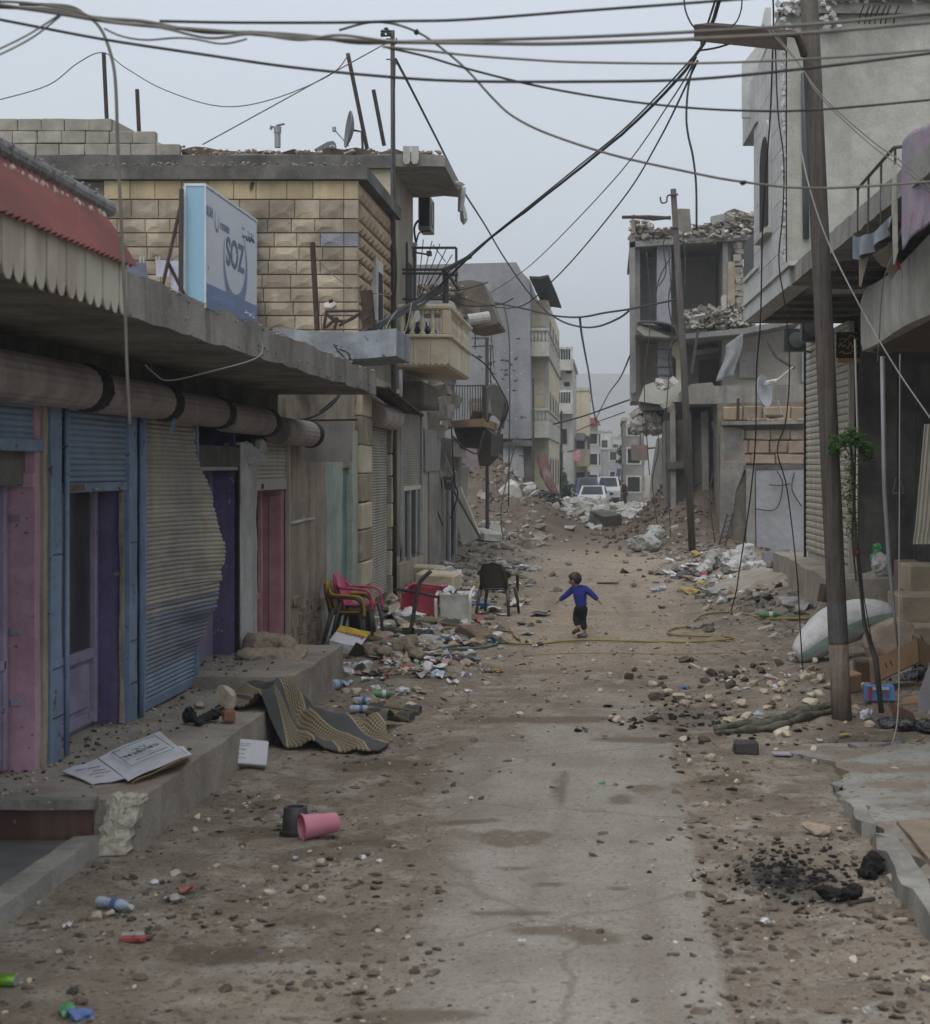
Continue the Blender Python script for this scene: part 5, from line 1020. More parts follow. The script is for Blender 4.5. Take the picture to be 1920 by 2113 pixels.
o = MB().pr(1728, 685, 1776, 738, 24.5, .1).build('shop_sign', M('black sign', (.02, .02, .022)), None, label='black shop sign with gold script tucked under the terrace', cat='sign', origin=P(1752, 738, 24.5))
gold = flat('gold paint', (.3, .2, .05)); MB().pr(1730, 739, 1776, 748, 24.5, .1).build('gold_bar', gold, o)
for v, sd_ in ((700, 4), (716, 8), (730, 12)):
    q = random.Random(sd_); pts = [P(1733 + 38 * i / 10, v - 10 * q.random() ** 2, 24.49) for i in range(11)]; mb = MB(); mb.tube(smooth_path(pts, 3), .01, 4)
    for i in range(4): mb.box(P(1735 + 36 * q.random(), v - 11 - 3 * q.random(), 24.49), (.02, .01, .02))
    mb.build('script', gold, o)
# terrace railing, rags and the hanging blanket
o = thing('terrace_railing', 'rusty iron railing with a torn tarpaulin along the terrace edge', 'railing', P(1810, 470, 17))
def rl_(u, v): Y = 3.1 * F / (u - 1165); return P(u, v, Y)
MB().tube([rl_(1770, 390), rl_(1846, 304), rl_(1864, 302)], .018, 6).build('top_bar', iron, o)
for u, va, vb in ((1771, 389, 482), (1793, 366, 484), (1819, 338, 465), (1848, 306, 345)): MB().tube([rl_(u, va), rl_(u, vb)], .013, 6).build('bar', iron, o)
MB().pp([(1844, 340), (1852, 338), (1854, 520), (1846, 545), (1842, 430)], 15.6, .04).build('wooden_post', concrete_pale, o)
tp = MB(); tp.grid(lambda a, c: rl_(1770 + 82 * a, 486 - 46 * a ** 1.3 + 12 * math.sin(a * 3) + c * (48 - 22 * a) + 2 * math.sin(a * 14)) + Vector((-.05 + .04 * math.sin(a * 17) * c, 0, 0)), 20, 5, thick=(.012, 0, 0)); tp.build('tarpaulin', M('grey blue tarpaulin', (.2, .23, .27), (.15, .17, .2), 4, rough=.5), o)
for poly in ([(1774, 536), (1794, 530), (1784, 565), (1778, 592), (1774, 590)], [(1800, 525), (1833, 505), (1833, 553), (1820, 548)], [(1834, 500), (1852, 498), (1852, 560), (1840, 578), (1832, 560)]): MB().pp(poly, 17.2, .02).build('rag', plaster, o)
MB().pp([(1851, 540), (1858, 538), (1860, 555), (1853, 558)], 17, .02).build('red_rag', flat('red cloth', (.3, .05, .04)), o)
bk = MB(); bk.grid(lambda a, c: P(1863 + 75 * a, 292 - 58 * a - 6 * math.sin(a * 6) + c * (226 - 25 * a), 15.2 - .9 * a) + Vector((0, .035 * math.sin(a * 17 + c * 3 + math.sin(c * 7)) * (.25 + c), 0)), 60, 24, thick=(0, .015, 0)); bk.build('blanket', M('dusty pink blanket', (.34, .28, .33), (.22, .2, .25), 5.0, bump=.4, blotch=((.36, .2, .26), 4.0, .55, .8), streak=((.2, .2, .24), 3, .5)), None, smooth=True, label='dusty pink patterned blanket hanging over the terrace railing', cat='blanket')
# ---------------------------------------------------------------- RIGHT: nearest house, rounded balcony parapet
nh = thing('corner_house', 'nearest right hand house with a rounded concrete balcony parapet', 'building', (5.5, 17, 0))
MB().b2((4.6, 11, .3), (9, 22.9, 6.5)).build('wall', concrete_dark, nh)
x0 = P(1763, 0, 22.3).x; n = 34; vs_ = []
prof = []
for y in np.concatenate([[22.3, 22.22, 22.05, 21.8, 21.5], np.linspace(21.2, 10.5, 16)]):
    t = min(1, (22.3 - y) / .8); dx = (1 - math.sqrt(max(0, 1 - (1 - t) ** 2))) * .35; sag = -.02 * math.sin(y * 1.3); prof.append((x0 - .035 * (22.3 - y) * .6 + dx, y, sag))
mb = MB(); vs_ = []
for x, y, sgz in prof:
    zt = 4.66 + .05 * math.sin(y * .9) + (.12 if y < 21.3 else .05 * (22.3 - y)); vs_ += [(x + .03, y, 4.02 + sgz), (x, y, 4.12 + sgz), (x, y, zt - .04), (x + .03, y, zt), (x + .14, y, zt + .0), (x + .15, y, 4.02)]
mb.add(vs_, [(i * 6 + j, i * 6 + (j + 1) % 6, i * 6 + 6 + (j + 1) % 6, i * 6 + 6 + j) for i in range(len(prof) - 1) for j in range(6)] + [tuple(range(6)), tuple(range(len(vs_) - 6, len(vs_)))]); mb.build('balcony_parapet', M('worn rendered parapet', (.50, .48, .425), (.36, .345, .30), 1.1, bump=.4, streak=((.15, .14, .12), 2.5, .6), blotch=((.46, .45, .41), 1.2, .6, .7)), nh, smooth=40)
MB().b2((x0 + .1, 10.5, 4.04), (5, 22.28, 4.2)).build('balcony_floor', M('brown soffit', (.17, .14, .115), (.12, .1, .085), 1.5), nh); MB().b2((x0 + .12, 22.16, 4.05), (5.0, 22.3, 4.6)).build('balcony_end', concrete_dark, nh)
ms = MB(); ms.grid(lambda a, c: P(1887 + 60 * a - 26 * c * 0 + 26 * (1 - c) * .0 + (-2 if c > .9 else 0) + (1 - c) * 22, 875 + 248 * c, 17.5) + Vector((0, .012 * (int(a * 14) % 2), 0)), 28, 6, thick=(0, .02, 0)); ms.build('metal_sheet', slat_pale, None, label='pale ribbed metal sheet leaning at the right edge above the steps', cat='metal sheet')
st = thing('concrete_steps', 'stacked pale concrete step blocks leading up at the right edge', 'steps', (3.9, 22, 0))
for c, s_ in (((4.3, 21.4, .35), (1.6, 1.2, .34)), ((4.55, 21.9, .68), (1.6, 1.0, .36)), ((4.7, 22.6, 1.02), (1.4, .8, .36))): MB().cbox(c, s_, .02, jit=.012).build('step', M('pale step cement', (.36, .31, .23), (.28, .235, .18), 2, bump=.4), st)
mb = MB(); mb.cbox((4.2, 23.5, .95), (.3, .5, .5), .02); mb.build('step', M('reddish step', (.2, .13, .115), (.15, .1, .09), 3), st)
mb = MB(); mb.rock((3.55, 20.9, .3), .42, (.95, .8, .8), 3, .1, .2); mb.build('boulder', M('pinkish boulder', (.33, .26, .21), (.25, .2, .16), 4, bump=.7), None, label='large pinkish boulder propping the white sack beside the steps', cat='boulder')
# ---------------------------------------------------------------- RIGHT: shelled apartment ruin further on
ru = thing('ruined_building', 'shelled three storey concrete ruin with open rooms and hanging slabs', 'building', (4, 60, 0))
YR = 57.0
rc = M('ruin concrete', (.27, .265, .25), (.18, .178, .168), .9, bump=.5, streak=((.12, .118, .11), 1.2, .6), speck=((.4, .4, .39), 9, .66))
rwall = M('ruin inner wall', (.37, .355, .33), (.28, .27, .25), .9, bump=.3)
beigew = M('ruin beige wall', (.46, .42, .36), (.35, .32, .27), .8, bump=.3)
def rp(nm, uv, Y, d, m_, **k): return MB().pp(uv, Y, d).build(nm, m_, ru, **k)
rp('roof_slab', [(1300, 500), (1312, 497), (1400, 492), (1535, 484), (1560, 484), (1560, 495), (1535, 495), (1402, 503), (1314, 509), (1300, 511)], YR, 8, rc)
rp('corner_column', [(1299, 484), (1311, 480), (1313, 810), (1301, 812)], YR, .5, rc); rp('corner_column', [(1304, 444), (1311, 442), (1312, 484), (1304, 484)], YR, .3, plaster)
rp('side_wall', [(1313, 509), (1356, 507), (1356, 690), (1313, 690)], YR + 3, .3, rwall); rp('column', [(1356, 505), (1386, 504), (1386, 672), (1356, 672)], YR + .4, .6, M('bluish ruin column', (.33, .34, .365), (.27, .28, .3), 1.2, streak=((.2, .2, .21), 2, .6)))
rp('back_wall', [(1386, 500), (1500, 496), (1500, 700), (1386, 700)], YR + 4, .3, beigew); rp('back_wall', [(1300, 500), (1386, 500), (1386, 700), (1300, 700)], YR + 5, .3, rwall)
rp('column', [(1492, 497), (1503, 497), (1503, 650), (1492, 650)], YR + .2, .5, rc); rp('stone_pier', [(1503, 540), (1517, 539), (1517, 650), (1503, 650)], YR + .1, .4, yel_stone)
for i in range(13): MB().chunk(P(1524 + R.uniform(-2, 2), 506 + i * 12.5, YR + .2), (.2, .3, .19), .15).build('block', block, ru)
rp('fallen_pier', [(1489, 612), (1493, 608), (1500, 610), (1500, 648), (1490, 650)], YR - .4, .4, concrete_pale)
rp('floor_slab', [(1312, 668), (1400, 690), (1540, 676), (1656, 654), (1658, 664), (1540, 688), (1415, 699), (1312, 690)], YR - 1.5, 9, rc)
rp('fallen_slab', [(1316, 664), (1332, 660), (1394, 671), (1400, 690), (1396, 676), (1330, 669)], YR - 2.0, .8, rc); rp('fallen_slab', [(1314, 678), (1322, 671), (1384, 694), (1380, 696), (1330, 692)], YR - 1.8, .7, concrete_pale)
MB().tube(smooth_path([P(1318, 665, YR - 2.2), P(1350, 664, YR - 2.2), P(1388, 672, YR - 2.2), P(1398, 690, YR - 2.2), P(1402, 700, YR - 2.2)], 4), .05, 6).build('bent_bar', iron, ru)
rp('side_wall', [(1316, 697), (1357, 695), (1357, 792), (1316, 792)], YR + 2, .3, beigew)
for i in range(5):
    MB().cbox(P(1373, 712 + i * 18.5, YR + .6), (.52, .4, .29), .05, jit=.02).build('block', M('white dressed block', (.42, .43, .46), (.34, .35, .38), 3, rnd=.1), ru)
rp('stone_pier', [(1384, 702), (1408, 698), (1408, 735), (1412, 740), (1412, 790), (1396, 790), (1396, 740), (1384, 728)], YR - .2, .3, cream)
rp('back_wall', [(1408, 700), (1540, 690), (1540, 800), (1408, 800)], YR + 2.5, .3, beigew); rp('back_wall', [(1500, 690), (1668, 655), (1668, 800), (1500, 800)], YR + .8, .3, beigew)
rp('window', [(1436, 712), (1452, 711), (1452, 722), (1436, 722)], YR + 2.3, .15, dark); rp('lintel', [(1434, 722), (1500, 716), (1500, 724), (1434, 732)], YR + 1.6, .6, concrete_pale)
rp('door', [(1444, 744), (1490, 738), (1490, 790), (1444, 790)], YR + 2.2, .2, M('brown ruin doorway', (.1, .075, .055), (.07, .055, .045), 2)); rp('window', [(1462, 698), (1488, 696), (1494, 714), (1474, 718)], YR + 2.3, .1, dark)
rp('doorway', [(1526, 726), (1568, 722), (1566, 780), (1526, 780)], YR + .6, .15, rwall); rp('window_strip', [(1655, 722), (1667, 722), (1667, 788), (1655, 788)], YR + .5, .2, M('pale blue strip', (.33, .38, .42)))
mb = MB(); mb.grid(lambda a, c: P(1498 + 36 * a - c * 16 + 4 * math.sin(c * 5), 712 - 26 * a + c * (76 + 26 * a - 12 * a), YR - 1.7) + Vector((0, .1 * math.sin(a * 7 + c * 3), 0)), 8, 10, thick=(0, .03, 0)); mb.build('hanging_sheet', M('dusty plastic sheet', (.28, .295, .30), (.21, .22, .225), 2), ru, smooth=True)
for u, dy in ((1313, 5), (1502, 4.5)): c = P(u, 0, YR); MB().b2((c.x - .15, YR + .6, 4.8), (c.x + .15, YR + dy, 10.1)).build('partition', rwall, ru)
MB().b2((.85, YR + 5.4, 4.9), (5.5, YR + 5.7, 10)).build('rear_wall', rwall, ru)
# balcony parapets of the first floor
rp('balcony_parapet', [(1318, 828), (1330, 795), (1350, 788), (1356, 802), (1372, 806), (1392, 796), (1404, 786), (1416, 790), (1418, 828), (1360, 834)], YR - 2.6, .25, concrete_pale); rp('balcony_floor', [(1320, 829), (1418, 829), (1418, 846), (1326, 846)], YR - 2.4, 2.4, concrete_dark)
rp('floor_slab', [(1412, 800), (1430, 792), (1470, 789), (1475, 796), (1668, 793), (1668, 830), (1420, 834)], 50.6, 6, concrete)
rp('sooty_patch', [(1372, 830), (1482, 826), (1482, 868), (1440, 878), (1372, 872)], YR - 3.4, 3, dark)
mb = MB(); mb.rock(P(1385, 845, 53), .35, (.8, .6, 1)); mb.rock(P(1375, 838, 53), .25); mb.build('hanging_lump', rubble_g, ru)
rp('ground_wall', [(1372, 868), (1482, 862), (1490, 1150), (1376, 1130)], YR - 4.0, 3, M('sooty lower wall', (.17, .16, .14), (.1, .095, .085), .9, bump=.5, streak=((.26, .24, .2), 1.2, .6)))
for ua, ub in ((1384, 1394), (1420, 1428), (1448, 1462)): rp('pilaster', [(ua, 850), (ub, 848), (ub + 3, 1135), (ua + 3, 1132)], YR - 4.4, .4, (concrete, concrete_dark, plaster)[(ua // 10) % 3])
rp('ledge', [(1374, 955), (1412, 952), (1412, 966), (1378, 968)], YR - 4.6, .6, concrete_dark)
rp('leaning_panel', [(1344, 980), (1356, 905), (1374, 902), (1376, 1015), (1340, 1030)], YR + 1.5, .3, concrete_pale)
# stone ground storey on the right with the grey painted door
YS = 50.0
rp('stone_wall', [(1482, 832), (1668, 828), (1668, 1150), (1488, 1150)], YS + .12, 5, mortar)
z = [(838, 868, M('ochre rubble stone', (.33, .26, .18), (.26, .2, .14), 3, bump=.4, rnd=.12)), (886, 908, plaster), (909, 936, M('pink stone', (.36, .27, .21), (.29, .22, .17), 3, bump=.4, rnd=.12)), (937, 958, M('pink stone', (1, 1, 1)))]
for va, vb, m_ in z:
    u = 1492
    while u < 1664:
        wd = R.uniform(34, 60); u2 = min(u + wd, 1666); MB().cbox(P((u + u2) / 2, (va + vb) / 2, YS + .1), ((u2 - u - 1.5) * YS / F, .22, (vb - va - 1.5) * YS / F), .03, jit=.02).build('stone', m_, ru); u = u2
rp('ledge', [(1492, 869), (1668, 867), (1668, 874), (1492, 877)], YS - .35, .5, concrete)
mb = MB()
for i in range(60): mb.rock(P(R.uniform(1540, 1666), 866, YS - .2), R.uniform(.03, .08))
mb.build('brick_bits', M('brick bits', (.34, .2, .15), (.4, .36, .3), 8), ru, kind='stuff')
rp('lintel', [(1536, 960), (1668, 957), (1668, 967), (1536, 970)], YS - .05, .3, concrete_dark)
dr_ = rp('door', [(1560, 970), (1664, 967), (1666, 1152), (1562, 1152)], YS - .02, .12, M('grey painted metal door', (.33, .34, .365), (.27, .28, .3), 1.2, rough=.6, bump=.15, streak=((.25, .2, .15), 2, .4), speck=((.2, .18, .16), 8, .68)), label='grey painted double door')
MB().pp([(1540, 967), (1558, 966), (1560, 1152), (1542, 1152)], YS - .08, .3).build('door_pier', concrete, ru); MB().pp([(1664, 965), (1672, 965), (1673, 1152), (1666, 1152)], YS - .1, .3).build('door_pier', concrete_dark, ru)
rp('plaster_patch', [(1488, 880), (1530, 884), (1540, 960), (1520, 1010), (1500, 1150), (1486, 1150)], YS - .02, .2, stain)
for pts in ([(1604, 972), (1616, 1000), (1602, 1050), (1560, 1050)], [(1640, 975), (1635, 1010), (1655, 1045)], [(1588, 1000), (1610, 1002), (1632, 998)]): MB().tube(smooth_path([P(u, v, YS - .15) for u, v in pts], 5), .018, 5).build('loose_wire', wire_m, ru)
o = thing('satellite_dish', 'grey satellite dish standing on the stone ledge of the ruin', 'satellite dish', P(1572, 868, 48.5))
c = P(1571, 808, 48.5); MB().lathe([(.001, 0)] + [(.46 * i / 8, .13 * (i / 8) ** 2) for i in range(1, 9)] + [(.46 * i / 8, .13 * (i / 8) ** 2 - .02) for i in range(8, 0, -1)] + [(.001, -.02)], c, 24, Vector((.8, -.5, .15)).to_track_quat('Z', 'Y').to_euler(), cap=False).build('reflector', M('pale dish', (.33, .36, .38), (.28, .3, .32), 4, rough=.6), o, smooth=40)
MB().tube(smooth_path([P(1573, 835, 48.4), P(1585, 860, 48.3), P(1600, 862, 48.3), P(1612, 855, 48.3), P(1605, 825, 48.3)], 4), .025, 6).build('stand', galv, o); MB().tube([P(1600, 788, 48.2), P(1637, 757, 48.2)], .025, 5).build('arm', plaster_white, o); MB().cbox(P(1598, 858, 48.3), (.5, .3, .08), .02).build('foot', concrete_dark, o)
mb = MB(); mb.rock(P(1587, 788, 48.5), .22, (1.5, .7, .4), 2); mb.build('broken_stone', plaster_white, None, label='white lump of masonry lying on the ruin ledge above the dish', cat='stone')
MB().tube([P(1524, 822, 50), P(1523, 868, 50)], .05, 6).build('iron_post', rust, None, label='short iron post on the ruin ledge left of the dish', cat='post')
# rubble on the ruin
rubr = M('ruin rubble', (.25, .225, .19), (.12, .103, .083), 1.7, bump=.4, speck=((.45, .43, .39), 5, .6))
def heap(nm, pts, n_, s0, s1, m_, par=ru, Yj=1.5, flat_=.6):
    mb = MB()
    for i in range(n_):
        u0, u1, va, vb, Y = pts[R.randrange(len(pts))]; c = P(R.uniform(u0, u1), va + (vb - va) * R.random() ** .6, Y + R.uniform(0, Yj)); s_ = R.uniform(s0, s1)
        if R.random() < .5: mb.chunk(c, (s_ * R.uniform(.8, 2), s_ * R.uniform(.6, 1.4), s_ * R.uniform(.25, .8)), .7)
        else: mb.rock(c, s_ * .6, (1, 1, flat_))
    return mb.build(nm, m_, par, kind='stuff')
heap('roof_rubble', [(1306, 1400, 470, 500, YR), (1400, 1470, 474, 498, YR), (1430, 1540, 462, 492, YR), (1500, 1560, 440, 485, YR)], 1500, .05, .24, rubr); heap('roof_rubble', [(1306, 1345, 455, 470, YR), (1470, 1548, 470, 492, YR - .3)], 160, .05, .2, rubble_m)
rp('earth_heap', [(1400, 492), (1430, 470), (1470, 458), (1500, 436), (1516, 430), (1545, 440), (1570, 485)], YR + 1.2, 4, earth)
rp('stair_head', [(1396, 432), (1402, 430), (1424, 431), (1428, 478), (1396, 486)], YR + .5, 1.5, M('stair head block', (.25, .23, .19), (.18, .165, .14), 1.5, bump=.4))
rp('tank', [(1468, 446), (1496, 440), (1500, 456), (1470, 460)], YR + .8, .5, galv)
heap('floor_rubble', [(1415, 1500, 640, 676, YR - 1.2), (1440, 1540, 632, 674, YR - 1), (1500, 1545, 650, 668, YR - 1.2)], 1000, .05, .25, rubr); heap('floor_rubble', [(1412, 1450, 640, 676, YR - 1.6), (1490, 1560, 655, 672, YR - 1.6)], 140, .05, .22, rubble_m)
heap('hanging_rubble', [(1306, 1386, 850, 888, YR - 1.5), (1312, 1370, 842, 890, YR - 1.5)], 340, .07, .32, rubble_m); heap('hanging_rubble', [(1350, 1392, 786, 802, YR - 2.4)], 60, .06, .25, rubble_m)
for pts in ([(1284, 448), (1340, 447), (1385, 450)], [(1310, 447), (1350, 452), (1385, 448)]): MB().tube([P(u, v, YR - .3) for u, v in pts], .06, 6).build('roof_bar', rust, ru)
for pts in ([(1390, 470), (1370, 500), (1375, 560), (1360, 590)], [(1385, 530), (1362, 572), (1352, 620)], [(1392, 560), (1380, 620), (1390, 680)], [(1398, 690), (1380, 740), (1392, 800), (1384, 830)], [(1410, 480), (1415, 560), (1405, 650)]): MB().tube(smooth_path([P(u, v, YR - .5) for u, v in pts], 5), .022, 5).build('loose_wire', wire_m, ru)
MB().tube([P(1428, 770, 52), P(1441, 680, 52)], .05, 6).build('iron_bar', iron, ru); MB().tube(smooth_path([P(1583, 700, 50), P(1600, 732, 50), P(1612, 742, 50), P(1640, 760, 50)], 4), .06, 6).build('branch', wood, ru)
# ---------------------------------------------------------------- wooden poles
o = thing('utility_pole', 'leaning weathered wooden pole with a rusty lamp trough near the top', 'pole', (2.31, 16.5, 0))
pb = Vector((2.31, 16.5, -.1)); pt = P(1668, -60, 16.5)
MB().tube([pb + (pt - pb) * t for t in (0, .1, .2, .3, .4, .55, .7, .85, 1)], [.098, .096, .095, .097, .095, .092, .091, .09, .088], 14).build('shaft', wood, o, smooth=True)
MB().tube([pb + (pt - pb) * t for t in (.012, .06, .115)], [.1, .0985, .0975], 14).build('bare_base', wood_pale, o, smooth=True)
MB().tube([pb + (pt - pb) * .118, pb + (pt - pb) * .17], [.099, .0965], 14).build('paint_band', M('faded blue band', (.1, .1, .11), (.085, .08, .075), 6, stretch=(9, 9, .5)), o)
Yl = 16.2; mb = MB(); a = [(1433, 50), (1433, 83), (1622, 103), (1626, 66), (1480, 52)]
mb.pp(a, Yl, .02); mb.pp([(1468, 46), (1470, 52), (1590, 62), (1590, 56)], Yl + .3, .02); mb.add([P(1433, 50, Yl), P(1626, 66, Yl), P(1620, 60, Yl + .32), P(1466, 46, Yl + .32)], [(0, 1, 2, 3)]); mb.build('lamp_trough', rust, o)
MB().tube(smooth_path([P(1600, 70, 16.3), P(1640, 70, 16.35), P(1652, 90, 16.4), P(1660, 115, 16.45)], 4), .035, 8).build('lamp_arm', rust, o, smooth=True)
o = thing('utility_pole', 'distant wooden pole in front of the shelled ruin with a hook at its top', 'pole', (P(1430, 0, 47).x, 47, 0))
MB().tube([(P(1430, 0, 47).x, 47, -.1), P(1412, 760, 47), P(1390, 390, 47)], [.11, .1, .085], 10).build('shaft', wood, o, smooth=True)
MB().tube(smooth_path([P(1388, 402, 46.9), P(1378, 404, 46.9), P(1376, 416, 46.9), P(1366, 418, 46.9), P(1363, 406, 46.9)], 4), .025, 6).build('hook', iron, o)
for v in (402, 470): MB().tube([P(1384, v, 46.9), P(1400, v - 1, 46.9)], .03, 6).build('bracket', iron, o)
o = thing('ladder', 'dark iron lattice ladder leaning on the ruin beside the grey door', 'ladder', P(1490, 1140, 48.5))
bars(o, 48.6, [(1480, 1140, 1502, 1060), (1494, 1140, 1513, 1058)], .03, iron, 'rail')
for i in range(7): bars(o, 48.6, [(1482 + i * 3.1, 1133 - i * 11, 1495 + i * 2.8, 1133 - i * 11 - 5)], .02, iron, 'rung')
# ---------------------------------------------------------------- plastic chairs
def chair(name, label, m_, legm=None):
    o = thing(name, label, 'chair'); legm = legm or m_
    MB().grid(lambda a, c: (-.2 + .42 * a, (-.22 + .44 * c) * (1 - .06 * (1 - a)), .425 - .012 * math.sin(math.pi * a) * math.sin(math.pi * c) + .012 * (a > .97)), 8, 8, thick=(0, 0, -.02)).build('seat', m_, o, smooth=30)
    def bk(a, c):
        w_ = .2 + .015 * math.sin(c * 2.6); z = .43 + c * (.41 - .07 * abs(2 * a - 1) ** 3); return (-.2 - .11 * c + .05 * (2 * a - 1) ** 2, (2 * a - 1) * w_ * (1 - .12 * max(0, c - .75) * 4 * abs(2 * a - 1)), z)
    MB().grid(bk, 12, 10, thick=(-.016, 0, .002)).build('backrest', m_, o, smooth=40)
    for s in (-1, 1):
        pts = smooth_path([(-.25, s * .2, .72), (-.2, s * .245, .66), (-.02, s * .26, .645), (.15, s * .262, .635), (.23, s * .258, .58), (.25, s * .252, .45), (.255, s * .25, .36)], 4)
        mb = MB(); mb.tube(pts, .019, 8); mb.tube([p + Vector((0, -s * .014, 0)) for p in pts], .017, 8); mb.build('armrest', m_, o, smooth=True)
        MB().tube([(.215, s * .215, .42), (.25, s * .25, .2), (.265, s * .262, 0)], [.03, .024, .019], 8).build('leg', legm, o, smooth=True)
        MB().tube([(-.2, s * .2, .46), (-.26, s * .235, .2), (-.31, s * .25, 0)], [.032, .025, .019], 8).build('leg', legm, o, smooth=True)
        MB().tube([(-.22, s * .195, .42), (-.29, s * .18, .7), (-.315, s * .14, .82), (-.325, 0, .845)], [.022, .02, .018, .016], 8).build('back_frame', m_, o, smooth=True)
    return o
brown_p = M('brown plastic', (.042, .03, .028), (.055, .04, .036), 6, rough=.4, bump=.03); pink_p = M('magenta plastic', (.46, .05, .14), (.38, .045, .12), 5, rough=.4, bump=.03)
yel_p = M('yellow plastic', (.45, .27, .02), (.36, .2, .02), 5, rough=.4, bump=.03); white_p = M('white plastic', (.56, .57, .53), (.44, .44, .4), 5, rough=.45, bump=.03); red_p = M('red plastic', (.33, .03, .06), (.25, .03, .05), 5, rough=.4, bump=.03)
blk_leg = M('dark tube legs', (.05, .05, .052), (.07, .07, .07), 8, rough=.5)
g = G(1027, 1268); c1 = chair('plastic_chair', 'brown plastic armchair standing alone with its back to the viewer', brown_p); c1.location = g; c1.rotation_euler = (0, 0, math.radians(78)); c1.scale = (1.06, 1.14, 1.06)
bs = G(725, 1326); 
for lb, m_, dx, dz in (('dark brown plastic chair, lowest of the stack by the teal doorway', brown_p, 0, 0), ('yellow plastic chair stacked between the brown and the pink one', yel_p, .025, .035), ('bright pink plastic chair on top of the stack by the teal doorway', pink_p, .13, .125)):
    c_ = chair('plastic_chair', lb, m_, blk_leg); c_.location = bs + Vector((dx - .02, 0, dz)); c_.rotation_euler = (0, 0, math.radians(-8)); c_.scale = (1.02, 1, 1.0); c_['group'] = 'chairs stacked by the teal doorway'
g = G(942, 1292); c_ = chair('plastic_chair', 'white plastic chair tipped over on its back among the litter', white_p); c_.location = g + Vector((-.02, .42, .33)); c_.rotation_euler = (Matrix.Rotation(math.radians(10), 3, 'Y') @ Matrix.Rotation(math.radians(97), 3, 'X') @ Matrix.Rotation(math.radians(100), 3, 'Z')).to_euler(); c_.scale = (1.0, 1.05, 1.0)
g = G(878, 1278); c_ = chair('plastic_chair', 'red plastic chair fallen over behind the white one', red_p); c_.location = g + Vector((.0, .45, .28)); c_.rotation_euler = (Matrix.Rotation(math.radians(88), 3, 'X') @ Matrix.Rotation(math.radians(-8), 3, 'Z')).to_euler()
# ---------------------------------------------------------------- buckets, cartons, mats and sacks
g = G(610, 1722); o = thing('bucket', 'black rubber bucket standing upside down beside the pink bin', 'bucket', g)
MB().lathe([(.098, 0), (.1, .03), (.092, .034), (.08, .185), (.076, .19), (.06, .19), (.058, .172), (.01, .17)], g, 24).build('shell', M('black bucket', (.02, .021, .023), (.035, .035, .036), 9, rough=.55), o, smooth=40); MB().lathe([(.105, .0), (.107, .012), (.105, .024), (.1, .024)], g, 24).build('rim', black, o, smooth=40)
g = G(655, 1733); o = thing('waste_bin', 'pink plastic bin lying on its side next to the black bucket', 'bin', g); c = g + Vector((-.1, -.01, .085)); pinkb = M('pink bin plastic', (.50, .19, .25), (.42, .15, .2), 6, rough=.45, bump=.03)
MB().lathe([(.088, 0), (.084, .02), (.066, .24), (.062, .245), (.02, .246), (.02, .24), (.06, .236), (.078, .02), (.084, 0)], c, 26, (0, math.radians(88), math.radians(30)), cap=False).build('shell', pinkb, o, smooth=40); MB().lathe([(.089, -.006), (.093, .0), (.09, .012), (.085, .01)], c, 26, (0, math.radians(88), math.radians(30))  , cap=False).build('rim', pinkb, o, smooth=40)
card = M('white carton', (.58, .58, .62), (.5, .5, .54), 3, rough=.8, bump=.05, streak=((.42, .4, .4), 4, .3)); printd = flat('dark print', (.03, .05, .055), .7); printr = flat('red print', (.4, .16, .17), .7); printg = flat('green print', (.16, .32, .26), .7); cbrown = M('brown cardboard', (.29, .19, .115), (.22, .145, .085), 3, rough=.85, bump=.1)
def sheet(parent, corners, m_, nm, t=.006, sag=0.0):
    a, b_, c_, d_ = [Vector(x) for x in corners]; n_ = (b_ - a).cross(d_ - a).normalized()
    return MB().grid(lambda s, r: (a * (1 - s) + b_ * s) * (1 - r) + (d_ * (1 - s) + c_ * s) * r + n_ * (sag * math.sin(math.pi * s) + .004 * math.sin(s * 9 + r * 5)), 8, 5, thick=n_ * -t).build(nm, m_, parent)
zc = .345
def S(u, v, z): Y = F * (H - z) / (v - V0); return P(u, v, Y)
o = thing('carton', 'white flattened carton lying printed side up on the near pavement', 'carton', S(240, 1590, zc))
A, B_, C_, D_ = S(264, 1611, zc + .02), S(390, 1558, zc + .10), S(330, 1510, zc + .06), S(203, 1563, zc + .05)
sheet(o, (A, B_, C_, D_), card, 'lid', sag=.01); sheet(o, (S(190, 1618, zc), S(262, 1606, zc + .02), S(200, 1567, zc + .05), S(128, 1590, zc + .02)), card, 'flap'); sheet(o, (B_, S(396, 1557, zc + .03), S(378, 1540, zc + .05), S(366, 1540, zc + .09)), card, 'flap')
sheet(o, (A + Vector((.02, .02, -.02)), S(386, 1572, zc + .0), B_ + Vector((0, .01, -.01)), A + Vector((.05, .03, -.005))), cbrown, 'underside')
rt_ = (A - B_) * -1; rt_.normalize(); up_ = (D_ - A).normalized(); n_ = rt_.cross(up_); up_ = n_.cross(rt_)
def on(s, t, e=.012): return A + (B_ - A) * s + (D_ - A) * t + n_ * e
text('CRYSTAL', .075, on(.80, .66, .02), -rt_, -up_, printd, o, sx=1.25); text('premium quality biscuits', .028, on(.86, .42, .02), -rt_, -up_, printr, o, sx=1.2); text('24 x 12', .03, on(.3, .9, .02), -rt_, -up_, printr, o)
for (s0, t0, s1, t1) in ((.2, .3, .2, .93), (.2, .93, .92, .93), (.92, .3, .92, .93), (.2, .3, .92, .3)): MB().tube([on(s0, t0, .018), on((s0 + s1) / 2, (t0 + t1) / 2, .02), on(s1, t1, .018)], .0035, 4).build('border_line', printg, o)
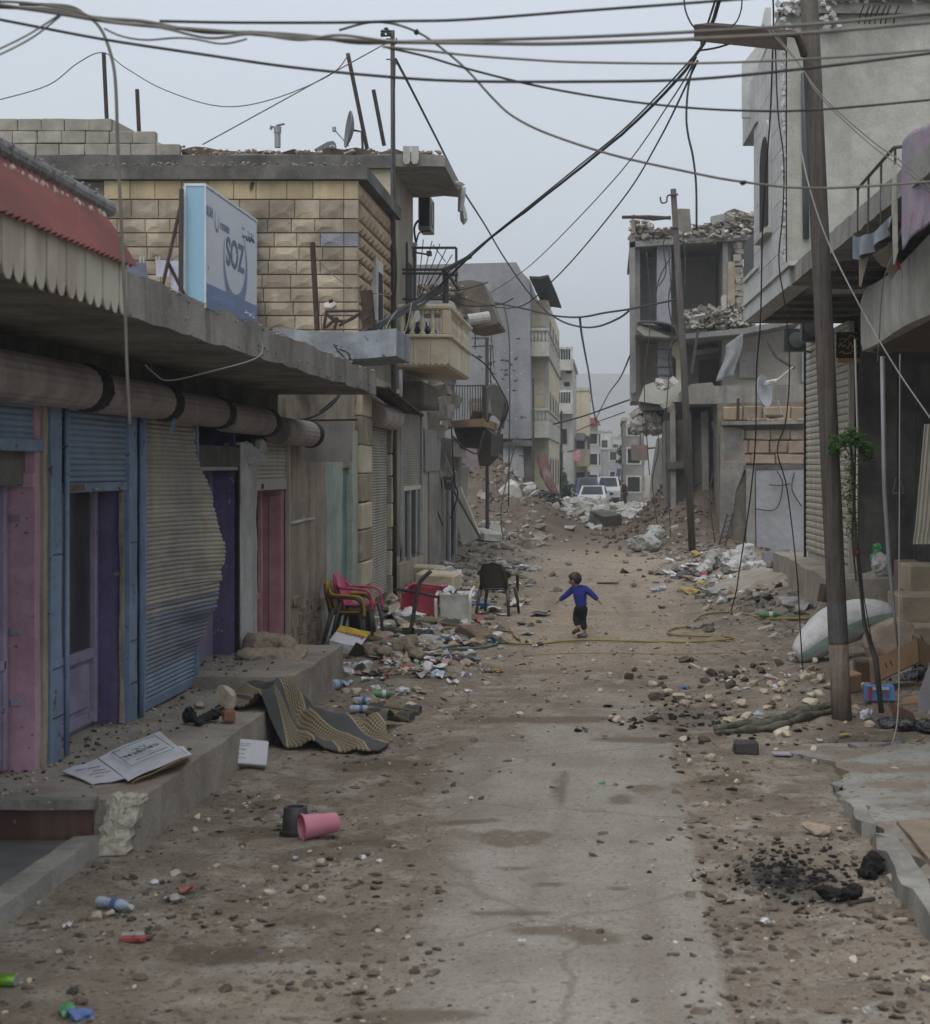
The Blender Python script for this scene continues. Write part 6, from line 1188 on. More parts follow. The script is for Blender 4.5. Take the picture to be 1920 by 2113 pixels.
mb = MB(); [mb.rock(on(.55 + R.uniform(-.1, .1), .73 + R.uniform(-.04, .05), .016), .016, (1, 1, .2)) for _ in range(12)]; mb.build('palm_print', printg, o)
for i in range(4): text(('storage: keep dry', 'made for export', 'net 4.8 kg', 'best before'), .02, S(188 + i * 9, 1592 + i * 5, zc + .06), -rt_, -up_, printd, o) if False else None
e0, e1, e2 = S(190, 1618, zc), S(262, 1606, zc + .02), S(128, 1590, zc + .02); fr = (e1 - e0).normalized(); fu = (e2 - e0).normalized()
for i, (w_, s_, t_) in enumerate((('biscuits cream', .92, .78), ('ingredients', .9, .58), ('keep dry and cool', .9, .42), ('lot 24', .5, .24))): text(w_, .03 if i == 0 else .02, e0 + (e1 - e0) * s_ + (e2 - e0) * t_ + Vector((0, 0, .014)), -fr, -fu, printd, o)
g = G(497, 1590); o = thing('carton', 'small white printed carton tilted against the pavement edge', 'carton', g); c = g + Vector((.03, .1, .12))
MB().cbox(c, (.33, .14, .21), .008, (math.radians(-24), math.radians(7), math.radians(14))).build('box', card, o)
m3 = rotm((math.radians(-24), math.radians(7), math.radians(14)))
for i, (w_, sz_) in enumerate((('BISCUIT', .04), ('cream filled', .022), ('24 packs net', .018), ('store in a dry place', .014))): text(w_, sz_, c + m3 @ Vector((-.12, -.0725, .045 - i * .034)), m3 @ Vector((1, 0, 0)), m3 @ Vector((0, 0, 1)), flat('grey print', (.25, .26, .32)), o)
g = S(715, 1312, .3); o = thing('carton', 'yellow and white carton with red lettering under the stacked chairs', 'carton', G(718, 1326))
a0, a1, a3 = P(680, 1322, 21.9), P(742, 1336, 21.8), P(703, 1291, 22.15); a2 = a1 + (a3 - a0)
sheet(o, (a0, a1, a2, a3), card, 'lid'); k1, k2 = a0 + (a3 - a0) * .62, a1 + (a2 - a1) * .62; nn_ = (a1 - a0).cross(a3 - a0).normalized(); sheet(o, (k1 + nn_ * .006, k2 + nn_ * .006, a2 + nn_ * .006, a3 + nn_ * .006), M('yellow carton print', (.52, .4, .06), (.45, .33, .05), 6), 'yellow_band')
sheet(o, (a0 - Vector((0, 0, .12)), a1 - Vector((0, 0, .12)), a1, a0), card, 'side'); r_ = (a1 - a0).normalized(); u_ = nn_.cross(r_)
text('Bojesse', .085, a1 + (a2 - a1) * .66 + nn_ * .012 - r_ * .02, -r_, -u_, flat('carton red', (.4, .03, .06)), o, sx=1.05)
# patterned mat folded over the pavement edge
matm = bpy.data.materials.new('woven mat'); matm.use_nodes = True; nn2 = matm.node_tree.nodes; ll = matm.node_tree.links.new
uvn = nn2.new('ShaderNodeAttribute'); uvn.attribute_name = 'weave'; wv1 = nn2.new('ShaderNodeTexChecker'); wv1.inputs['Scale'].default_value = 46; wv1.inputs[1].default_value = (.235, .185, .1, 1); wv1.inputs[2].default_value = (.05, .046, .038, 1)
w2 = nn2.new('ShaderNodeTexWave'); w2.inputs['Scale'].default_value = 1.1; w2.inputs['Distortion'].default_value = 1.2; w2.bands_direction = 'DIAGONAL'; w2.inputs['Detail'].default_value = 0
r1 = nn2.new('ShaderNodeValToRGB'); r1.color_ramp.interpolation = 'CONSTANT'; r1.color_ramp.elements[0].color = (0, 0, 0, 1); r1.color_ramp.elements[1].position = .52; r1.color_ramp.elements[1].color = (1, 1, 1, 1)
r2 = nn2.new('ShaderNodeValToRGB'); r2.color_ramp.interpolation = 'CONSTANT'; r2.color_ramp.elements[0].color = (0, 0, 0, 1); e_ = r2.color_ramp.elements[1]; e_.position = .43; e_.color = (1, 1, 1, 1); e_ = r2.color_ramp.elements.new(.56); e_.color = (0, 0, 0, 1)
m1 = nn2.new('ShaderNodeMixRGB'); m1.inputs[1].default_value = (.05, .05, .051, 1); m2 = nn2.new('ShaderNodeMixRGB'); m2.inputs[2].default_value = (.265, .21, .115, 1)
ll(uvn.outputs['Vector'], wv1.inputs['Vector']); ll(uvn.outputs['Vector'], w2.inputs['Vector']); ll(w2.outputs['Fac'], r1.inputs[0]); ll(w2.outputs['Fac'], r2.inputs[0]); ll(r1.outputs[0], m1.inputs[0]); ll(wv1.outputs[0], m1.inputs[2]); ll(m1.outputs[0], m2.inputs[1]); ll(r2.outputs[0], m2.inputs[0])
ll(m2.outputs[0], nn2['Principled BSDF'].inputs['Base Color']); nn2['Principled BSDF'].inputs['Roughness'].default_value = .85
MATS['woven mat'] = matm
def mat_obj(name, fn, nu, nv, label, cat, sx, sy, thick=(0, 0, .014)):
    mb = MB().grid(fn, nu, nv, thick=thick); o = mb.build(name, matm, None, smooth=50, label=label, cat=cat)
    at_ = o.data.attributes.new('weave', 'FLOAT_VECTOR', 'POINT'); n0 = (nu + 1) * (nv + 1); q = []
    for rep in range(2):
        for j in range(nv + 1):
            for i in range(nu + 1): q += [i / nu * sx, j / nv * sy, 0]
    at_.data.foreach_set('vector', q); return o
def mfn(a, c):
    x = -3.52 + 1.5 * a; y = 15.0 + 1.05 * c + .55 * a * (c - .3) - .2 * a
    yy0 = 0
    base = .345 if x < -3.08 else max(gz(x, y) + .02, .345 - (x + 3.08) * 1.5)
    fold = .13 * math.exp(-((a - .27 - .1 * c) / .06) ** 2) * (1 - .4 * c) + .10 * math.exp(-((c - .75 - .1 * math.sin(a * 6)) / .12) ** 2) * ss(.15, .5, a) + .09 * abs(math.sin(a * 8 + c * 4 + .5 * math.sin(a * 15))) * (.2 + c) + .05 * math.exp(-((a - .6 + .3 * c) / .05) ** 2)
    return (x + .05 * math.sin(c * 7), y, base + float(fold) + .012 * math.sin(a * 23 + c * 11))
mat_obj('patterned_mat', mfn, 60, 34, 'black and tan patterned mat crumpled over the pavement edge', 'mat', 1.6, 1.0)
for i, (ua, va, ub, vb, rr, lb) in enumerate(((760, 1468, 868, 1475, .055, 'upper of two rolled tan and black mats below the litter'), (762, 1480, 850, 1492, .06, 'lower of two rolled tan and black mats below the litter'), (815, 1290, 950, 1298, .085, 'rolled patterned mat lying in front of the tipped white chair'), (790, 1310, 890, 1318, .07, 'rolled patterned mat under the hoe handle'))):
    pa, pb_ = G(ua, va), G(ub, vb); mb = MB(); pts = [pa + (pb_ - pa) * t + Vector((0, 0, rr * .8)) for t in np.linspace(0, 1, 14)]; mb.tube(pts, [rr * (1 + .12 * math.sin(t * 9)) for t in range(14)], 12); o = mb.build('rolled_mat', matm, None, smooth=50, label=lb, cat='mat')
    at_ = o.data.attributes.new('weave', 'FLOAT_VECTOR', 'POINT'); q = []
    for k_ in range(14):
        for j in range(12): q += [k_ / 14 * .9, j / 12 * .5, 0]
    at_.data.foreach_set('vector', q)
def blob(nm, lb, cat, pts, m_, lvl=3, rough=.06, smooth=True, crease=1.0):   # soft thing made of overlapping lumps on one surface
    import bmesh
    mbm = MB()
    for c, r, sq in pts: mbm.rock(c, r, sq, lvl, rough, R.uniform(0, 6))
    for (c, r, _), (c2, r2, _) in zip(pts, pts[1:]): mbm.tube([c, (Vector(c) + Vector(c2)) / 2, c2], min(r, r2) * .62, 10)
    o = mbm.build(nm, m_, None, label=lb, cat=cat); col.objects.unlink(o)
    rm_ = o.modifiers.new('r', 'REMESH'); rm_.mode = 'VOXEL'; rm_.voxel_size = max(min(r for _, r, _ in pts) / 9, max(r for _, r, _ in pts) / 16); sm = o.modifiers.new('s', 'SMOOTH'); sm.iterations = 4; sm.factor = .5
    rmn = min(r for _, r, _ in pts)
    for sc_, st_ in ((1.0, .5), (.38, .34), (.17, .12)): tx = bpy.data.textures.new('creases', 'CLOUDS'); tx.noise_scale = rmn * sc_; tx.noise_type = 'HARD_NOISE'; dp = o.modifiers.new('d', 'DISPLACE'); dp.texture = tx; dp.strength = rmn * st_ * crease; dp.mid_level = .45; dp.texture_coords = 'GLOBAL'
    me = evaluated(o); o.modifiers.clear(); o.data = me; col.objects.link(o)
    me.polygons.foreach_set('use_smooth', [smooth] * len(me.polygons)); me.update(); return o
sackm = M('brown sacking', (.36, .30, .23), (.27, .22, .165), 4, bump=.4, bscale=60)
z0 = .45; p1 = S(540, 1362, z0)
blob('sack', 'slumped brown sack lying on the raised pavement below the white pillar', 'sack', [(S(532, 1352, z0) + Vector((0, .15, .08)), .2, (1.3, 1.1, .95)), (S(575, 1352, z0) + Vector((0, .15, .07)), .2, (1.5, 1, .75)), (S(598, 1360, z0) + Vector((0, .1, .03)), .17, (1.5, .9, .45)), (S(512, 1362, z0) + Vector((0, .05, .04)), .16, (1.1, 1, .6))], sackm, crease=.5)
blk_cl = M('black cloth', (.02, .021, .022), (.03, .03, .032), 7, rough=.8, bump=.4)
zc2 = .34; blob('cloth_bundle', 'crumpled black cloth lying on the pavement beside the tan stone', 'cloth', [(S(390, 1492, zc2) + Vector((0, 0, .06)), .07, (1, .9, 1.3)), (S(410, 1496, zc2) + Vector((0, 0, .03)), .07, (1.4, 1, .5)), (S(440, 1488, zc2) + Vector((0, 0, .06)), .07, (1.3, 1, .9))], blk_cl)
MB().rock(S(462, 1465, .34) + Vector((0, .02, .1)), .115, (.95, .7, 1.1), 2, .12, .3).build('stone', stone_m, None, label='tan broken stone block on the pavement behind the black cloth', cat='stone')
MB().cbox(S(472, 1490, .34) + Vector((0, 0, .05)), (.11, .1, .1), .015, (0, 0, .3), .01).build('brick', M('red brick', (.27, .13, .085), (.2, .1, .07), 5), None, label='brick piece below the tan stone on the pavement', cat='brick')
MB().rock(S(412, 1456, .36), .06, (1, .8, .7), 2).build('stone', stone_m, None, label='small stone on the pavement by the buckled shutter foot', cat='stone')
# brown tarpaulin sacks in the litter
for lb, pts in (('brown canvas sack bulging in the litter under the stacked chairs', [(G(775, 1352) + Vector((0, 0, .06)), .15, (1.6, 1, .6)), (G(800, 1356) + Vector((0, 0, .05)), .12, (1.3, 1, .6))]), ('open dark mouthed sack lying beside the litter heap', [(G(838, 1350) + Vector((0, 0, .12)), .15, (1.2, 1, .9)), (G(860, 1362) + Vector((0, 0, .06)), .12, (1.2, .8, .6))])): blob('sack', lb, 'sack', pts, M('old canvas', (.25, .215, .155), (.18, .15, .11), 4, bump=.5), crease=.4)
mb = MB(); mb.pp([(718, 1352), (735, 1326), (748, 1332), (760, 1350), (735, 1356)], 21.5, .04); mb.build('tarpaulin_fold', M('dark canvas', (.05, .045, .035)), None, label='dark fold of canvas at the end of the raised pavement', cat='canvas')
# hoe / shovel stuck in the heap
o = thing('shovel', 'black handled shovel standing upright in the litter heap', 'shovel', G(842, 1325)); a = G(842, 1322)
MB().tube(smooth_path([a + Vector((0, 0, .08)), P(850, 1290, a.y), P(860, 1230, a.y), P(868, 1200, a.y), P(890, 1178, a.y)], 4), .028, 8).build('shaft', iron, o, smooth=True); mb = MB(); mb.grid(lambda s, r: P(830 + 26 * s, 1296 + 32 * r, a.y) + Vector((0, .05 * math.sin(math.pi * s), 0)), 6, 4, thick=(0, .02, 0)); mb.build('blade', iron, o)
MB().tube([P(818, 1216, a.y + .4), P(860, 1222, a.y), P(903, 1232, a.y + .3)], .022, 6).build('crossbar', iron, o)
mb = MB(); mb.lathe([(.001, 0), (.1, .0), (.17, .1), (.19, .3), (.15, .42), (.02, .44)], G(745, 1310), 18); mb.build('pot', M('sooty pot', (.03, .028, .027), (.04, .038, .036), 6), None, smooth=True, label='round sooty pot standing beneath the stacked chairs', cat='pot')
g = G(978, 1320); mb = MB(); mb.rock(g + Vector((0, 0, .1)), .24, (1.25, .8, .62), 2, .08, .1); mb.build('stone', M('reddish limestone', (.33, .26, .2), (.25, .19, .15), 5, bump=.5), None, label='big reddish stone block beside the white tipped chair', cat='stone')
blob('flower_bag', 'dark sack printed with pale flowers between the red and white chairs', 'sack', [(G(895, 1272) + Vector((0, .1, .2)), .24, (1, .9, .9)), (G(912, 1280) + Vector((0, 0, .12)), .18, (1, 1, .8))], M('flowered cloth', (.06, .055, .045), (.09, .08, .06), 6, speck=((.4, .36, .26), 9, .6)))
for pts, lb in (([(820, 1150, 870, 1182), (0, 0, 0, 0)], ''),): pass
for c, s_, lb in ((G(838, 1178), (.75, .5, .3), 'cut stone block in front of the shutters, nearer the wall'), (G(872, 1195), (.95, .45, .3), 'long cut stone block lying on the left rubble'), (G(905, 1215), (.8, .5, .32), 'cut stone block at the street edge of the left rubble')): MB().cbox(c + Vector((0, 0, s_[2] * .45)), s_, .03, (.08, .05, R.uniform(-.3, .3)), .02).build('stone_block', cream, None, label=lb, cat='stone')
# ---------------------------------------------------------------- right-hand clutter
ws = M('white woven sack', (.60, .60, .61), (.46, .46, .46), 2, rough=.7, bump=.7, bscale=11)
a, b_ = G(1665, 1368), G(1838, 1330)
p0 = P(1643, 1352, 21.0); p3 = P(1842, 1262, 21.2)
axis = p3 - p0; n_ = 48; mb = MB(); vs_ = []; K = 40; sl = axis.normalized(); sd = Vector((0, 1, 0)); up_ = sl.cross(sd).normalized(); up_ = up_ if up_.z > 0 else -up_
sd = up_.cross(sl)
for i in range(n_ + 1):
    t = i / n_; w_ = .30 * (math.sin(math.pi * min(1, max(0, .02 + .96 * t))) ** .36) * (1 + .06 * math.sin(t * 7)); h_ = .27 * (math.sin(math.pi * min(1, max(0, .02 + .96 * t))) ** .36)
    cpt = p0 + axis * t + up_ * (.12 * math.sin(math.pi * t))
    for j in range(K):
        an = 2 * math.pi * j / K; rr = 1 + .03 * math.sin(3 * an + t * 9) + .022 * math.sin(9 * an + t * 31) * math.sin(t * 23 + an); vs_.append(cpt + up_ * (h_ * math.sin(an) * rr) + sd * (w_ * math.cos(an) * rr))
mb.add(vs_, [(i * K + j, i * K + (j + 1) % K, (i + 1) * K + (j + 1) % K, (i + 1) * K + j) for i in range(n_) for j in range(K)] + [tuple(range(K)), tuple(range(n_ * K, (n_ + 1) * K))])
so = thing('sack', 'fat white woven sack with a green stripe slumped behind the wooden pole', 'sack', p0 - Vector((0, 0, .2))); mb.build('bag', ws, so, smooth=True)
mb = MB(); vs_ = []
for i in range(1, n_):
    t = i / n_; cpt = p0 + axis * t + up_ * (.12 * math.sin(math.pi * t)); w_ = .305 * (math.sin(math.pi * (.02 + .96 * t)) ** .36) * (1 + .06 * math.sin(t * 7)) + .004; h_ = .27 * (math.sin(math.pi * (.02 + .96 * t)) ** .36) + .004
    for an in (math.pi * 1.0, math.pi * 1.06, math.pi * 1.13):
        rr = 1 + .03 * math.sin(3 * an + t * 9); vs_.append(cpt + up_ * (h_ * math.sin(an) * rr) + sd * (w_ * math.cos(an) * rr))
mb.add(vs_, [(i * 3 + j, i * 3 + j + 1, i * 3 + 4 + j, i * 3 + 3 + j) for i in range(n_ - 2) for j in range(2)]); mb.build('stripe', M('pale green stripe', (.3, .42, .37), (.25, .36, .31), 8), so, smooth=True)
mb = MB(); [mb.tube([p0 + sl * .02, p0 - sl * .07 + up_ * R.uniform(-.06, .06) + sd * R.uniform(-.1, .1)], [.03, .012], 5) for _ in range(7)]; mb.build('tied_end', ws, so)
o = thing('cardboard_box', 'open brown cardboard box tilted over beside the wooden pole', 'box', P(1840, 1425, 18.3)); Yb = 18.2
mb = MB(); mb.pp([(1795, 1365), (1893, 1316), (1898, 1368), (1798, 1415)], Yb, .01); mb.build('side', cbrown, o); MB().pp([(1893, 1316), (1896, 1316), (1950, 1352), (1950, 1400), (1898, 1368)], Yb + .02, .3).build('side', M('inner cardboard', (.2, .13, .08)), o); MB().pp([(1795, 1365), (1893, 1316), (1920, 1330), (1828, 1372)], Yb + .32, .01).build('flap', cbrown, o)
MB().prism([P(1798, 1415, Yb), P(1898, 1368, Yb), P(1898, 1368, Yb + .35), P(1798, 1415, Yb + .35)], (0, 0, .01)).build('base', cbrown, o)
for u in (1828, 1838): MB().tube([P(u, 1368 - (u - 1828) * .5, Yb - .008), P(u + 3, 1378 - (u - 1828) * .5, Yb - .008)], .006, 5).build('hand_hole', dark, o)
MB().cbox(P(1781, 1388, 18.9), (.18, .2, .28), .01).build('cardboard_box', M('dark cardboard', (.1, .065, .045), (.075, .05, .035), 4), None, label='dark brown box squeezed between the pole and the open carton', cat='box')
o = thing('drink_pack', 'bright blue shrink wrapped pack with red and white print behind the leaning stick', 'pack', P(1817, 1447, 17.6)); MB().pr(1788, 1416, 1846, 1446, 17.6, .14).build('pack', M('blue pack', (.06, .2, .5), (.09, .28, .6), 7, rough=.35, bump=.05), o)
MB().pr(1793, 1418, 1800, 1445, 17.585, .01).build('red_strip', flat('pack red', (.4, .05, .06)), o); MB().pr(1802, 1418, 1836, 1424, 17.585, .01).build('white_strip', flat('pack white', (.6, .6, .62)), o); text('75', .1, P(1818, 1441, 17.58), (1, 0, 0), Z_, MATS['pack red'], o)
blob('plastic_bag', 'crumpled white plastic bag at the foot of the wooden pole', 'bag', [(G(1783, 1488) + Vector((0, 0, .08)), .085, (1, .9, .9)), (G(1792, 1484) + Vector((0, 0, .05)), .06, (1, .9, .8))], M('white film', (.58, .6, .64), (.46, .48, .52), 9, rough=.4), 2, .2, False)
MB().box(G(1864, 1490) + Vector((0, 0, .07)), (.3, .25, .02), (.5, .45, .3)).build('board', M('reddish board', (.14, .07, .05), (.1, .055, .04), 4), None, label='small reddish brown board lying by the blue pack', cat='board')
mb = MB(); mb.pp([(1898, 1500), (1894, 1440), (1925, 1355), (1960, 1355), (1960, 1400), (1915, 1500)], 17.0, .02); mb.build('board', M('pale grey board', (.33, .32, .34), (.26, .25, .27), 3), None, label='pale grey board leaning at the right edge beside the blue pack', cat='board'); MB().tube([P(1908, 1502, 16.8), P(1940, 1420, 16.9)], .02, 5).build('metal_strip', galv, None, label='thin metal strip leaning against the pale grey board', cat='strip')
blob('black_heap', 'black plastic sheeting bunched at the foot of the leaning stick', 'sheeting', [(G(1830, 1500) + Vector((0, 0, .05)), .11, (1.6, 1, .5)), (G(1875, 1508) + Vector((0, 0, .06)), .12, (1.7, 1, .6)), (G(1915, 1512) + Vector((0, 0, .06)), .11, (1.6, 1, .6))], M('black plastic', (.016, .016, .018), (.025, .025, .027), 6, rough=.4))
blob('grey_cloth', 'dusty grey cloth strip trampled on the cement apron', 'cloth', [(G(1775, 1556) + Vector((0, 0, .03)), .06, (2.4, 1, .5)), (G(1815, 1552) + Vector((0, 0, .03)), .07, (2, 1, .5)), (G(1852, 1548) + Vector((0, 0, .04)), .075, (1.6, 1, .8)), (G(1900, 1552) + Vector((0, 0, .03)), .07, (2.2, 1, .5))], M('grey rag', (.09, .095, .11), (.13, .135, .145), 5, bump=.3))
camo = M('camouflage cloth', (.13, .125, .095), (.065, .062, .05), 9, bump=.4, lo=.45, hi=.55)
pts = [G(1475, 1515), G(1540, 1508), G(1600, 1500), G(1660, 1482), G(1725, 1470)]; mb = MB()
for k_, (dy, dz, r_) in enumerate(((0, .05, .055), (-.14, .03, .04), (.1, .05, .045))): mb.tube(smooth_path([p + Vector((0, dy + .05 * math.sin(i * 2 + k_), dz)) for i, p in enumerate(pts)], 5), [r_ * (1 + .3 * math.sin(i * 1.3 + k_)) * (.35 + .65 * min(1, i / 6)) for i in range(21)], 8)
mb.build('tent_cloth', camo, None, smooth=True, label='twisted camouflage cloth trailing from the foot of the wooden pole', cat='cloth')
MB().cbox(G(1540, 1557) + Vector((0, 0, .06)), (.22, .1, .12), .015, (0, .06, .1), .012).build('concrete_brick', M('charcoal brick', (.045, .043, .045), (.06, .058, .058), 6), None, label='charcoal grey brick lying in front of the camouflage cloth', cat='brick')
MB().box(G(1636, 1560) + Vector((0, 0, .02)), (.36, .09, .012), (.1, .04, .12)).build('metal_strip', M('pale plank', (.42, .42, .45)), None, label='pale flat strip lying on the dirt beside the charcoal brick', cat='strip')
for (u, v, Y, sx, sy, sz, rz, m_, lb) in ((1868, 1452, 18.6, .55, .3, .3, .2, cbrown, 'brown box in the shade under the tilted carton'), (1880, 1240, 24.6, .5, .4, .35, .3, M('dark cardboard', (1, 1, 1)), 'dark box standing behind the step blocks'), (1752, 1415, 18.2, .22, .2, .2, .5, cbrown, 'small torn box pressed against the far side of the wooden pole'), (1905, 1470, 17.5, .4, .3, .22, -.3, cbrown, 'low crushed box beside the pale grey board')): MB().cbox(P(u, v, Y) + Vector((0, 0, sz * .2)), (sx, sy, sz), .012, (.1, -.1, rz), .02).build('cardboard_box', m_, None, label=lb, cat='box')
blob('black_heap', 'black heap added as the dark area beneath the tilted carton', 'sheeting', [(P(1840, 1425, 18.9), .2, (1.2, .8, .7)), (P(1880, 1420, 18.8), .22, (1.3, .8, .9)), (P(1915, 1400, 18.8), .22, (1.2, .8, 1))], MATS['black plastic'])  # black lumps added to darken the space under the tilted box
# sticks and wires tied to the pole's stay
for pts, lb, r_, m_ in (([(1757, 905, 17.0), (1768, 1130, 17.0), (1785, 1290, 17.0), (1808, 1360, 17.0), (1822, 1490, 17.0)], 'crooked brown stick leaning beside the wooden pole, nearest of the two', [.014, .016, .02, .032, .026], wood), ([(1822, 735, 18.5), (1826, 1000, 18.5), (1836, 1160, 18.5), (1846, 1260, 18.5), (1854, 1338, 18.5)], 'grey upright rod tied to a stick before the dark metal front', [.028, .028, .026, .016, .012], galv)):
    MB().tube([P(*p) for p in pts], r_, 7).build('stick', m_, None, smooth=True, label=lb, cat='stick')
o = thing('tie_wires', 'twin dark tie wires with a red knot along the crooked stick', 'wire', P(1775, 1300, 16.9))
for d_ in (0, 5): MB().tube([P(1768 + d_, 1130, 16.9), P(1778 + d_, 1230, 16.9), P(1796 + d_, 1330, 16.9)], .006, 4).build('wire', iron, o)
MB().rock(P(1770, 1140, 16.85), .03, (1, 1, 1.2)).build('knot', flat('red cord', (.2, .03, .03)), o)
MB().tube([P(1765, 700, 18), P(1770, 880, 18), P(1768, 1180, 18)], .012, 5).build('stick', slat_pale, None, label='thin pale strip standing upright behind the wooden pole', cat='stick')
o = thing('climbing_plant', 'green feathery plant growing up behind the wooden pole', 'plant', P(1765, 1200, 16.9)); MB().tube(smooth_path([P(1768, 1200, 16.9), P(1760, 1100, 16.9), P(1765, 1000, 16.9), P(1757, 930, 16.4), P(1752, 895, 16.2)], 5), .012, 5).build('stem', M('green stem', (.09, .09, .035)), o)
fl = M('fresh leaf', (.04, .085, .02), (.024, .055, .014), 9, bump=0, rnd=.1); mb = MB()
for i in range(1250):
    if i < 1050:
        tt = R.random(); cc = P(1712 + 90 * tt, 908 + 9 * math.sin(tt * 9) + R.gauss(0, 9) + 14 * (tt - .4) ** 2 * 4, 16.2 + R.gauss(0, .1))
    else: cc = P(1757 + R.gauss(0, 9), R.uniform(930, 1110), 16.85 + R.gauss(0, .05))
    a_ = Vector((R.gauss(0, 1), R.gauss(0, .6), R.gauss(0, .5))).normalized() * R.uniform(.015, .045); b2_ = a_.orthogonal().normalized() * .009; mb.add([cc - a_, cc + b2_, cc + a_, cc - b2_], [(0, 1, 2, 3)])
mb.build('foliage', fl, o)
# sacks and rubbish by the grey door and on the platform
wf = M('dirty white sack', (.48, .47, .46), (.36, .35, .34), 3, bump=.4)
blob('sack', 'dirty white sacks slumped in front of the grey door, the long low one', 'sack', [(G(1535, 1180) + Vector((0, .3, .3)), .42, (1.4, .9, .8)), (G(1510, 1190) + Vector((0, 0, .15)), .32, (1.3, .8, .6)), (G(1562, 1190) + Vector((0, 0, .2)), .34, (1.1, .8, .7))], wf)
blob('sack', 'grey sacking behind the white sacks by the ruin', 'sack', [(G(1470, 1170) + Vector((0, .2, .2)), .32, (1, .9, .8)), (G(1455, 1185) + Vector((0, 0, .1)), .26, (1.3, .8, .6))], M('grey sacking', (.33, .32, .28), (.24, .23, .2), 4, bump=.4))
o = thing('cardboard_box', 'open grey carton with a dark inside by the grey door', 'box', G(1595, 1172)); c = G(1597, 1172); 
for dx, dy, sx_, sy_ in ((0, -.22, .5, .02), (0, .22, .5, .02), (-.25, 0, .02, .42), (.25, 0, .02, .42)): MB().box(c + Vector((dx, dy + .1, .22)), (sx_, sy_, .34), (0, .1 * dx, 0)).build('side', M('grey blue carton', (.3, .31, .35), (.24, .25, .28), 4), o)
MB().box(c + Vector((.36, 0, .34)), (.24, .4, .015), (0, -.7, 0)).build('flap', MATS['grey blue carton'], o); MB().rock(c + Vector((.02, -.5, .1)), .15, (1.2, .8, .7), 2).build('ochre_lump', M('ochre rag', (.22, .14, .04)), o)
for c, sc_, m_, lb in ((P(1815, 1168, 26.2), .2, wf, 'white sack standing on the platform, the upper one under the green bag'), (P(1800, 1205, 25.9), .22, M('cream sack', (.4, .375, .32), (.3, .28, .24), 4), 'cream sack leaning on the platform front, below the white one')): blob('sack', lb, 'sack', [(c, sc_, (1, .8, 1.1)), (c + Vector((.08, 0, -.12)), sc_ * .9, (1, .8, .9))], m_)
blob('plastic_bag', 'green plastic bag on top of the white sack on the platform', 'bag', [(P(1812, 1135, 26.3), .12, (1, .7, 1)), (P(1805, 1150, 26.3), .1, (1, .7, .8))], M('green film', (.08, .36, .13), (.05, .26, .09), 8, rough=.4))
MB().cbox(P(1708, 1225, 24.5), (.2, .2, .26), .01, (0, .2, .3)).build('cardboard_box', M('dark cardboard', (1, 1, 1)), None, label='small dark box by the ramp, left of the wooden pole', cat='box')
blob('tarpaulin', 'grey plastic sheet draped over rubble at the foot of the dark mound', 'sheet', [(G(1330, 1140) + Vector((0, .2, .25)), .4, (1.4, .8, .7)), (G(1352, 1130) + Vector((0, .2, .4)), .32, (1, .7, .9)), (G(1310, 1140) + Vector((0, .1, .1)), .22, (1.4, .8, .5))], M('grey sheet', (.36, .37, .35), (.28, .28, .27), 2, bump=.5))
blob('plastic_bag', 'white plastic sacks strewn on the right verge beyond the hose', 'bag', [(G(1440, 1195) + Vector((0, 0, .1)), .18, (2.2, .8, .5)), (G(1460, 1180) + Vector((0, 0, .15)), .18, (1, .8, .9))], wf)
blob('white_rag', 'white and blue rag on the tan earth to the right of the boy', 'rag', [(G(1352, 1222) + Vector((0, 0, .04)), .1, (2.2, .8, .5)), (G(1368, 1218) + Vector((0, 0, .05)), .1, (1.6, .8, .5))], M('white blue rag', (.56, .58, .62), (.3, .33, .42), 5))
MB().box(G(1255, 1205) + Vector((0, 0, .02)), (.45, .12, .03), (0, 0, .1)).build('plank', M('dark plank', (.08, .075, .07)), None, label='short dark plank lying on the tan earth beyond the boy', cat='plank')
blob('ash_lump', 'round black burnt lump by the broken kerb', 'burnt lump', [(G(1804, 1812) + Vector((0, .05, .07)), .09, (1, .9, 1)), (G(1792, 1815) + Vector((0, 0, .03)), .07, (1.2, .9, .6))], M('char', (.012, .011, .011), (.02, .018, .017), 9, bump=.6))
blob('charred_log', 'charred black log lying on the ash patch', 'log', [(G(1705, 1862) + Vector((0, .03, .05)), .055, (1.4, 1, .9)), (G(1735, 1865) + Vector((0, .03, .055)), .06, (1.4, 1, .9)), (G(1765, 1862) + Vector((0, .03, .055)), .06, (1.4, 1, .9))], MATS['char'])
MB().tube([G(1752, 1872) + Vector((0, 0, .02)), G(1805, 1862) + Vector((0, 0, .02))], .013, 6).build('stick', rust, None, label='reddish stick in front of the charred log', cat='stick')
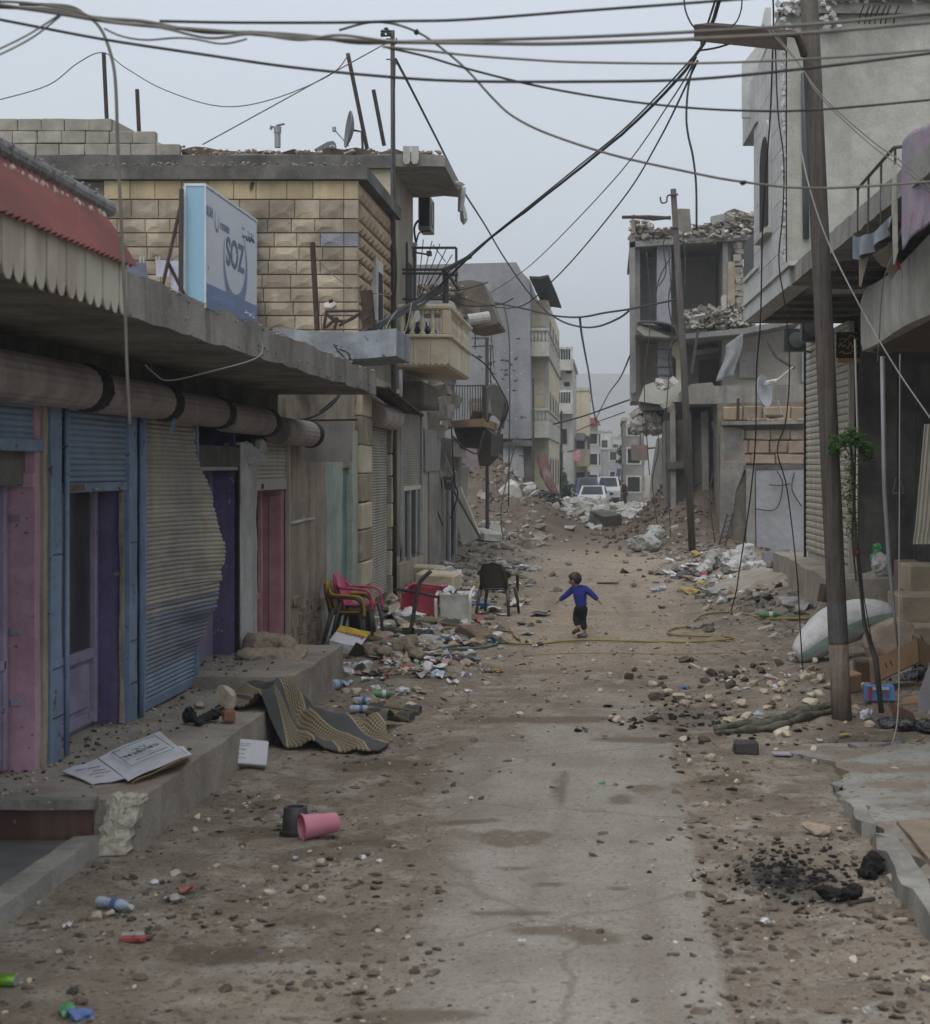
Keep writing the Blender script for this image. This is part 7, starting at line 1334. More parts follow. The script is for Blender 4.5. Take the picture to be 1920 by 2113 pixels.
# ---------------------------------------------------------------- people
def skin(name, V, E, root, mat, parent, sub=2, par=None):
    ks = list(V); me = bpy.data.meshes.new(name); me.from_pydata([V[k][0] for k in ks], [(ks.index(a), ks.index(b_)) for a, b_ in E], []); o = bpy.data.objects.new(name, me)
    o.modifiers.new('s', 'SKIN')
    for i, k in enumerate(ks):
        r = V[k][1]; d_ = me.skin_vertices[0].data[i]; d_.radius = (r, r) if not isinstance(r, tuple) else r; d_.use_root = (k == root)
    sb = o.modifiers.new('b', 'SUBSURF'); sb.levels = sub; sb.render_levels = sub
    m2 = evaluated(o); bpy.data.objects.remove(o)
    m2.polygons.foreach_set('use_smooth', [True] * len(m2.polygons)); m2.materials.clear(); m2.materials.append(mat)
    ob = bpy.data.objects.new(name, m2); col.objects.link(ob); ob.parent = parent; return ob
skin_m = M('skin', (.30, .17, .115), (.26, .145, .1), 9, rough=.6, bump=.03); hair_m = M('black hair', (.012, .011, .011), (.018, .016, .016), 30, rough=.6, bump=.3, bscale=80)
fc = Vector((-.55, .83, 0)); sdv = Vector((.83, .55, 0))              # the boy walks away to the left
g = G(1199, 1317); boy = thing('person', 'small boy in a blue jumper and dark trousers running with arms out', 'person', g)
hd = Vector((-.1, .0, .855)); hf = Vector((-.93, .12, -.33)).normalized()
B = {'pel': ((0, 0, .47), .055), 'chest': ((-.015, 0, .66), .06), 'neck': ((-.05, 0, .755), .036), 'head0': ((-.08, 0, .795), .055), 'head': ((-.1, 0, .86), .08), 'top': ((-.095, 0, .91), .07),
     'chin': (tuple(hd + hf * .06 + Vector((0, 0, -.035))), .036), 'nose': (tuple(hd + hf * .088 + Vector((0, 0, -.012))), .012)}
E = [('pel', 'chest'), ('chest', 'neck'), ('neck', 'head0'), ('head0', 'head'), ('head', 'top'), ('head', 'chin'), ('head', 'nose')]
hp = {'L': ((-.115, .03, .725), (-.215, .06, .63), (-.325, .09, .545)), 'R': ((.07, -.03, .73), (.175, -.06, .645), (.262, -.08, .56))}
for s, (sh, el, wr) in hp.items():
    d_ = (Vector(wr) - Vector(el)).normalized(); pl = Vector(wr) + d_ * .035
    B['sh' + s] = (sh, .035); B['el' + s] = (el, .024); B['wr' + s] = (wr, .017); B['pl' + s] = (tuple(pl), .02); E += [('chest', 'sh' + s), ('sh' + s, 'el' + s), ('el' + s, 'wr' + s), ('wr' + s, 'pl' + s)]
    w_ = d_.cross(Vector((0, 0, 1))).normalized()
    for i in range(4):
        f0 = pl + d_ * .022 + w_ * (.008 * (i - 1.5)); f1 = f0 + d_ * (.02 + .004 * (i in (1, 2))) + Vector((0, 0, -.007)); B['f%s%da' % (s, i)] = (tuple(f0), .006); B['f%s%db' % (s, i)] = (tuple(f1), .005); E += [('pl' + s, 'f%s%da' % (s, i)), ('f%s%da' % (s, i), 'f%s%db' % (s, i))]
    t_ = pl + w_ * .025 + d_ * .008; B['th' + s] = (tuple(t_), .006); E += [('pl' + s, 'th' + s)]
lg = {'L': ((-.05, .02, .44), (-.075, .03, .30), (-.035, -.03, .155), (-.105, -.01, .085)), 'R': ((.05, -.02, .44), (.025, .05, .28), (.062, .02, .075), (-.02, .07, .03))}
for s, (h_, kn, an, toe) in lg.items():
    B['hp' + s] = (h_, .05); B['kn' + s] = (kn, .036); B['an' + s] = (an, .022); B['to' + s] = (toe, .02); E += [('pel', 'hp' + s), ('hp' + s, 'kn' + s), ('kn' + s, 'an' + s), ('an' + s, 'to' + s)]
skin('body', B, E, 'pel', skin_m, boy)
bj = M('blue jumper', (.025, .04, .24), (.02, .03, .18), 7, rough=.9, bump=.8, bscale=16); tr = M('black tracksuit trousers', (.013, .015, .018), (.02, .022, .025), 7, rough=.9)
T = {'hem': ((.012, 0, .475), .094), 'mid': ((0, 0, .57), .088), 'chest': ((-.015, 0, .67), .092), 'col': ((-.045, 0, .755), .055)}; E2 = [('hem', 'mid'), ('mid', 'chest'), ('chest', 'col')]
for s, (sh, el, wr) in hp.items(): T['s' + s] = (sh, .06); T['e' + s] = (el, .045); T['w' + s] = (tuple(Vector(el) + (Vector(wr) - Vector(el)) * .93), .035); E2 += [('chest', 's' + s), ('s' + s, 'e' + s), ('e' + s, 'w' + s)]
skin('jumper', T, E2, 'mid', bj, boy)
T = {'waist': ((.012, 0, .50), .083), 'crotch': ((.008, 0, .43), .088)}; E2 = [('waist', 'crotch')]
for s, (h_, kn, an, toe) in lg.items(): T['h' + s] = (tuple(Vector(h_) + Vector((0, 0, -.03))), .068); T['k' + s] = (kn, .056); T['a' + s] = (tuple(Vector(kn) + (Vector(an) - Vector(kn)) * .82), .05); E2 += [('crotch', 'h' + s), ('h' + s, 'k' + s), ('k' + s, 'a' + s)]
skin('trousers', T, E2, 'waist', tr, boy)
mb = MB(); vs_, fs_ = ICO[3]; rt = hf.to_track_quat('X', 'Z').to_matrix(); out = []
for v in vs_:
    q = Vector((v.x * .103, v.y * .096, v.z * .1)); d_ = v.x * .85 - v.z * .55
    if d_ > .35: q *= (1 - .55 * min(1, (d_ - .35) * 2.2))
    q *= 1 + .05 * math.sin(v.x * 11 + v.y * 15 + v.z * 9) + R.uniform(-.03, .03); out.append(hd + Vector((.012, 0, .022)) + rt @ q)
mb.add(out, fs_); mb.v = [tuple(Vector(v) + g) for v in mb.v]; mb.build('hair', hair_m, boy, smooth=True)
mb = MB(); c = hd + Vector((0, 0, -.005)) + g
for s in (-1, 1): mb.rock(c + rt @ Vector((.0, s * .092, -.005)), .022, (.9, .35, 1.2), 2, .02, 0)
mb.build('ears', skin_m, boy, smooth=True)
for s in (-1, 1): MB().rock(c + rt @ Vector((.092, s * .036, .012)), .011, (.6, 1.3, .7), 2, .02, 0).build('eye', dark, boy)
MB().cbox(c + rt @ Vector((.094, 0, -.04)), (.01, .035, .008), .003).build('mouth', M('lip', (.22, .09, .07)), boy)
for s, an, toe, m_ in (('R', (.062, .02, .055), (-.04, .08, .022), M('grey trainer', (.13, .14, .17), (.2, .2, .22), 9)), ('L', (-.035, -.03, .145), (-.115, -.01, .075), M('brown sandal', (.14, .075, .06)))):
    a_, b_ = Vector(an), Vector(toe); mb = MB(); mb.tube([g + a_ + Vector((.02, 0, -.01)), g + a_ + (b_ - a_) * .5, g + b_, g + b_ + (b_ - a_) * .12], [.034, .033, .03, .012], 10); mb.build('shoe', m_, boy, smooth=True)
g = G(1289, 1046); man = thing('person', 'distant person in a black and red jacket stooping beside the mound', 'person', g)
B = {'pel': ((.05, 0, .9), .14), 'chest': ((.0, 0, 1.3), .15), 'neck': ((-.08, 0, 1.47), .07), 'head0': ((-.14, 0, 1.53), .08), 'head': ((-.19, 0, 1.6), .1), 'nose': ((-.29, 0, 1.57), .015)}; E = [('pel', 'chest'), ('chest', 'neck'), ('neck', 'head0'), ('head0', 'head'), ('head', 'nose')]
arms = {'L': ((-.02, .18, 1.38), (-.08, .22, 1.1), (-.2, .2, .92)), 'R': ((-.02, -.18, 1.38), (-.0, -.22, 1.1), (-.1, -.2, .88))}; legs = {'L': ((.06, .09, .85), (.0, .1, .48), (.1, .1, .09), (-.05, .1, .04)), 'R': ((.06, -.09, .85), (.06, -.1, .48), (.16, -.1, .09), (.02, -.1, .04))}
for s, (a_, b_, c_) in arms.items():
    B['s' + s] = (a_, .075); B['e' + s] = (b_, .05); B['w' + s] = (c_, .035); B['h' + s] = (tuple(Vector(c_) + Vector((-.05, 0, -.07))), .04); E += [('chest', 's' + s), ('s' + s, 'e' + s), ('e' + s, 'w' + s), ('w' + s, 'h' + s)]
for s, (a_, b_, c_, d_) in legs.items():
    B['p' + s] = (a_, .095); B['k' + s] = (b_, .065); B['a' + s] = (c_, .045); B['t' + s] = (d_, .04); E += [('pel', 'p' + s), ('p' + s, 'k' + s), ('k' + s, 'a' + s), ('a' + s, 't' + s)]
skin('body', B, E, 'pel', skin_m, man)
T = {'hem': ((.05, 0, .88), .18), 'chest': ((.0, 0, 1.28), .19), 'col': ((-.07, 0, 1.45), .1)}; E2 = [('hem', 'chest'), ('chest', 'col')]
for s, (a_, b_, c_) in arms.items(): T['s' + s] = (a_, .1); T['e' + s] = (b_, .07); T['w' + s] = (c_, .055); E2 += [('chest', 's' + s), ('s' + s, 'e' + s), ('e' + s, 'w' + s)]
skin('jacket', T, E2, 'chest', M('black jacket', (.014, .014, .016), (.02, .02, .022), 4), man)
T = {'a': ((.13, 0, 1.2), .13), 'b': ((.1, 0, 1.0), .14), 'c': ((.08, 0, 1.36), .09)}; skin('red_back_panel', T, [('a', 'b'), ('a', 'c')], 'a', M('dark red cloth', (.2, .015, .03)), man)
T = {'w': ((.05, 0, .92), .16)}; E2 = []
for s, (a_, b_, c_, d_) in legs.items(): T['p' + s] = (a_, .11); T['k' + s] = (b_, .085); T['a' + s] = (c_, .07); E2 += [('w', 'p' + s), ('p' + s, 'k' + s), ('k' + s, 'a' + s)]
skin('trousers', T, E2, 'w', tr, man); MB().rock(g + Vector((-.17, 0, 1.63)), .125, (1, .9, .95), 3, .03, 0).build('hair', hair_m, man, smooth=True)
for s in (-1, 1): MB().tube([g + Vector((.16, s * .1, .05)), g + Vector((-.06, s * .1, .04))], [.06, .045], 8).build('shoe', blk_leg, man)
# ---------------------------------------------------------------- cars at the end of the rubble
def car(label, name, c, paint, hgt=1.42, lng=4.2, wid=1.7, van=False, rz=0.0):
    o = thing(name, label, 'car'); w_ = wid / 2; hb = hgt * .6
    side = [(-lng / 2, .25), (-lng / 2, hb * .82), (-lng / 2 + (.3 if van else .9), hb), (lng / 2 - (.05 if van else .6), hb), (lng / 2, hb * .9), (lng / 2, .25)]
    mb = MB(); mb.prism([(-w_, y, z) for y, z in side], (wid, 0, 0)); mb.build('body', paint, o)
    y0, y1, y2, y3 = -lng / 2 + (.45 if van else 1.1), -lng / 2 + (.95 if van else 1.75), lng / 2 - (.1 if van else 1.25), lng / 2 - (.06 if van else .6)
    a, b_ = w_ - .04, w_ - .2; mb = MB(); mb.add([(-a, y0, hb), (a, y0, hb), (a, y3, hb), (-a, y3, hb), (-b_, y1, hgt), (b_, y1, hgt), (b_, y2, hgt), (-b_, y2, hgt)], BF); mb.build('cabin', paint, o)
    gl = M('car glass', (.03, .036, .048), (.045, .052, .064), 2, rough=.62, bump=0)
    def pane(pts, off, nm):
        n_ = (Vector(pts[1]) - Vector(pts[0])).cross(Vector(pts[3]) - Vector(pts[0])).normalized(); MB().prism([Vector(p) + n_ * off for p in pts], n_ * .01).build(nm, gl, o)
    def lerp(p, q, t): return Vector(p) + (Vector(q) - Vector(p)) * t
    f = [(-a, y0, hb), (a, y0, hb), (b_, y1, hgt), (-b_, y1, hgt)]; pane([lerp(f[0], f[2], .1), lerp(f[1], f[3], .1), lerp(f[2], f[0], .08), lerp(f[3], f[1], .08)], .004, 'windshield')
    f = [(a, y3, hb), (-a, y3, hb), (-b_, y2, hgt), (b_, y2, hgt)]; pane([lerp(f[0], f[2], .12), lerp(f[1], f[3], .12), lerp(f[2], f[0], .1), lerp(f[3], f[1], .1)], .004, 'rear_window')
    for s in (-1, 1):
        f = [(s * a, y0, hb), (s * a, y3, hb), (s * b_, y2, hgt), (s * b_, y1, hgt)]; f = f if s > 0 else [f[1], f[0], f[3], f[2]]; pane([lerp(f[0], f[2], .12), lerp(f[1], f[3], .12), lerp(f[2], f[0], .12), lerp(f[3], f[1], .12)], .004, 'side_window')
        for y in (-lng / 2 + .75, lng / 2 - .75):
            wh = MB().lathe([(.2, -.1), (.31, -.1), (.32, 0), (.31, .1), (.2, .1)], (s * (w_ - .08), y, .32), 18, (0, math.pi / 2, 0)).build('wheel', black, o); MB().lathe([(.02, -.105), (.2, -.1), (.2, .1), (.02, .105)], (s * (w_ - .08), y, .32), 14, (0, math.pi / 2, 0)).build('rim', galv, wh)
        MB().cbox((s * (w_ - .3), -lng / 2 - .005, hb * .66), (.34, .05, .15), .02).build('headlight', M('lamp glass', (.5, .5, .5), (.4, .4, .42), 9, rough=.2), o); MB().cbox((s * (w_ + .09), y0 + .25, hb + .08), (.17, .1, .12), .02).build('mirror', paint, o)
        MB().cbox((s * (w_ - .2), lng / 2 + .002, hb * .75), (.25, .04, .16), .02).build('tail_light', flat('tail lamp', (.3, .02, .02), .3), o)
    MB().cbox((0, -lng / 2 - .004, hb * .62), (wid * .42, .05, .18), .02).build('grille', dark, o); MB().cbox((0, -lng / 2 - .03, .36), (wid * .98, .12, .16), .03).build('bumper', paint if not van else black, o); MB().cbox((0, -lng / 2 - .095, .38), (.45, .01, .1), .003).build('number_plate', flat('plate white', (.55, .55, .55)), o)
    o.location = c; o.rotation_euler = (0, 0, rz); return o
wp = M('white car paint', (.50, .52, .51), (.42, .44, .43), 1, rough=.35, bump=.02); bp_ = M('blue car paint', (.02, .028, .13), (.016, .022, .09), 1, rough=.35, bump=.02); gp = M('grey blue truck paint', (.17, .22, .26), (.13, .17, .2), 1, rough=.4, bump=.02)
car('dusty white saloon car parked nose out behind the white rubble', 'parked_car', (P(1224, 0, 98).x, 100.2, 0), wp, rz=-.06)
car('dark blue van parked beyond the white saloon', 'parked_van', (P(1211, 0, 107).x, 109.5, .0), bp_, 1.85, 4.2, 1.6, True, .05)
car('white pickup with a black grille facing the stooping person', 'parked_car', (P(1257, 0, 116).x, 118.5, 0), wp, 1.85, 4.6, 1.72, True, -.03)
car('grey blue truck far down the street', 'parked_truck', (P(1287, 0, 172).x, 175, 0), gp, 2.5, 5.2, 1.95, True, 0)
# ---------------------------------------------------------------- overhead cables
def wire(label, pts, Y0, Y1, r, m_=wire_m, k=6, name='cable', wob=0.0):
    n_ = len(pts); ps = []
    for i, p in enumerate(pts):
        Y = p[2] if len(p) > 2 else Y0 + (Y1 - Y0) * i / (n_ - 1); ps.append(P(p[0], p[1], Y))
    ps = smooth_path(ps, k)
    if wob: ps = [p + Vector((R.uniform(-wob, wob), 0, R.uniform(-wob, wob))) for p in ps]
    return MB().tube(ps, r, 6).build(name, m_, None, smooth=True, label=label, cat='cable')
wire('thick dusty cable bundle crossing the whole sky, the lowest strand at its right end', [(-90, -4), (0, 10), (100, 24), (210, 42), (300, 52), (400, 60), (480, 66), (600, 76), (700, 81), (800, 86), (960, 88), (1120, 90), (1290, 86), (1433, 80), (1690, 66), (1980, 40)], 7, 7, .0085, wire_g)
wire('dusty cable twisted round the thick bundle, rising to the lamp trough', [(-90, 2), (0, 14), (100, 18), (200, 36), (300, 44), (420, 66), (520, 66), (640, 74), (740, 88), (860, 85), (960, 83), (1200, 76), (1433, 65), (1700, 48), (1980, 20)], 7.02, 7.02, .0075, wire_g)
wire('grey cable looping loosely along the left half of the thick bundle', [(-90, 8), (20, 3), (140, 18), (220, 44), (330, 56), (430, 78), (520, 70), (620, 82), (700, 72), (800, 84), (900, 88), (1000, 89)], 6.97, 6.97, .006, wire_g)
wire('single dark cable along the top of the sky to the right', [(330, 43), (480, 46), (700, 46), (830, 43), (960, 40), (1200, 22), (1420, 6), (1620, -10), (1980, -40)], 7.2, 7.2, .0065)
wire('upper of the two paired cables sagging over the middle of the street', [(790, 96), (880, 104), (960, 113), (1080, 122), (1200, 128), (1440, 130), (1690, 120), (1980, 98)], 8, 8, .006, wire_g)
wire('long low cable falling from the upper left to the middle of the sky', [(-90, 24), (0, 40), (210, 80), (420, 112), (600, 138), (800, 158), (960, 167), (1200, 168), (1433, 163), (1690, 138), (1980, 102)], 7.6, 7.6, .007)
wire('dark cable from the mast top dipping to the concrete house on the right', [(800, 98), (880, 116), (960, 140), (1100, 175), (1250, 202), (1400, 220), (1540, 228), (1690, 226), (1980, 200)], 9, 9, .0065)
wire('blurred slack cable swooping down from the mast top towards the right', [(700, 62), (760, 46), (810, 48), (860, 65), (900, 90), (960, 140), (1020, 205), (1060, 240), (1130, 275), (1260, 318), (1400, 350), (1534, 375), (1700, 388), (1980, 370)], 9.6, 9.6, .0075, wire_g)
MB().rock(P(1534, 376, 9.6), .02, (1.8, 1, .9)).build('cable_joint', black, None, label='black joint on the slack swooping cable before the clad corner', cat='joint'); MB().rock(P(860, 66, 9.6), .02, (1, 1, 1)).build('cable_joint', black, None, label='small black knot on the slack cable near the mast top', cat='joint')
wire('black cable hanging down in front of the shops from the thick bundle', [(40, 8), (140, 12), (180, 33), (205, 55), (222, 90), (235, 140), (240, 200), (243, 300), (250, 450), (257, 600), (262, 760), (268, 880)], 9, 9, .009, wire_g)
wire('short slack cable drooping beneath the thick bundle on the left', [(215, 58), (250, 74), (300, 82), (360, 78), (400, 80), (460, 90), (510, 80)], 7.1, 7.1, .004)
wire('thin cable curving up from the left edge, the upper of two', [(-60, 125), (0, 100), (60, 70), (120, 32)], 7.3, 7.0, .004, wire_g); wire('thin cable curving up from the left edge, the lower of two', [(-60, 135), (0, 112), (70, 75), (125, 32)], 7.3, 7.0, .004, wire_g)
wire('hair thin wire slung between the iron rods on the roof', [(-40, 212), (0, 205), (100, 175), (160, 130), (212, 108), (260, 140), (340, 185), (455, 219), (560, 205), (680, 155), (720, 112)], 32, 32, .011, wire_g)
wire('straight thin wire running up from the roof edge to the mast', [(418, 298), (600, 198), (795, 90)], 31.6, 31.4, .012, wire_g)
wire('black cable running down from the mast hook to the grey party wall', [(817, 122), (850, 185), (900, 283), (954, 389), (1000, 462), (1040, 530), (1090, 602), (1129, 644)], 31.4, 74, .03)
wire('black cable sagging between the cream house and the ruin, the lower one', [(1129, 644), (1165, 665), (1205, 675), (1240, 672), (1280, 655), (1303, 637)], 74, 58, .04); wire('black cable sagging between the cream house and the ruin, the upper one', [(1000, 620), (1060, 632), (1110, 643), (1150, 652), (1200, 654), (1250, 645), (1303, 637), (1395, 618)], 60, 54, .035)
wire('thick black cable slanting from the lamp trough down to the stone balcony, the lower one', [(1487, -4), (1460, 75), (1440, 108), (1400, 162), (1300, 262), (1200, 345), (1100, 424), (1000, 502), (905, 592)], 16.4, 33, .022, wob=.004); wire('black cable slanting beside the thicker one to the stone balcony', [(1478, -4), (1450, 80), (1430, 118), (1300, 255), (1200, 338), (1110, 411), (1005, 495), (915, 570)], 16.6, 33.2, .012)
wire('thin wire fanning out from the lamp trough, the higher of the pair', [(1437, 118), (1390, 200), (1280, 356), (1130, 515), (1065, 570), (1000, 612)], 16.5, 60, .012); wire('thin wire fanning out from the lamp trough, the lower of the pair', [(1440, 125), (1360, 290), (1280, 418), (1140, 580), (1050, 636), (905, 600)], 16.5, 40, .012)
wire('loose black cable dangling from the lamp trough against the sky', [(1432, 132), (1421, 180), (1417, 240), (1421, 280), (1430, 320), (1437, 380), (1438, 470)], 16.5, 16.5, .012); wire('loop of cable hanging left of the lamp trough', [(1412, -5), (1415, 20), (1425, 45), (1435, 58)], 16.2, 16.2, .009); wire('loop of cable curving over the lamp trough', [(1532, -5), (1530, 20), (1520, 45), (1500, 60)], 16.2, 16.2, .008)
wire('short cable tying the slanting cables to the lamp trough', [(1440, 104), (1470, 100), (1500, 92), (1530, 80)], 16.3, 16.3, .01)
wire('long loose cable hanging down past the clad corner to the ground, the left one', [(1596, -5), (1597, 40), (1595, 110), (1590, 240), (1580, 370), (1574, 480), (1570, 660), (1562, 760), (1560, 900), (1552, 1000), (1540, 1090), (1526, 1180), (1520, 1220), (1509, 1262)], 16.3, 24, .009); wire('long loose cable hanging down past the clad corner, the right one', [(1601, 100), (1606, 230), (1618, 330), (1616, 440), (1608, 540), (1622, 640), (1630, 760), (1622, 870), (1605, 930), (1625, 1010), (1645, 1180), (1652, 1300), (1658, 1385)], 16.3, 19.5, .008)
wire('pale thin wire from the lamp trough past the pole to the blanket', [(1575, 50), (1640, 120), (1700, 200), (1800, 290), (1870, 340), (1960, 425)], 16.1, 14, .006, wire_g); wire('second pale thin wire beside the first, slightly lower', [(1588, 55), (1650, 130), (1690, 195), (1790, 292), (1880, 360), (1960, 440)], 16.15, 14.2, .005, wire_g)
wire('pale wire slanting across the wooden pole down to the right edge', [(1650, 290), (1672, 390), (1710, 500), (1780, 640), (1850, 760), (1920, 862), (1980, 950)], 16.2, 14.5, .008, M('pale wire', (.3, .29, .27))); wire('pale cord dropping from the blanket to the balcony parapet', [(1862, 470), (1845, 520), (1822, 590), (1815, 700), (1812, 745)], 15.5, 17, .007, MATS['pale wire']); wire('pale string hanging down in front of the open carton to the apron', [(1858, 730), (1857, 1000), (1856, 1200), (1856, 1400), (1852, 1490), (1842, 1535)], 16, 14.9, .006, MATS['pale wire'])
wire('thin cable dropping steeply from the sagging cables to the street end', [(1197, 655), (1201, 690), (1209, 735), (1216, 773), (1223, 830), (1231, 872)], 66, 120, .05); wire('thin cable slanting up from the street end to the ruin', [(1229, 868), (1255, 815), (1280, 780), (1301, 733)], 120, 58, .035); wire('thin cable slanting across from the cream house to the ruin low down', [(1100, 886), (1131, 878), (1200, 860), (1293, 827), (1330, 815)], 90, 62, .035); wire('hair thin far cable under the slanting one', [(1190, 890), (1230, 872), (1290, 850)], 120, 90, .03)
wire('black cable drooping from the stone balcony to the iron balcony', [(912, 700), (958, 722), (1000, 750), (1018, 775), (1035, 805), (1047, 830), (1047, 850), (1030, 885)], 36, 43, .018); wire('thin cable drooping in front of the party wall', [(1002, 616), (1015, 700), (1020, 760)], 47, 47, .012)
# bundle on the blue grey canopy and its trailing loops
o = thing('cable_bundle', 'thick bundle of black cables from the blue grey canopy to the stone balcony', 'cable bundle', P(700, 716, 22.2))
for i in range(7):
    q = [P(690 + i, 716 + R.uniform(-4, 4), 22.0), P(735, 697 + R.uniform(-6, 5), 23), P(790, 665 + R.uniform(-6, 6), 25.5), P(835, 640 + R.uniform(-8, 6), 29), P(875, 618 + R.uniform(-8, 8), 32.3), P(915, 590 + R.uniform(-6, 12), 33)]; MB().tube(smooth_path(q, 5), [.024 if i < 5 else .012] * 26, 6).build('strand', wire_m, o, smooth=True)
for i, pts in enumerate(([(695, 722), (712, 742), (714, 780), (690, 830), (640, 862), (575, 868)], [(700, 720), (722, 735), (718, 790), (700, 815), (660, 850)], [(755, 690), (770, 700), (778, 680), (776, 660)], [(820, 640), (800, 670), (795, 700), (770, 740), (700, 760)], [(850, 625), (838, 680), (810, 730), (745, 755)], [(900, 600), (950, 598), (990, 588), (1008, 582)], [(905, 605), (960, 630), (1030, 628), (1060, 615)], [(640, 500), (660, 540), (720, 590), (800, 610)], [(790, 700), (812, 640), (818, 560), (808, 480), (815, 400)], [(815, 125), (812, 300), (814, 470), (818, 560), (812, 650)])):
    Yw = (21.5, 21.6, 25, 25, 26, 33, 34, 26, 31, 31.2)[i]; wire(('black cable looping under the canopy from the bundle', 'second black loop under the canopy end', 'small black loop on the canopy bundle', 'pale thin wire sagging over the blue grey canopy, left', 'pale thin wire sagging over the blue grey canopy, right', 'stiff cable end sticking out past the stone balcony', 'slack cable passing in front of the hanging roof slab', 'thin wire from the rusty rod to the stone balcony', 'cable clipped down the balcony house wall', 'cable running down beside the steel mast')[i], pts, Yw, Yw, (.016, .014, .014, .01, .01, .014, .014, .008, .012, .02)[i], (wire_m, wire_m, wire_m, MATS['pale wire'], MATS['pale wire'], wire_m, wire_m, wire_g, wire_m, wire_m)[i])
wire('pale wire drooping from the sign end under the canopy', [(538, 700), (542, 722), (522, 742), (440, 765), (350, 785), (318, 770), (300, 752)], 13.6, 11.5, .005, MATS['pale wire'])
for i, pts in enumerate(([(866, 905), (872, 940), (893, 985), (886, 1010), (905, 1060), (914, 1085)], [(882, 885), (900, 920), (895, 980), (898, 1030), (902, 1100)], [(932, 880), (938, 990), (945, 1020), (930, 1070)], [(935, 900), (960, 925), (985, 935), (995, 905), (1000, 890)])): wire(('black wire trailing down the stained shopfront, left strand', 'black wire trailing down the stained shopfront, right strand', 'thin wire hanging past the leaning concrete slab', 'wire looped under the iron balcony')[i], pts, 40, 40.5, .02)
for i, pts in enumerate(([(1040, 630), (1052, 720), (1050, 1045)], [(1068, 900), (1046, 990), (1034, 1060), (1042, 1140)])): wire(('thin wire hanging to the rubble below the party wall', 'dark wire bent over the left rubble')[i], pts, 50, 48, .02)
for i, (u, v0, v1, Y) in enumerate(((1380, 500, 1130, 50), (1352, 850, 1090, 52), (1470, 870, 1120, 46), (1335, 520, 980, 54))): wire(('loose wire hanging down the ruin beside the distant pole', 'loose wire hanging below the rubble of the ruin corner', 'loose wire hanging by the ladder', 'wire trailing down the open rooms of the ruin')[i], [(u, v0), (u + 8, v0 + (v1 - v0) * .3), (u - 5, v0 + (v1 - v0) * .6), (u + 6, v1)], Y, Y, .018)
# hoses on the ground
def hose(label, pts, r, m_, name='hose'): return MB().tube(smooth_path([G(u, v) + Vector((0, 0, r * 1.1 + .01)) for u, v in pts], 6), r, 7).build(name, m_, None, smooth=True, label=label, cat='hose')
yh = M('yellow hose', (.29, .215, .05), (.2, .15, .045), 3, rough=.6); gh2 = M('green hose', (.06, .17, .14), (.05, .13, .11), 3, rough=.6)
hose('yellow hose snaking across the street in front of the boy and looping at the right', [(1048, 1322), (1052, 1331), (1110, 1333), (1180, 1326), (1250, 1325), (1400, 1329), (1500, 1324), (1506, 1318), (1440, 1316), (1388, 1313), (1379, 1306), (1395, 1300), (1422, 1295), (1436, 1282), (1456, 1271), (1510, 1266), (1565, 1276)], .016, yh)
hose('yellow hose lying straight by the right hand litter', [(1566, 1280), (1600, 1281), (1668, 1280)], .018, yh); hose('yellow hose curving through the left litter by the shovel', [(850, 1318), (880, 1308), (920, 1300), (975, 1300), (1050, 1306), (1062, 1316), (1072, 1324)], .017, yh); hose('thin yellow hose faint on the earth nearer than the main one', [(1080, 1356), (1200, 1350), (1400, 1352), (1560, 1350)], .006, yh)
hose('green hose in a long flat loop in front of the reddish stone', [(795, 1318), (850, 1316), (880, 1334), (915, 1341), (960, 1330), (1015, 1327), (1026, 1332), (1000, 1340), (950, 1344), (890, 1343)], .017, gh2)
hose('thin yellow cord lying on the cement apron', [(1905, 1528), (1870, 1545), (1850, 1562), (1825, 1575), (1800, 1582), (1750, 1602), (1745, 1610), (1800, 1617), (1850, 1622), (1905, 1624)], .008, M('yellow cord', (.33, .29, .06)), 'cord')
# ---------------------------------------------------------------- loose stones, rubble and litter
def scatter(nm, m_, n_, pick, s0, s1, sq=(1, 1, .6), angular=False, bias=1.6):
    mb = MB()
    for i in range(n_):
        x, y = pick(); s_ = s0 + (s1 - s0) * R.random() ** bias; z = gz(x, y) + s_ * sq[2] * .35
        if angular and R.random() < .6: mb.box((x, y, z), (s_ * R.uniform(1, 2.4), s_ * R.uniform(.7, 1.5), s_ * R.uniform(.3, .9)), (R.uniform(-.5, .5), R.uniform(-.5, .5), R.uniform(0, 6.3)), s_ * .12)
        else: mb.rock((x, y, z), s_, sq, 1, .3)
    return mb.build(nm, m_, None, kind='stuff')
rg_ = np.random.RandomState(5); cy_ = 7.0 + 17 * rg_.rand(160000) ** 1.7; cx_ = -.36 * cy_ - .1 + rg_.rand(160000) * (.56 * cy_ + .25)
pr_c = (1 - .94 * road_mask(cx_, cy_)) * (.12 + 6.5 * np.maximum(0, fbm(cx_ * 1.9, cy_ * 1.1, 4, 90) - .42)) + .45 * np.exp(-((cx_ - .62) / .22) ** 2)
ok_ = ((cx_ > -3.25) & (cx_ < 1.7) | (cx_ > 1.7) & (cy_ > 15)) & (rg_.rand(160000) < pr_c); CR = list(zip(cx_[ok_].tolist(), cy_[ok_].tolist()))
def crumb_pick(): return R.choice(CR)
scatter('asphalt_crumbs', asph, 4000, crumb_pick, .003, .04, (1.2, 1, .4), bias=5.0); scatter('gravel', stone_m, 1300, crumb_pick, .003, .022, bias=3.2); scatter('clods', M('dirt clods', (.16, .125, .095), (.1, .08, .06), 8, bump=.5), 900, crumb_pick, .008, .06, (1.3, 1, .28), bias=2.8)
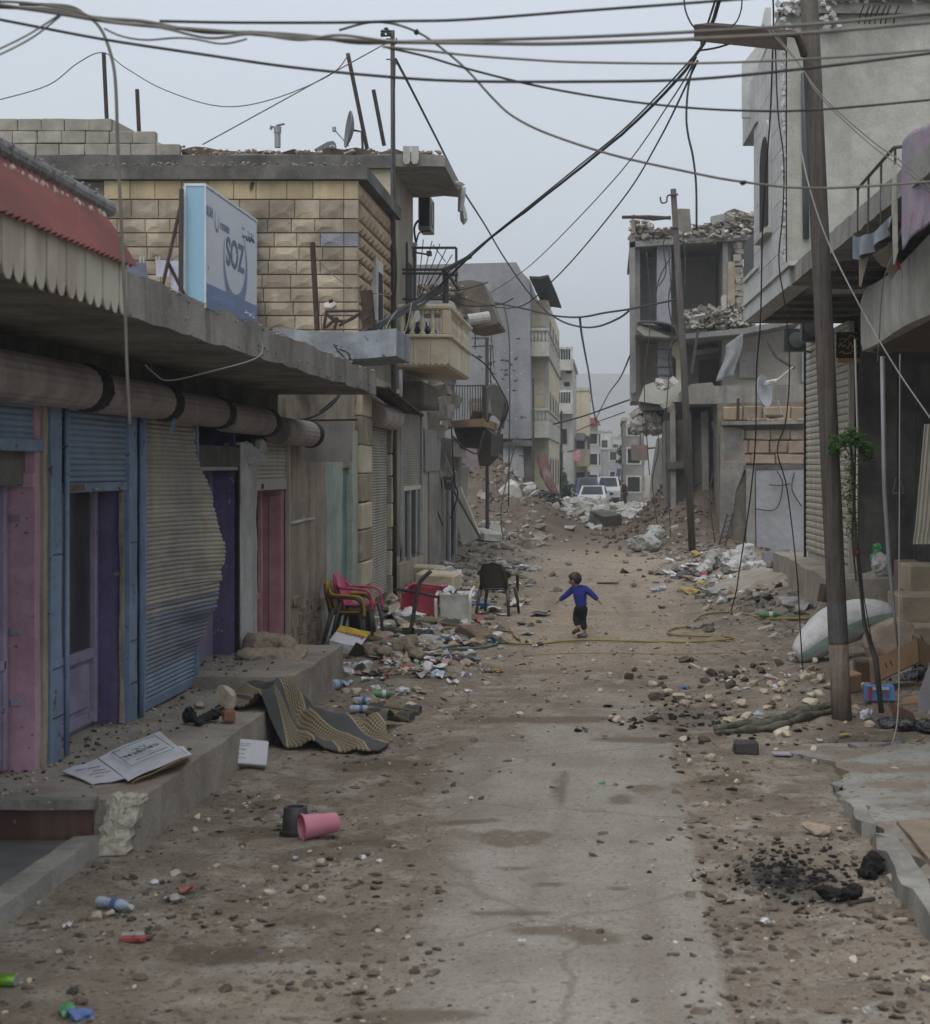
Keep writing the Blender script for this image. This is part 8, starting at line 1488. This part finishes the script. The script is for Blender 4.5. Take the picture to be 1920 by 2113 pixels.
def band(xa, xb, ya, yb, k=1.0): return lambda: (R.uniform(xa, xb), ya + (yb - ya) * R.random() ** k)
def blob_pick(cx, cy, sx, sy): return lambda: (R.gauss(cx, sx), R.gauss(cy, sy))
def side_pick(left):
    def f():
        while True:
            y = R.uniform(24, 62); x = R.gauss(-3.1 - .012 * (y - 24), .75) if left else R.gauss(2.6 - .012 * (y - 24), .75)
            if (x > -4.0 - (y > 45) * 5) and x < 4.4: return x, y
    return f
scatter('rubble', rubble_g, 900, side_pick(True), .03, .16, (1, 1, .7), True, 2.2); scatter('rubble', rubble_g, 700, side_pick(False), .03, .14, (1, 1, .7), True, 2.2)
scatter('rubble', rubble_m, 160, side_pick(True), .03, .13, (1, 1, .7), True, 2.2); scatter('rubble', rubble_m, 130, side_pick(False), .03, .12, (1, 1, .7), True, 2.2)
scatter('white_rubble', M('white broken concrete', (.44, .43, .40), (.3, .29, .265), 3, bump=.4), 1500, blob_pick(-1.5, 72, 1.7, 4.5), .06, .34, (1, 1, .7), True, 1.8); scatter('white_rubble', rubble_g, 500, blob_pick(-1.4, 69, 2.1, 5), .08, .3, (1, 1, .7), True, 1.6)
scatter('rubble', rubble_g, 300, blob_pick(-4.3, 52, 1.0, 2.5), .06, .3, (1, 1, .7), True, 2); scatter('rubble', M('far verge rubble', (.42, .4, .37), (.3, .28, .25), 3), 350, blob_pick(1.4, 110, 1.0, 12), .08, .3, (1, 1, .7), True, 2)
scatter('gravel', stone_m, 800, lambda: (R.uniform(-3.4, 3.6), R.uniform(16, 48)), .012, .05); scatter('earth_clods', earth, 600, blob_pick(2.2, 55, 1.3, 3.6), .02, .13, (1, 1, .7)); scatter('earth_clods', earth, 500, blob_pick(-5, 64, 2.2, 3), .03, .15, (1, 1, .7))
scatter('charred_crumbs', MATS['char'], 420, blob_pick(1.12, 10.3, .22, .4), .006, .03); scatter('charred_crumbs', MATS['char'], 160, blob_pick(.95, 16.6, .5, .7), .012, .06, (1, 1, .5))
# stones that can be told apart
G1 = 'pale stones lying loose in the street'
spots = [(378, 1652, 6, 'pale stone'), (408, 1690, 10, 'pale flat stone in front of the white carton'), (430, 1696, 7, ''), (402, 1716, 8, ''), (573, 1652, 9, 'pale stone just behind the black bucket'), (478, 1676, 6, ''), (663, 1786, 13, 'pale stone on the road dirt below the pink bin'), (569, 1797, 10, ''), (556, 1846, 13, 'grey rounded stone left of the whitest stone'), (632, 1838, 10, ''), (663, 1861, 15, 'whitest round stone on the dirt well below the pink bin'), (447, 1792, 8, ''), (361, 1808, 12, ''), (80, 1866, 7, ''), (61, 2028, 8, ''), (277, 2041, 8, ''), (200, 1899, 15, 'tan stone beside the crushed blue bottle, the left of two'), (226, 1890, 13, 'tan stone beside the crushed blue bottle, the right of two'), (1458, 1663, 8, ''), (1735, 1716, 9, ''), (1842, 1821, 14, 'tan stone by the broken kerb next to the burnt lump'), (1859, 1905, 15, 'tan stone on the dirt below the broken kerb'), (1762, 1985, 12, 'yellowish round stone near the lower right'), (1911, 2024, 11, ''), (1874, 1578, 9, ''), (1522, 1617, 8, ''), (1423, 1576, 9, ''), (1413, 1543, 8, ''), (804, 1578, 5, ''), (824, 1646, 5, ''), (973, 1651, 7, ''), (1345, 1790, 6, ''), (1215, 1852, 7, ''), (110, 1832, 5, ''), (500, 1750, 6, ''), (640, 1760, 5, '')]
for u, v, px, lb in spots:
    g = G(u, v); r_ = px * g.y / F
    mb = MB().rock(g + Vector((0, 0, r_ * .45)), r_, (1.1, .9, .75), 2, .18); o = mb.build('stone', stone_m, None, label=lb if lb and lb != 'pale stone' else 'small pale stone lying loose on the near street dirt', cat='stone')
    if not lb or lb == 'pale stone': o['group'] = G1
MB().rock(G(1683, 1722) + Vector((0, 0, .04)), .1, (1.3, .8, .5), 2, .12, .2).build('stone', M('pinkish flat stone', (.34, .27, .2), (.27, .21, .16), 6, bump=.4), None, label='flat pinkish rock slab on the dirt left of the cement apron', cat='stone')
for u, v, px, lb in ((937, 1623, 9, 'black clod on the road left of the damp streak'), (992, 1650, 8, 'dark pebble next to a brown one on the road'), (1239, 1924, 10, 'black clod above the large damp patch'), (1338, 1938, 13, 'flat black scrap right of the large damp patch'), (1143, 1580, 6, 'small dark clod high on the bare road'), (1113, 1333, 9, 'dark stone lying on the yellow hose'), (452, 1885, 11, 'black clod on the left dirt above the red lighter'), (680, 1775, 9, 'black clod right below the pink bin')):
    g = G(u, v); r_ = px * g.y / F; MB().rock(g + Vector((0, 0, r_ * .3)), r_, (1.2, .9, .6), 2, .2).build('clod', asph, None, label=lb, cat='clod')
def which(x, y, s_, rng, fn):                     # the words that set one piece of a heap apart: its size and its end of the heap
    if fn not in MID: q = [fn() for _ in range(60)]; MID[fn] = (sum(a for a, _ in q) / 60, sum(b_ for _, b_ in q) / 60)
    t = (s_ - rng[0]) / (rng[1] - rng[0]); mx_, my_ = MID[fn]
    return '%s %s ' % ('small' if t < .33 else 'middling' if t < .67 else 'large', ('near ' if y < my_ else 'far ') + ('left' if x < mx_ else 'right'))
MID = {}
def pick_stones(n_, fn, label, group, s0, s1, m_, cat='stone', nm='stone'):
    mes = []
    for i in range(7): mes.append(mesh_only(MB().rock((0, 0, 0), 1, (1.2, .85, .65), 2, .3), nm, m_, False))
    for i in range(n_):
        x, y = fn(); s_ = R.uniform(s0, s1); o = bpy.data.objects.new(nm, R.choice(mes)); col.objects.link(o); o.location = (x, y, gz(x, y) + s_ * .35); o.scale = (s_, s_, s_); o.rotation_euler = (R.uniform(-.3, .3), R.uniform(-.3, .3), R.uniform(0, 6.3)); tag(o, which(x, y, s_, (s0, s1), fn) + label, cat, group)
pick_stones(70, blob_pick(1.75, 17.8, .5, 1.6), 'pale stone of the heap by the wooden pole', 'stones heaped by the wooden pole', .03, .09, stone_m)
pick_stones(26, blob_pick(1.2, 18.4, .6, 1.5), 'burnt black stone of the heap by the wooden pole', 'burnt stones by the wooden pole', .03, .09, asph)
pick_stones(40, blob_pick(-3.2, 29, .35, 2.2), 'tan stone along the foot of the left shutters', 'stones at the foot of the left shutters', .06, .2, stone_m)
pick_stones(24, blob_pick(-2.6, 21, .55, 1.8), 'tan stone among the bright left litter', 'stones among the left litter', .03, .09, stone_m)
# concrete slabs and blocks in the rubble
k_ = 0
for u, v, sx, sy, sz, tl, lb, m_ in ((1250, 1085, 1.3, .7, .5, .5, 'dark broken concrete block tilted at the near edge of the white rubble', concrete_dark), (1222, 1070, 1.0, .8, .15, .5, 'pale slab propped up in the white rubble, left of two', concrete_pale), (1245, 1070, .9, 1.0, .15, .6, 'pale slab propped up in the white rubble, right of two', concrete_pale), (1030, 1070, 1.2, .8, .12, .4, 'thin grey slab lying flat on the left rubble under the earth mound', concrete), (998, 1075, .7, .6, .5, .5, 'grey block below the thin slab on the left rubble', concrete), (1015, 1090, .8, .5, .4, .7, 'upended grey block on the left rubble', concrete), (1060, 1085, .9, .8, .6, .5, 'rounded pale lump of concrete at the foot of the earth mound', rubble_m), (1000, 1128, .8, .6, .25, .3, 'pale block lying below the leaning slab', concrete_pale), (1205, 1040, 1.0, .12, .08, .5, 'long narrow beam piece on the white rubble', concrete_pale), (1165, 1052, .9, .3, .2, .5, 'pale beam piece at the left of the white rubble', concrete_pale)):
    g = G(u, v); (MB().rock(g + Vector((0, 0, sz * .3)), sx * .6, (1, .9, .8), 2, .25) if 'lump' in lb else MB().cbox(g + Vector((0, 0, sz * .45)), (sx, sy, sz), .03, (R.uniform(-tl, tl), R.uniform(-tl, tl), R.uniform(0, 3)), min(sx, sy, sz) * .16)).build('concrete_slab' if sz < .3 else 'concrete_block', m_, None, label=lb, cat='slab' if sz < .3 else 'block')
o = thing('bicycle_wreck', 'tangle of black bent metal on the rubble in mid street', 'scrap', G(1140, 1072)); c = G(1140, 1074)
for i in range(9): MB().tube(smooth_path([c + Vector((R.uniform(-.5, .5), R.uniform(-.3, .3), R.uniform(.05, .7))) for _ in range(4)], 4), .025, 5).build('bent_bar', iron, o)
MB().rock(c + Vector((.1, 0, .2)), .3, (1, .8, .7)).build('black_bundle', black, o)
# litter
cols = [('white', (.58, .58, .6)), ('pale blue', (.34, .40, .48)), ('grey', (.30, .295, .285)), ('tan', (.31, .24, .165)), ('red', (.30, .06, .055)), ('blue', (.07, .13, .32)), ('yellow', (.38, .28, .07)), ('dark', (.045, .042, .04)), ('green', (.08, .25, .1)), ('pink', (.36, .21, .21))]
lm = {n_: M('litter ' + n_, c_, tuple(x * .75 for x in c_), 20, rough=.5, bump=.05) for n_, c_ in cols}
def crumple(c, s_, m_, nm, label, group=None, cat='litter'):
    mb = MB(); vs_, fs_ = ICO[2]; sq = (R.uniform(.8, 1.6), R.uniform(.6, 1.1), R.uniform(.3, .65)); m3_ = rotm((R.uniform(-.3, .3), R.uniform(-.3, .3), R.uniform(0, 6.3)))
    mb.add([Vector(c) + Vector((0, 0, s_ * .3)) + m3_ @ (Vector((v.x * sq[0], v.y * sq[1], v.z * sq[2])) * s_ * R.uniform(.6, 1.2)) for v in vs_], fs_); return mb.build(nm, m_, None, label=label, cat=cat, group=group)
def scrap(c, s_, m_, nm, label, group=None, cat='litter'):
    a_ = R.uniform(0, 6.3); t1, t2 = R.uniform(-.25, .25), R.uniform(-.25, .25); k1 = R.uniform(.01, .06); w_, h_ = s_ * R.uniform(.7, 1.6), s_ * R.uniform(.5, 1.0); ca, sa_ = math.cos(a_), math.sin(a_); ph_ = R.uniform(0, 6)
    def fn(p, q): x = (p - .5) * w_; y = (q - .5) * h_; return (c[0] + ca * x - sa_ * y, c[1] + sa_ * x + ca * y, c[2] + .02 + abs(t1 * x) + abs(t2 * y) + k1 * math.sin(p * 6 + ph_) * math.cos(q * 5) * s_ * 5)
    return MB().grid(fn, 5, 4, thick=(0, 0, .004)).build(nm, m_, None, label=label, cat=cat, group=group)
def bottle(u, v, m_, capm, label, r_=.035, ln=.24, ang=0.3, crush=0.0, par=None):
    g = G(u, v) if par is None else par; o = thing('plastic_bottle', label, 'bottle', g); rt_ = (0, math.pi / 2, ang); c = g + Vector((-.5 * ln * math.cos(ang), -.5 * ln * math.sin(ang), r_ + .004))
    pf = [(.0, 0), (r_ * .9, .004), (r_, .03), (r_ * (1 - crush), ln * .4), (r_, ln * .62), (r_ * .9, ln * .72), (r_ * .36, ln * .9), (r_ * .36, ln * .95)]
    MB().lathe(pf, c, 14, rt_).build('shell', m_, o, smooth=40); MB().lathe([(r_ * .42, ln * .93), (r_ * .42, ln)], c, 10, rt_).build('cap', capm, o); MB().lathe([(r_ * 1.01, ln * .44), (r_ * 1.01, ln * .6)], c, 14, rt_, cap=False).build('wrapper', lm['blue'] if m_ is not lm['green'] else lm['white'], o); return o
bottle(238, 1880, lm['pale blue'], lm['white'], 'crushed pale blue bottle beside two tan stones at the lower left', .034, .26, -.5, .35); bottle(695, 1425, lm['pale blue'], lm['blue'], 'pale blue bottle by the pavement corner in the litter', .06, .2, 1.2); bottle(792, 1440, lm['green'], lm['green'], 'bright green bottle lying in the left litter', .04, .24, .15); bottle(752, 1455, lm['pale blue'], lm['blue'], 'clear bottle with a blue cap below the green bottle', .04, .24, -.2); bottle(745, 1472, lm['pale blue'], lm['white'], 'pale bottle beside the rolled mats', .04, .22, .1); bottle(1590, 1276, lm['green'], lm['green'], 'green bottle lying beyond the white sack', .05, .35, .05)
g = G(275, 1945); o = thing('lighter', 'red and silver lighter box lying on the lower left dirt', 'lighter', g); MB().cbox(g + Vector((0, 0, .02)), (.135, .05, .03), .006, (0, 0, .08)).build('body', lm['red'], o); MB().cbox(g + Vector((-.01, .03, .032)), (.12, .04, .02), .005, (.2, 0, .08)).build('silver_side', lm['grey'], o); MB().cbox(g + Vector((.005, -.003, .036)), (.006, .05, .004), .001, (0, 0, .08)).build('band', dark, o); text('25', .022, g + Vector((.02, -.0262, .01)), (1, 0, .0), Z_, flat('black print', (.02, .02, .02)), o)
g = G(12, 2035); o = thing('drink_can', 'green drink can lying at the lower left edge', 'can', g); MB().lathe([(.02, 0), (.028, .006), (.031, .015), (.031, .105), (.028, .115), (.02, .116)], g + Vector((-.06, 0, .032)), 16, (0, math.pi / 2, -.15)).build('shell', M('green can', (.14, .3, .03), (.1, .24, .03), 9, rough=.3, metal=.3), o, smooth=40); MB().lathe([(.027, .114), (.029, .12), (.02, .121)], g + Vector((-.06, 0, .032)), 16, (0, math.pi / 2, -.15)).build('lid', galv, o)
for u, v, s_, c_, kd, lb in ((140, 2092, .055, 'green', 0, 'greenish film wrapper at the lower left corner'), (168, 2102, .05, 'blue', 0, 'blue and white wrapper beside the greenish one'), (152, 2050, .03, 'dark', 0, 'small dark blue scrap above the wrappers'), (140, 1917, .05, 'white', 1, 'white paper scrap on the lower left dirt'), (70, 1916, .06, 'dark', 1, 'dark curled strip by the kerb end'), (360, 1862, .09, 'grey', 1, 'grey flattened tube below the red pen'), (385, 1845, .07, 'red', 1, 'red pen shaped wrapper on the left dirt'), (318, 1823, .03, 'white', 0, 'tiny white twist of paper on the left dirt'), (505, 1950, .03, 'tan', 1, 'small orange tan scrap on the dirt right of the lighter'), (530, 1973, .02, 'blue', 1, 'small bright blue scrap right of the tan one'), (408, 1733, .016, 'blue', 0, 'tiny blue bottle cap in front of the cement lump'), (610, 1777, .035, 'pale blue', 1, 'pale flat scrap under the black bucket'), (1578, 1903, .035, 'white', 0, 'shiny crumpled foil on the lower right dirt'), (1592, 1912, .04, 'grey', 1, 'grey flat foil tail beside the shiny crumple'), (1033, 1357, .05, 'pale blue', 0, 'small pale blue crumple on the earth left of the boy'), (973, 1370, .05, 'white', 1, 'small white scrap in mid street'), (1003, 1388, .08, 'grey', 1, 'grey flattened tube in mid street'), (905, 1395, .09, 'pale blue', 0, 'translucent crumpled bag at the street edge of the litter'), (875, 1432, .11, 'yellow', 1, 'flat orange yellow strip below the litter'), (935, 1412, .14, 'white', 1, 'long white strip at the street edge of the litter'), (890, 1378, .05, 'yellow', 0, 'yellow crumple in the litter'), (795, 1400, .13, 'red', 1, 'dark red cloth in the middle of the litter'), (790, 1404, .09, 'pale blue', 1, 'light blue and white packet leaning on the dark red cloth'), (805, 1268, .14, 'dark', 0, 'black and silver film bundle by the left shutter'), (815, 1278, .12, 'white', 0, 'shiny silver film beside the stacked chairs'), (916, 1235, .16, 'white', 0, 'white crumpled bag on the fallen red chair'), (1560, 1375, .06, 'red', 1, 'orange red scrap on the right dirt'), (1352, 1232, .05, 'red', 0, 'tiny red scrap by the white and blue rag'), (1790, 2090, .03, 'grey', 0, 'small grey scrap at the lower right'), (1475, 1335, .06, 'dark', 1, 'dark flat scrap left of the white sack'), (1575, 1240, .16, 'dark', 0, 'dark cloth scrap by the ramp foot'), (1640, 1258, .25, 'grey', 0, 'grey blue rag heap beyond the white sack'), (1700, 1262, .2, 'tan', 0, 'tan rag heap beyond the white sack')):
    g = G(u, v); (crumple if kd == 0 else scrap)(g, s_, lm[c_], 'wrapper' if s_ < .06 else 'scrap', lb)
def litter_field(n_, fn, where, grp, s0, s1, wts=(8, 1.6, 7, 8, 1, .6, .8, 4, .4, .8)):
    for i in range(n_):
        x, y = fn(); c_ = R.choices(cols, wts)[0][0]; s_ = R.uniform(s0, s1); g = Vector((x, y, gz(x, y)))
        if R.random() < .55: crumple(g, s_ * .6, lm[c_], 'crumpled_wrapper', which(x, y, s_, (s0, s1), fn) + 'crumpled %s litter %s' % (c_, where), grp)
        else: scrap(g, s_, lm[c_], 'paper_scrap', which(x, y, s_, (s0, s1), fn) + 'flat %s scrap %s' % (c_, where), grp)
litter_field(120, blob_pick(-2.45, 20.6, .42, 1.5), 'in the heap below the raised pavement', 'litter in the heap below the raised pavement', .07, .2)
litter_field(60, blob_pick(-2.3, 25.5, .55, 2.4), 'around the tipped chairs', 'litter around the tipped chairs', .08, .26); litter_field(60, blob_pick(-2.7, 33, .6, 3.5), 'on the left rubble behind the brown chair', 'litter on the left rubble', .1, .4, (11, 1.5, 7, 8, .7, .4, .4, 3, .3, .5))
litter_field(60, blob_pick(2.2, 36, .6, 4), 'along the right hand verge beyond the hose', 'litter along the right hand verge', .1, .38, (11, 1.5, 7, 7, .7, .4, .4, 4, .3, .5)); litter_field(30, blob_pick(1.9, 18, .5, 1.6), 'among the stones by the wooden pole', 'litter among the stones by the wooden pole', .04, .12, (5, 1, 6, 6, 1, 1, .5, 4, .2, .4)); litter_field(25, lambda: (R.uniform(-3, .4), R.uniform(8.5, 16)), 'scattered over the near street', 'litter scattered over the near street', .015, .045, (6, 2, 4, 4, .7, .7, .4, 5, .3, .4)); litter_field(22, lambda: (R.uniform(-4.25, -3.15), R.uniform(11.2, 19)), 'on the near pavement', 'litter on the near pavement', .02, .06, (5, 1, 5, 6, .2, .2, .2, 4, .2, .3)) if False else None
mb = MB()
for i in range(200):
    x, y = -4.25 + 1.1 * R.random() ** 2, R.uniform(11.0, 19.3); mb.rock((x, y, (.335 if y < 16.45 else .455)), R.uniform(.005, .022) * (1.5 if x < -3.9 else 1), (1, 1, .6))
mb.build('grit', asph, None, kind='stuff')
mb = MB()
for i in range(200): x, y = R.gauss(-4.0, .12), R.uniform(11.0, 19.3); mb.rock((x, y, (.335 if y < 16.45 else .455)), R.uniform(.006, .03), (1, 1, .6))
mb.build('grit', stone_m, None, kind='stuff')
bpy.data.scenes.remove(TS)
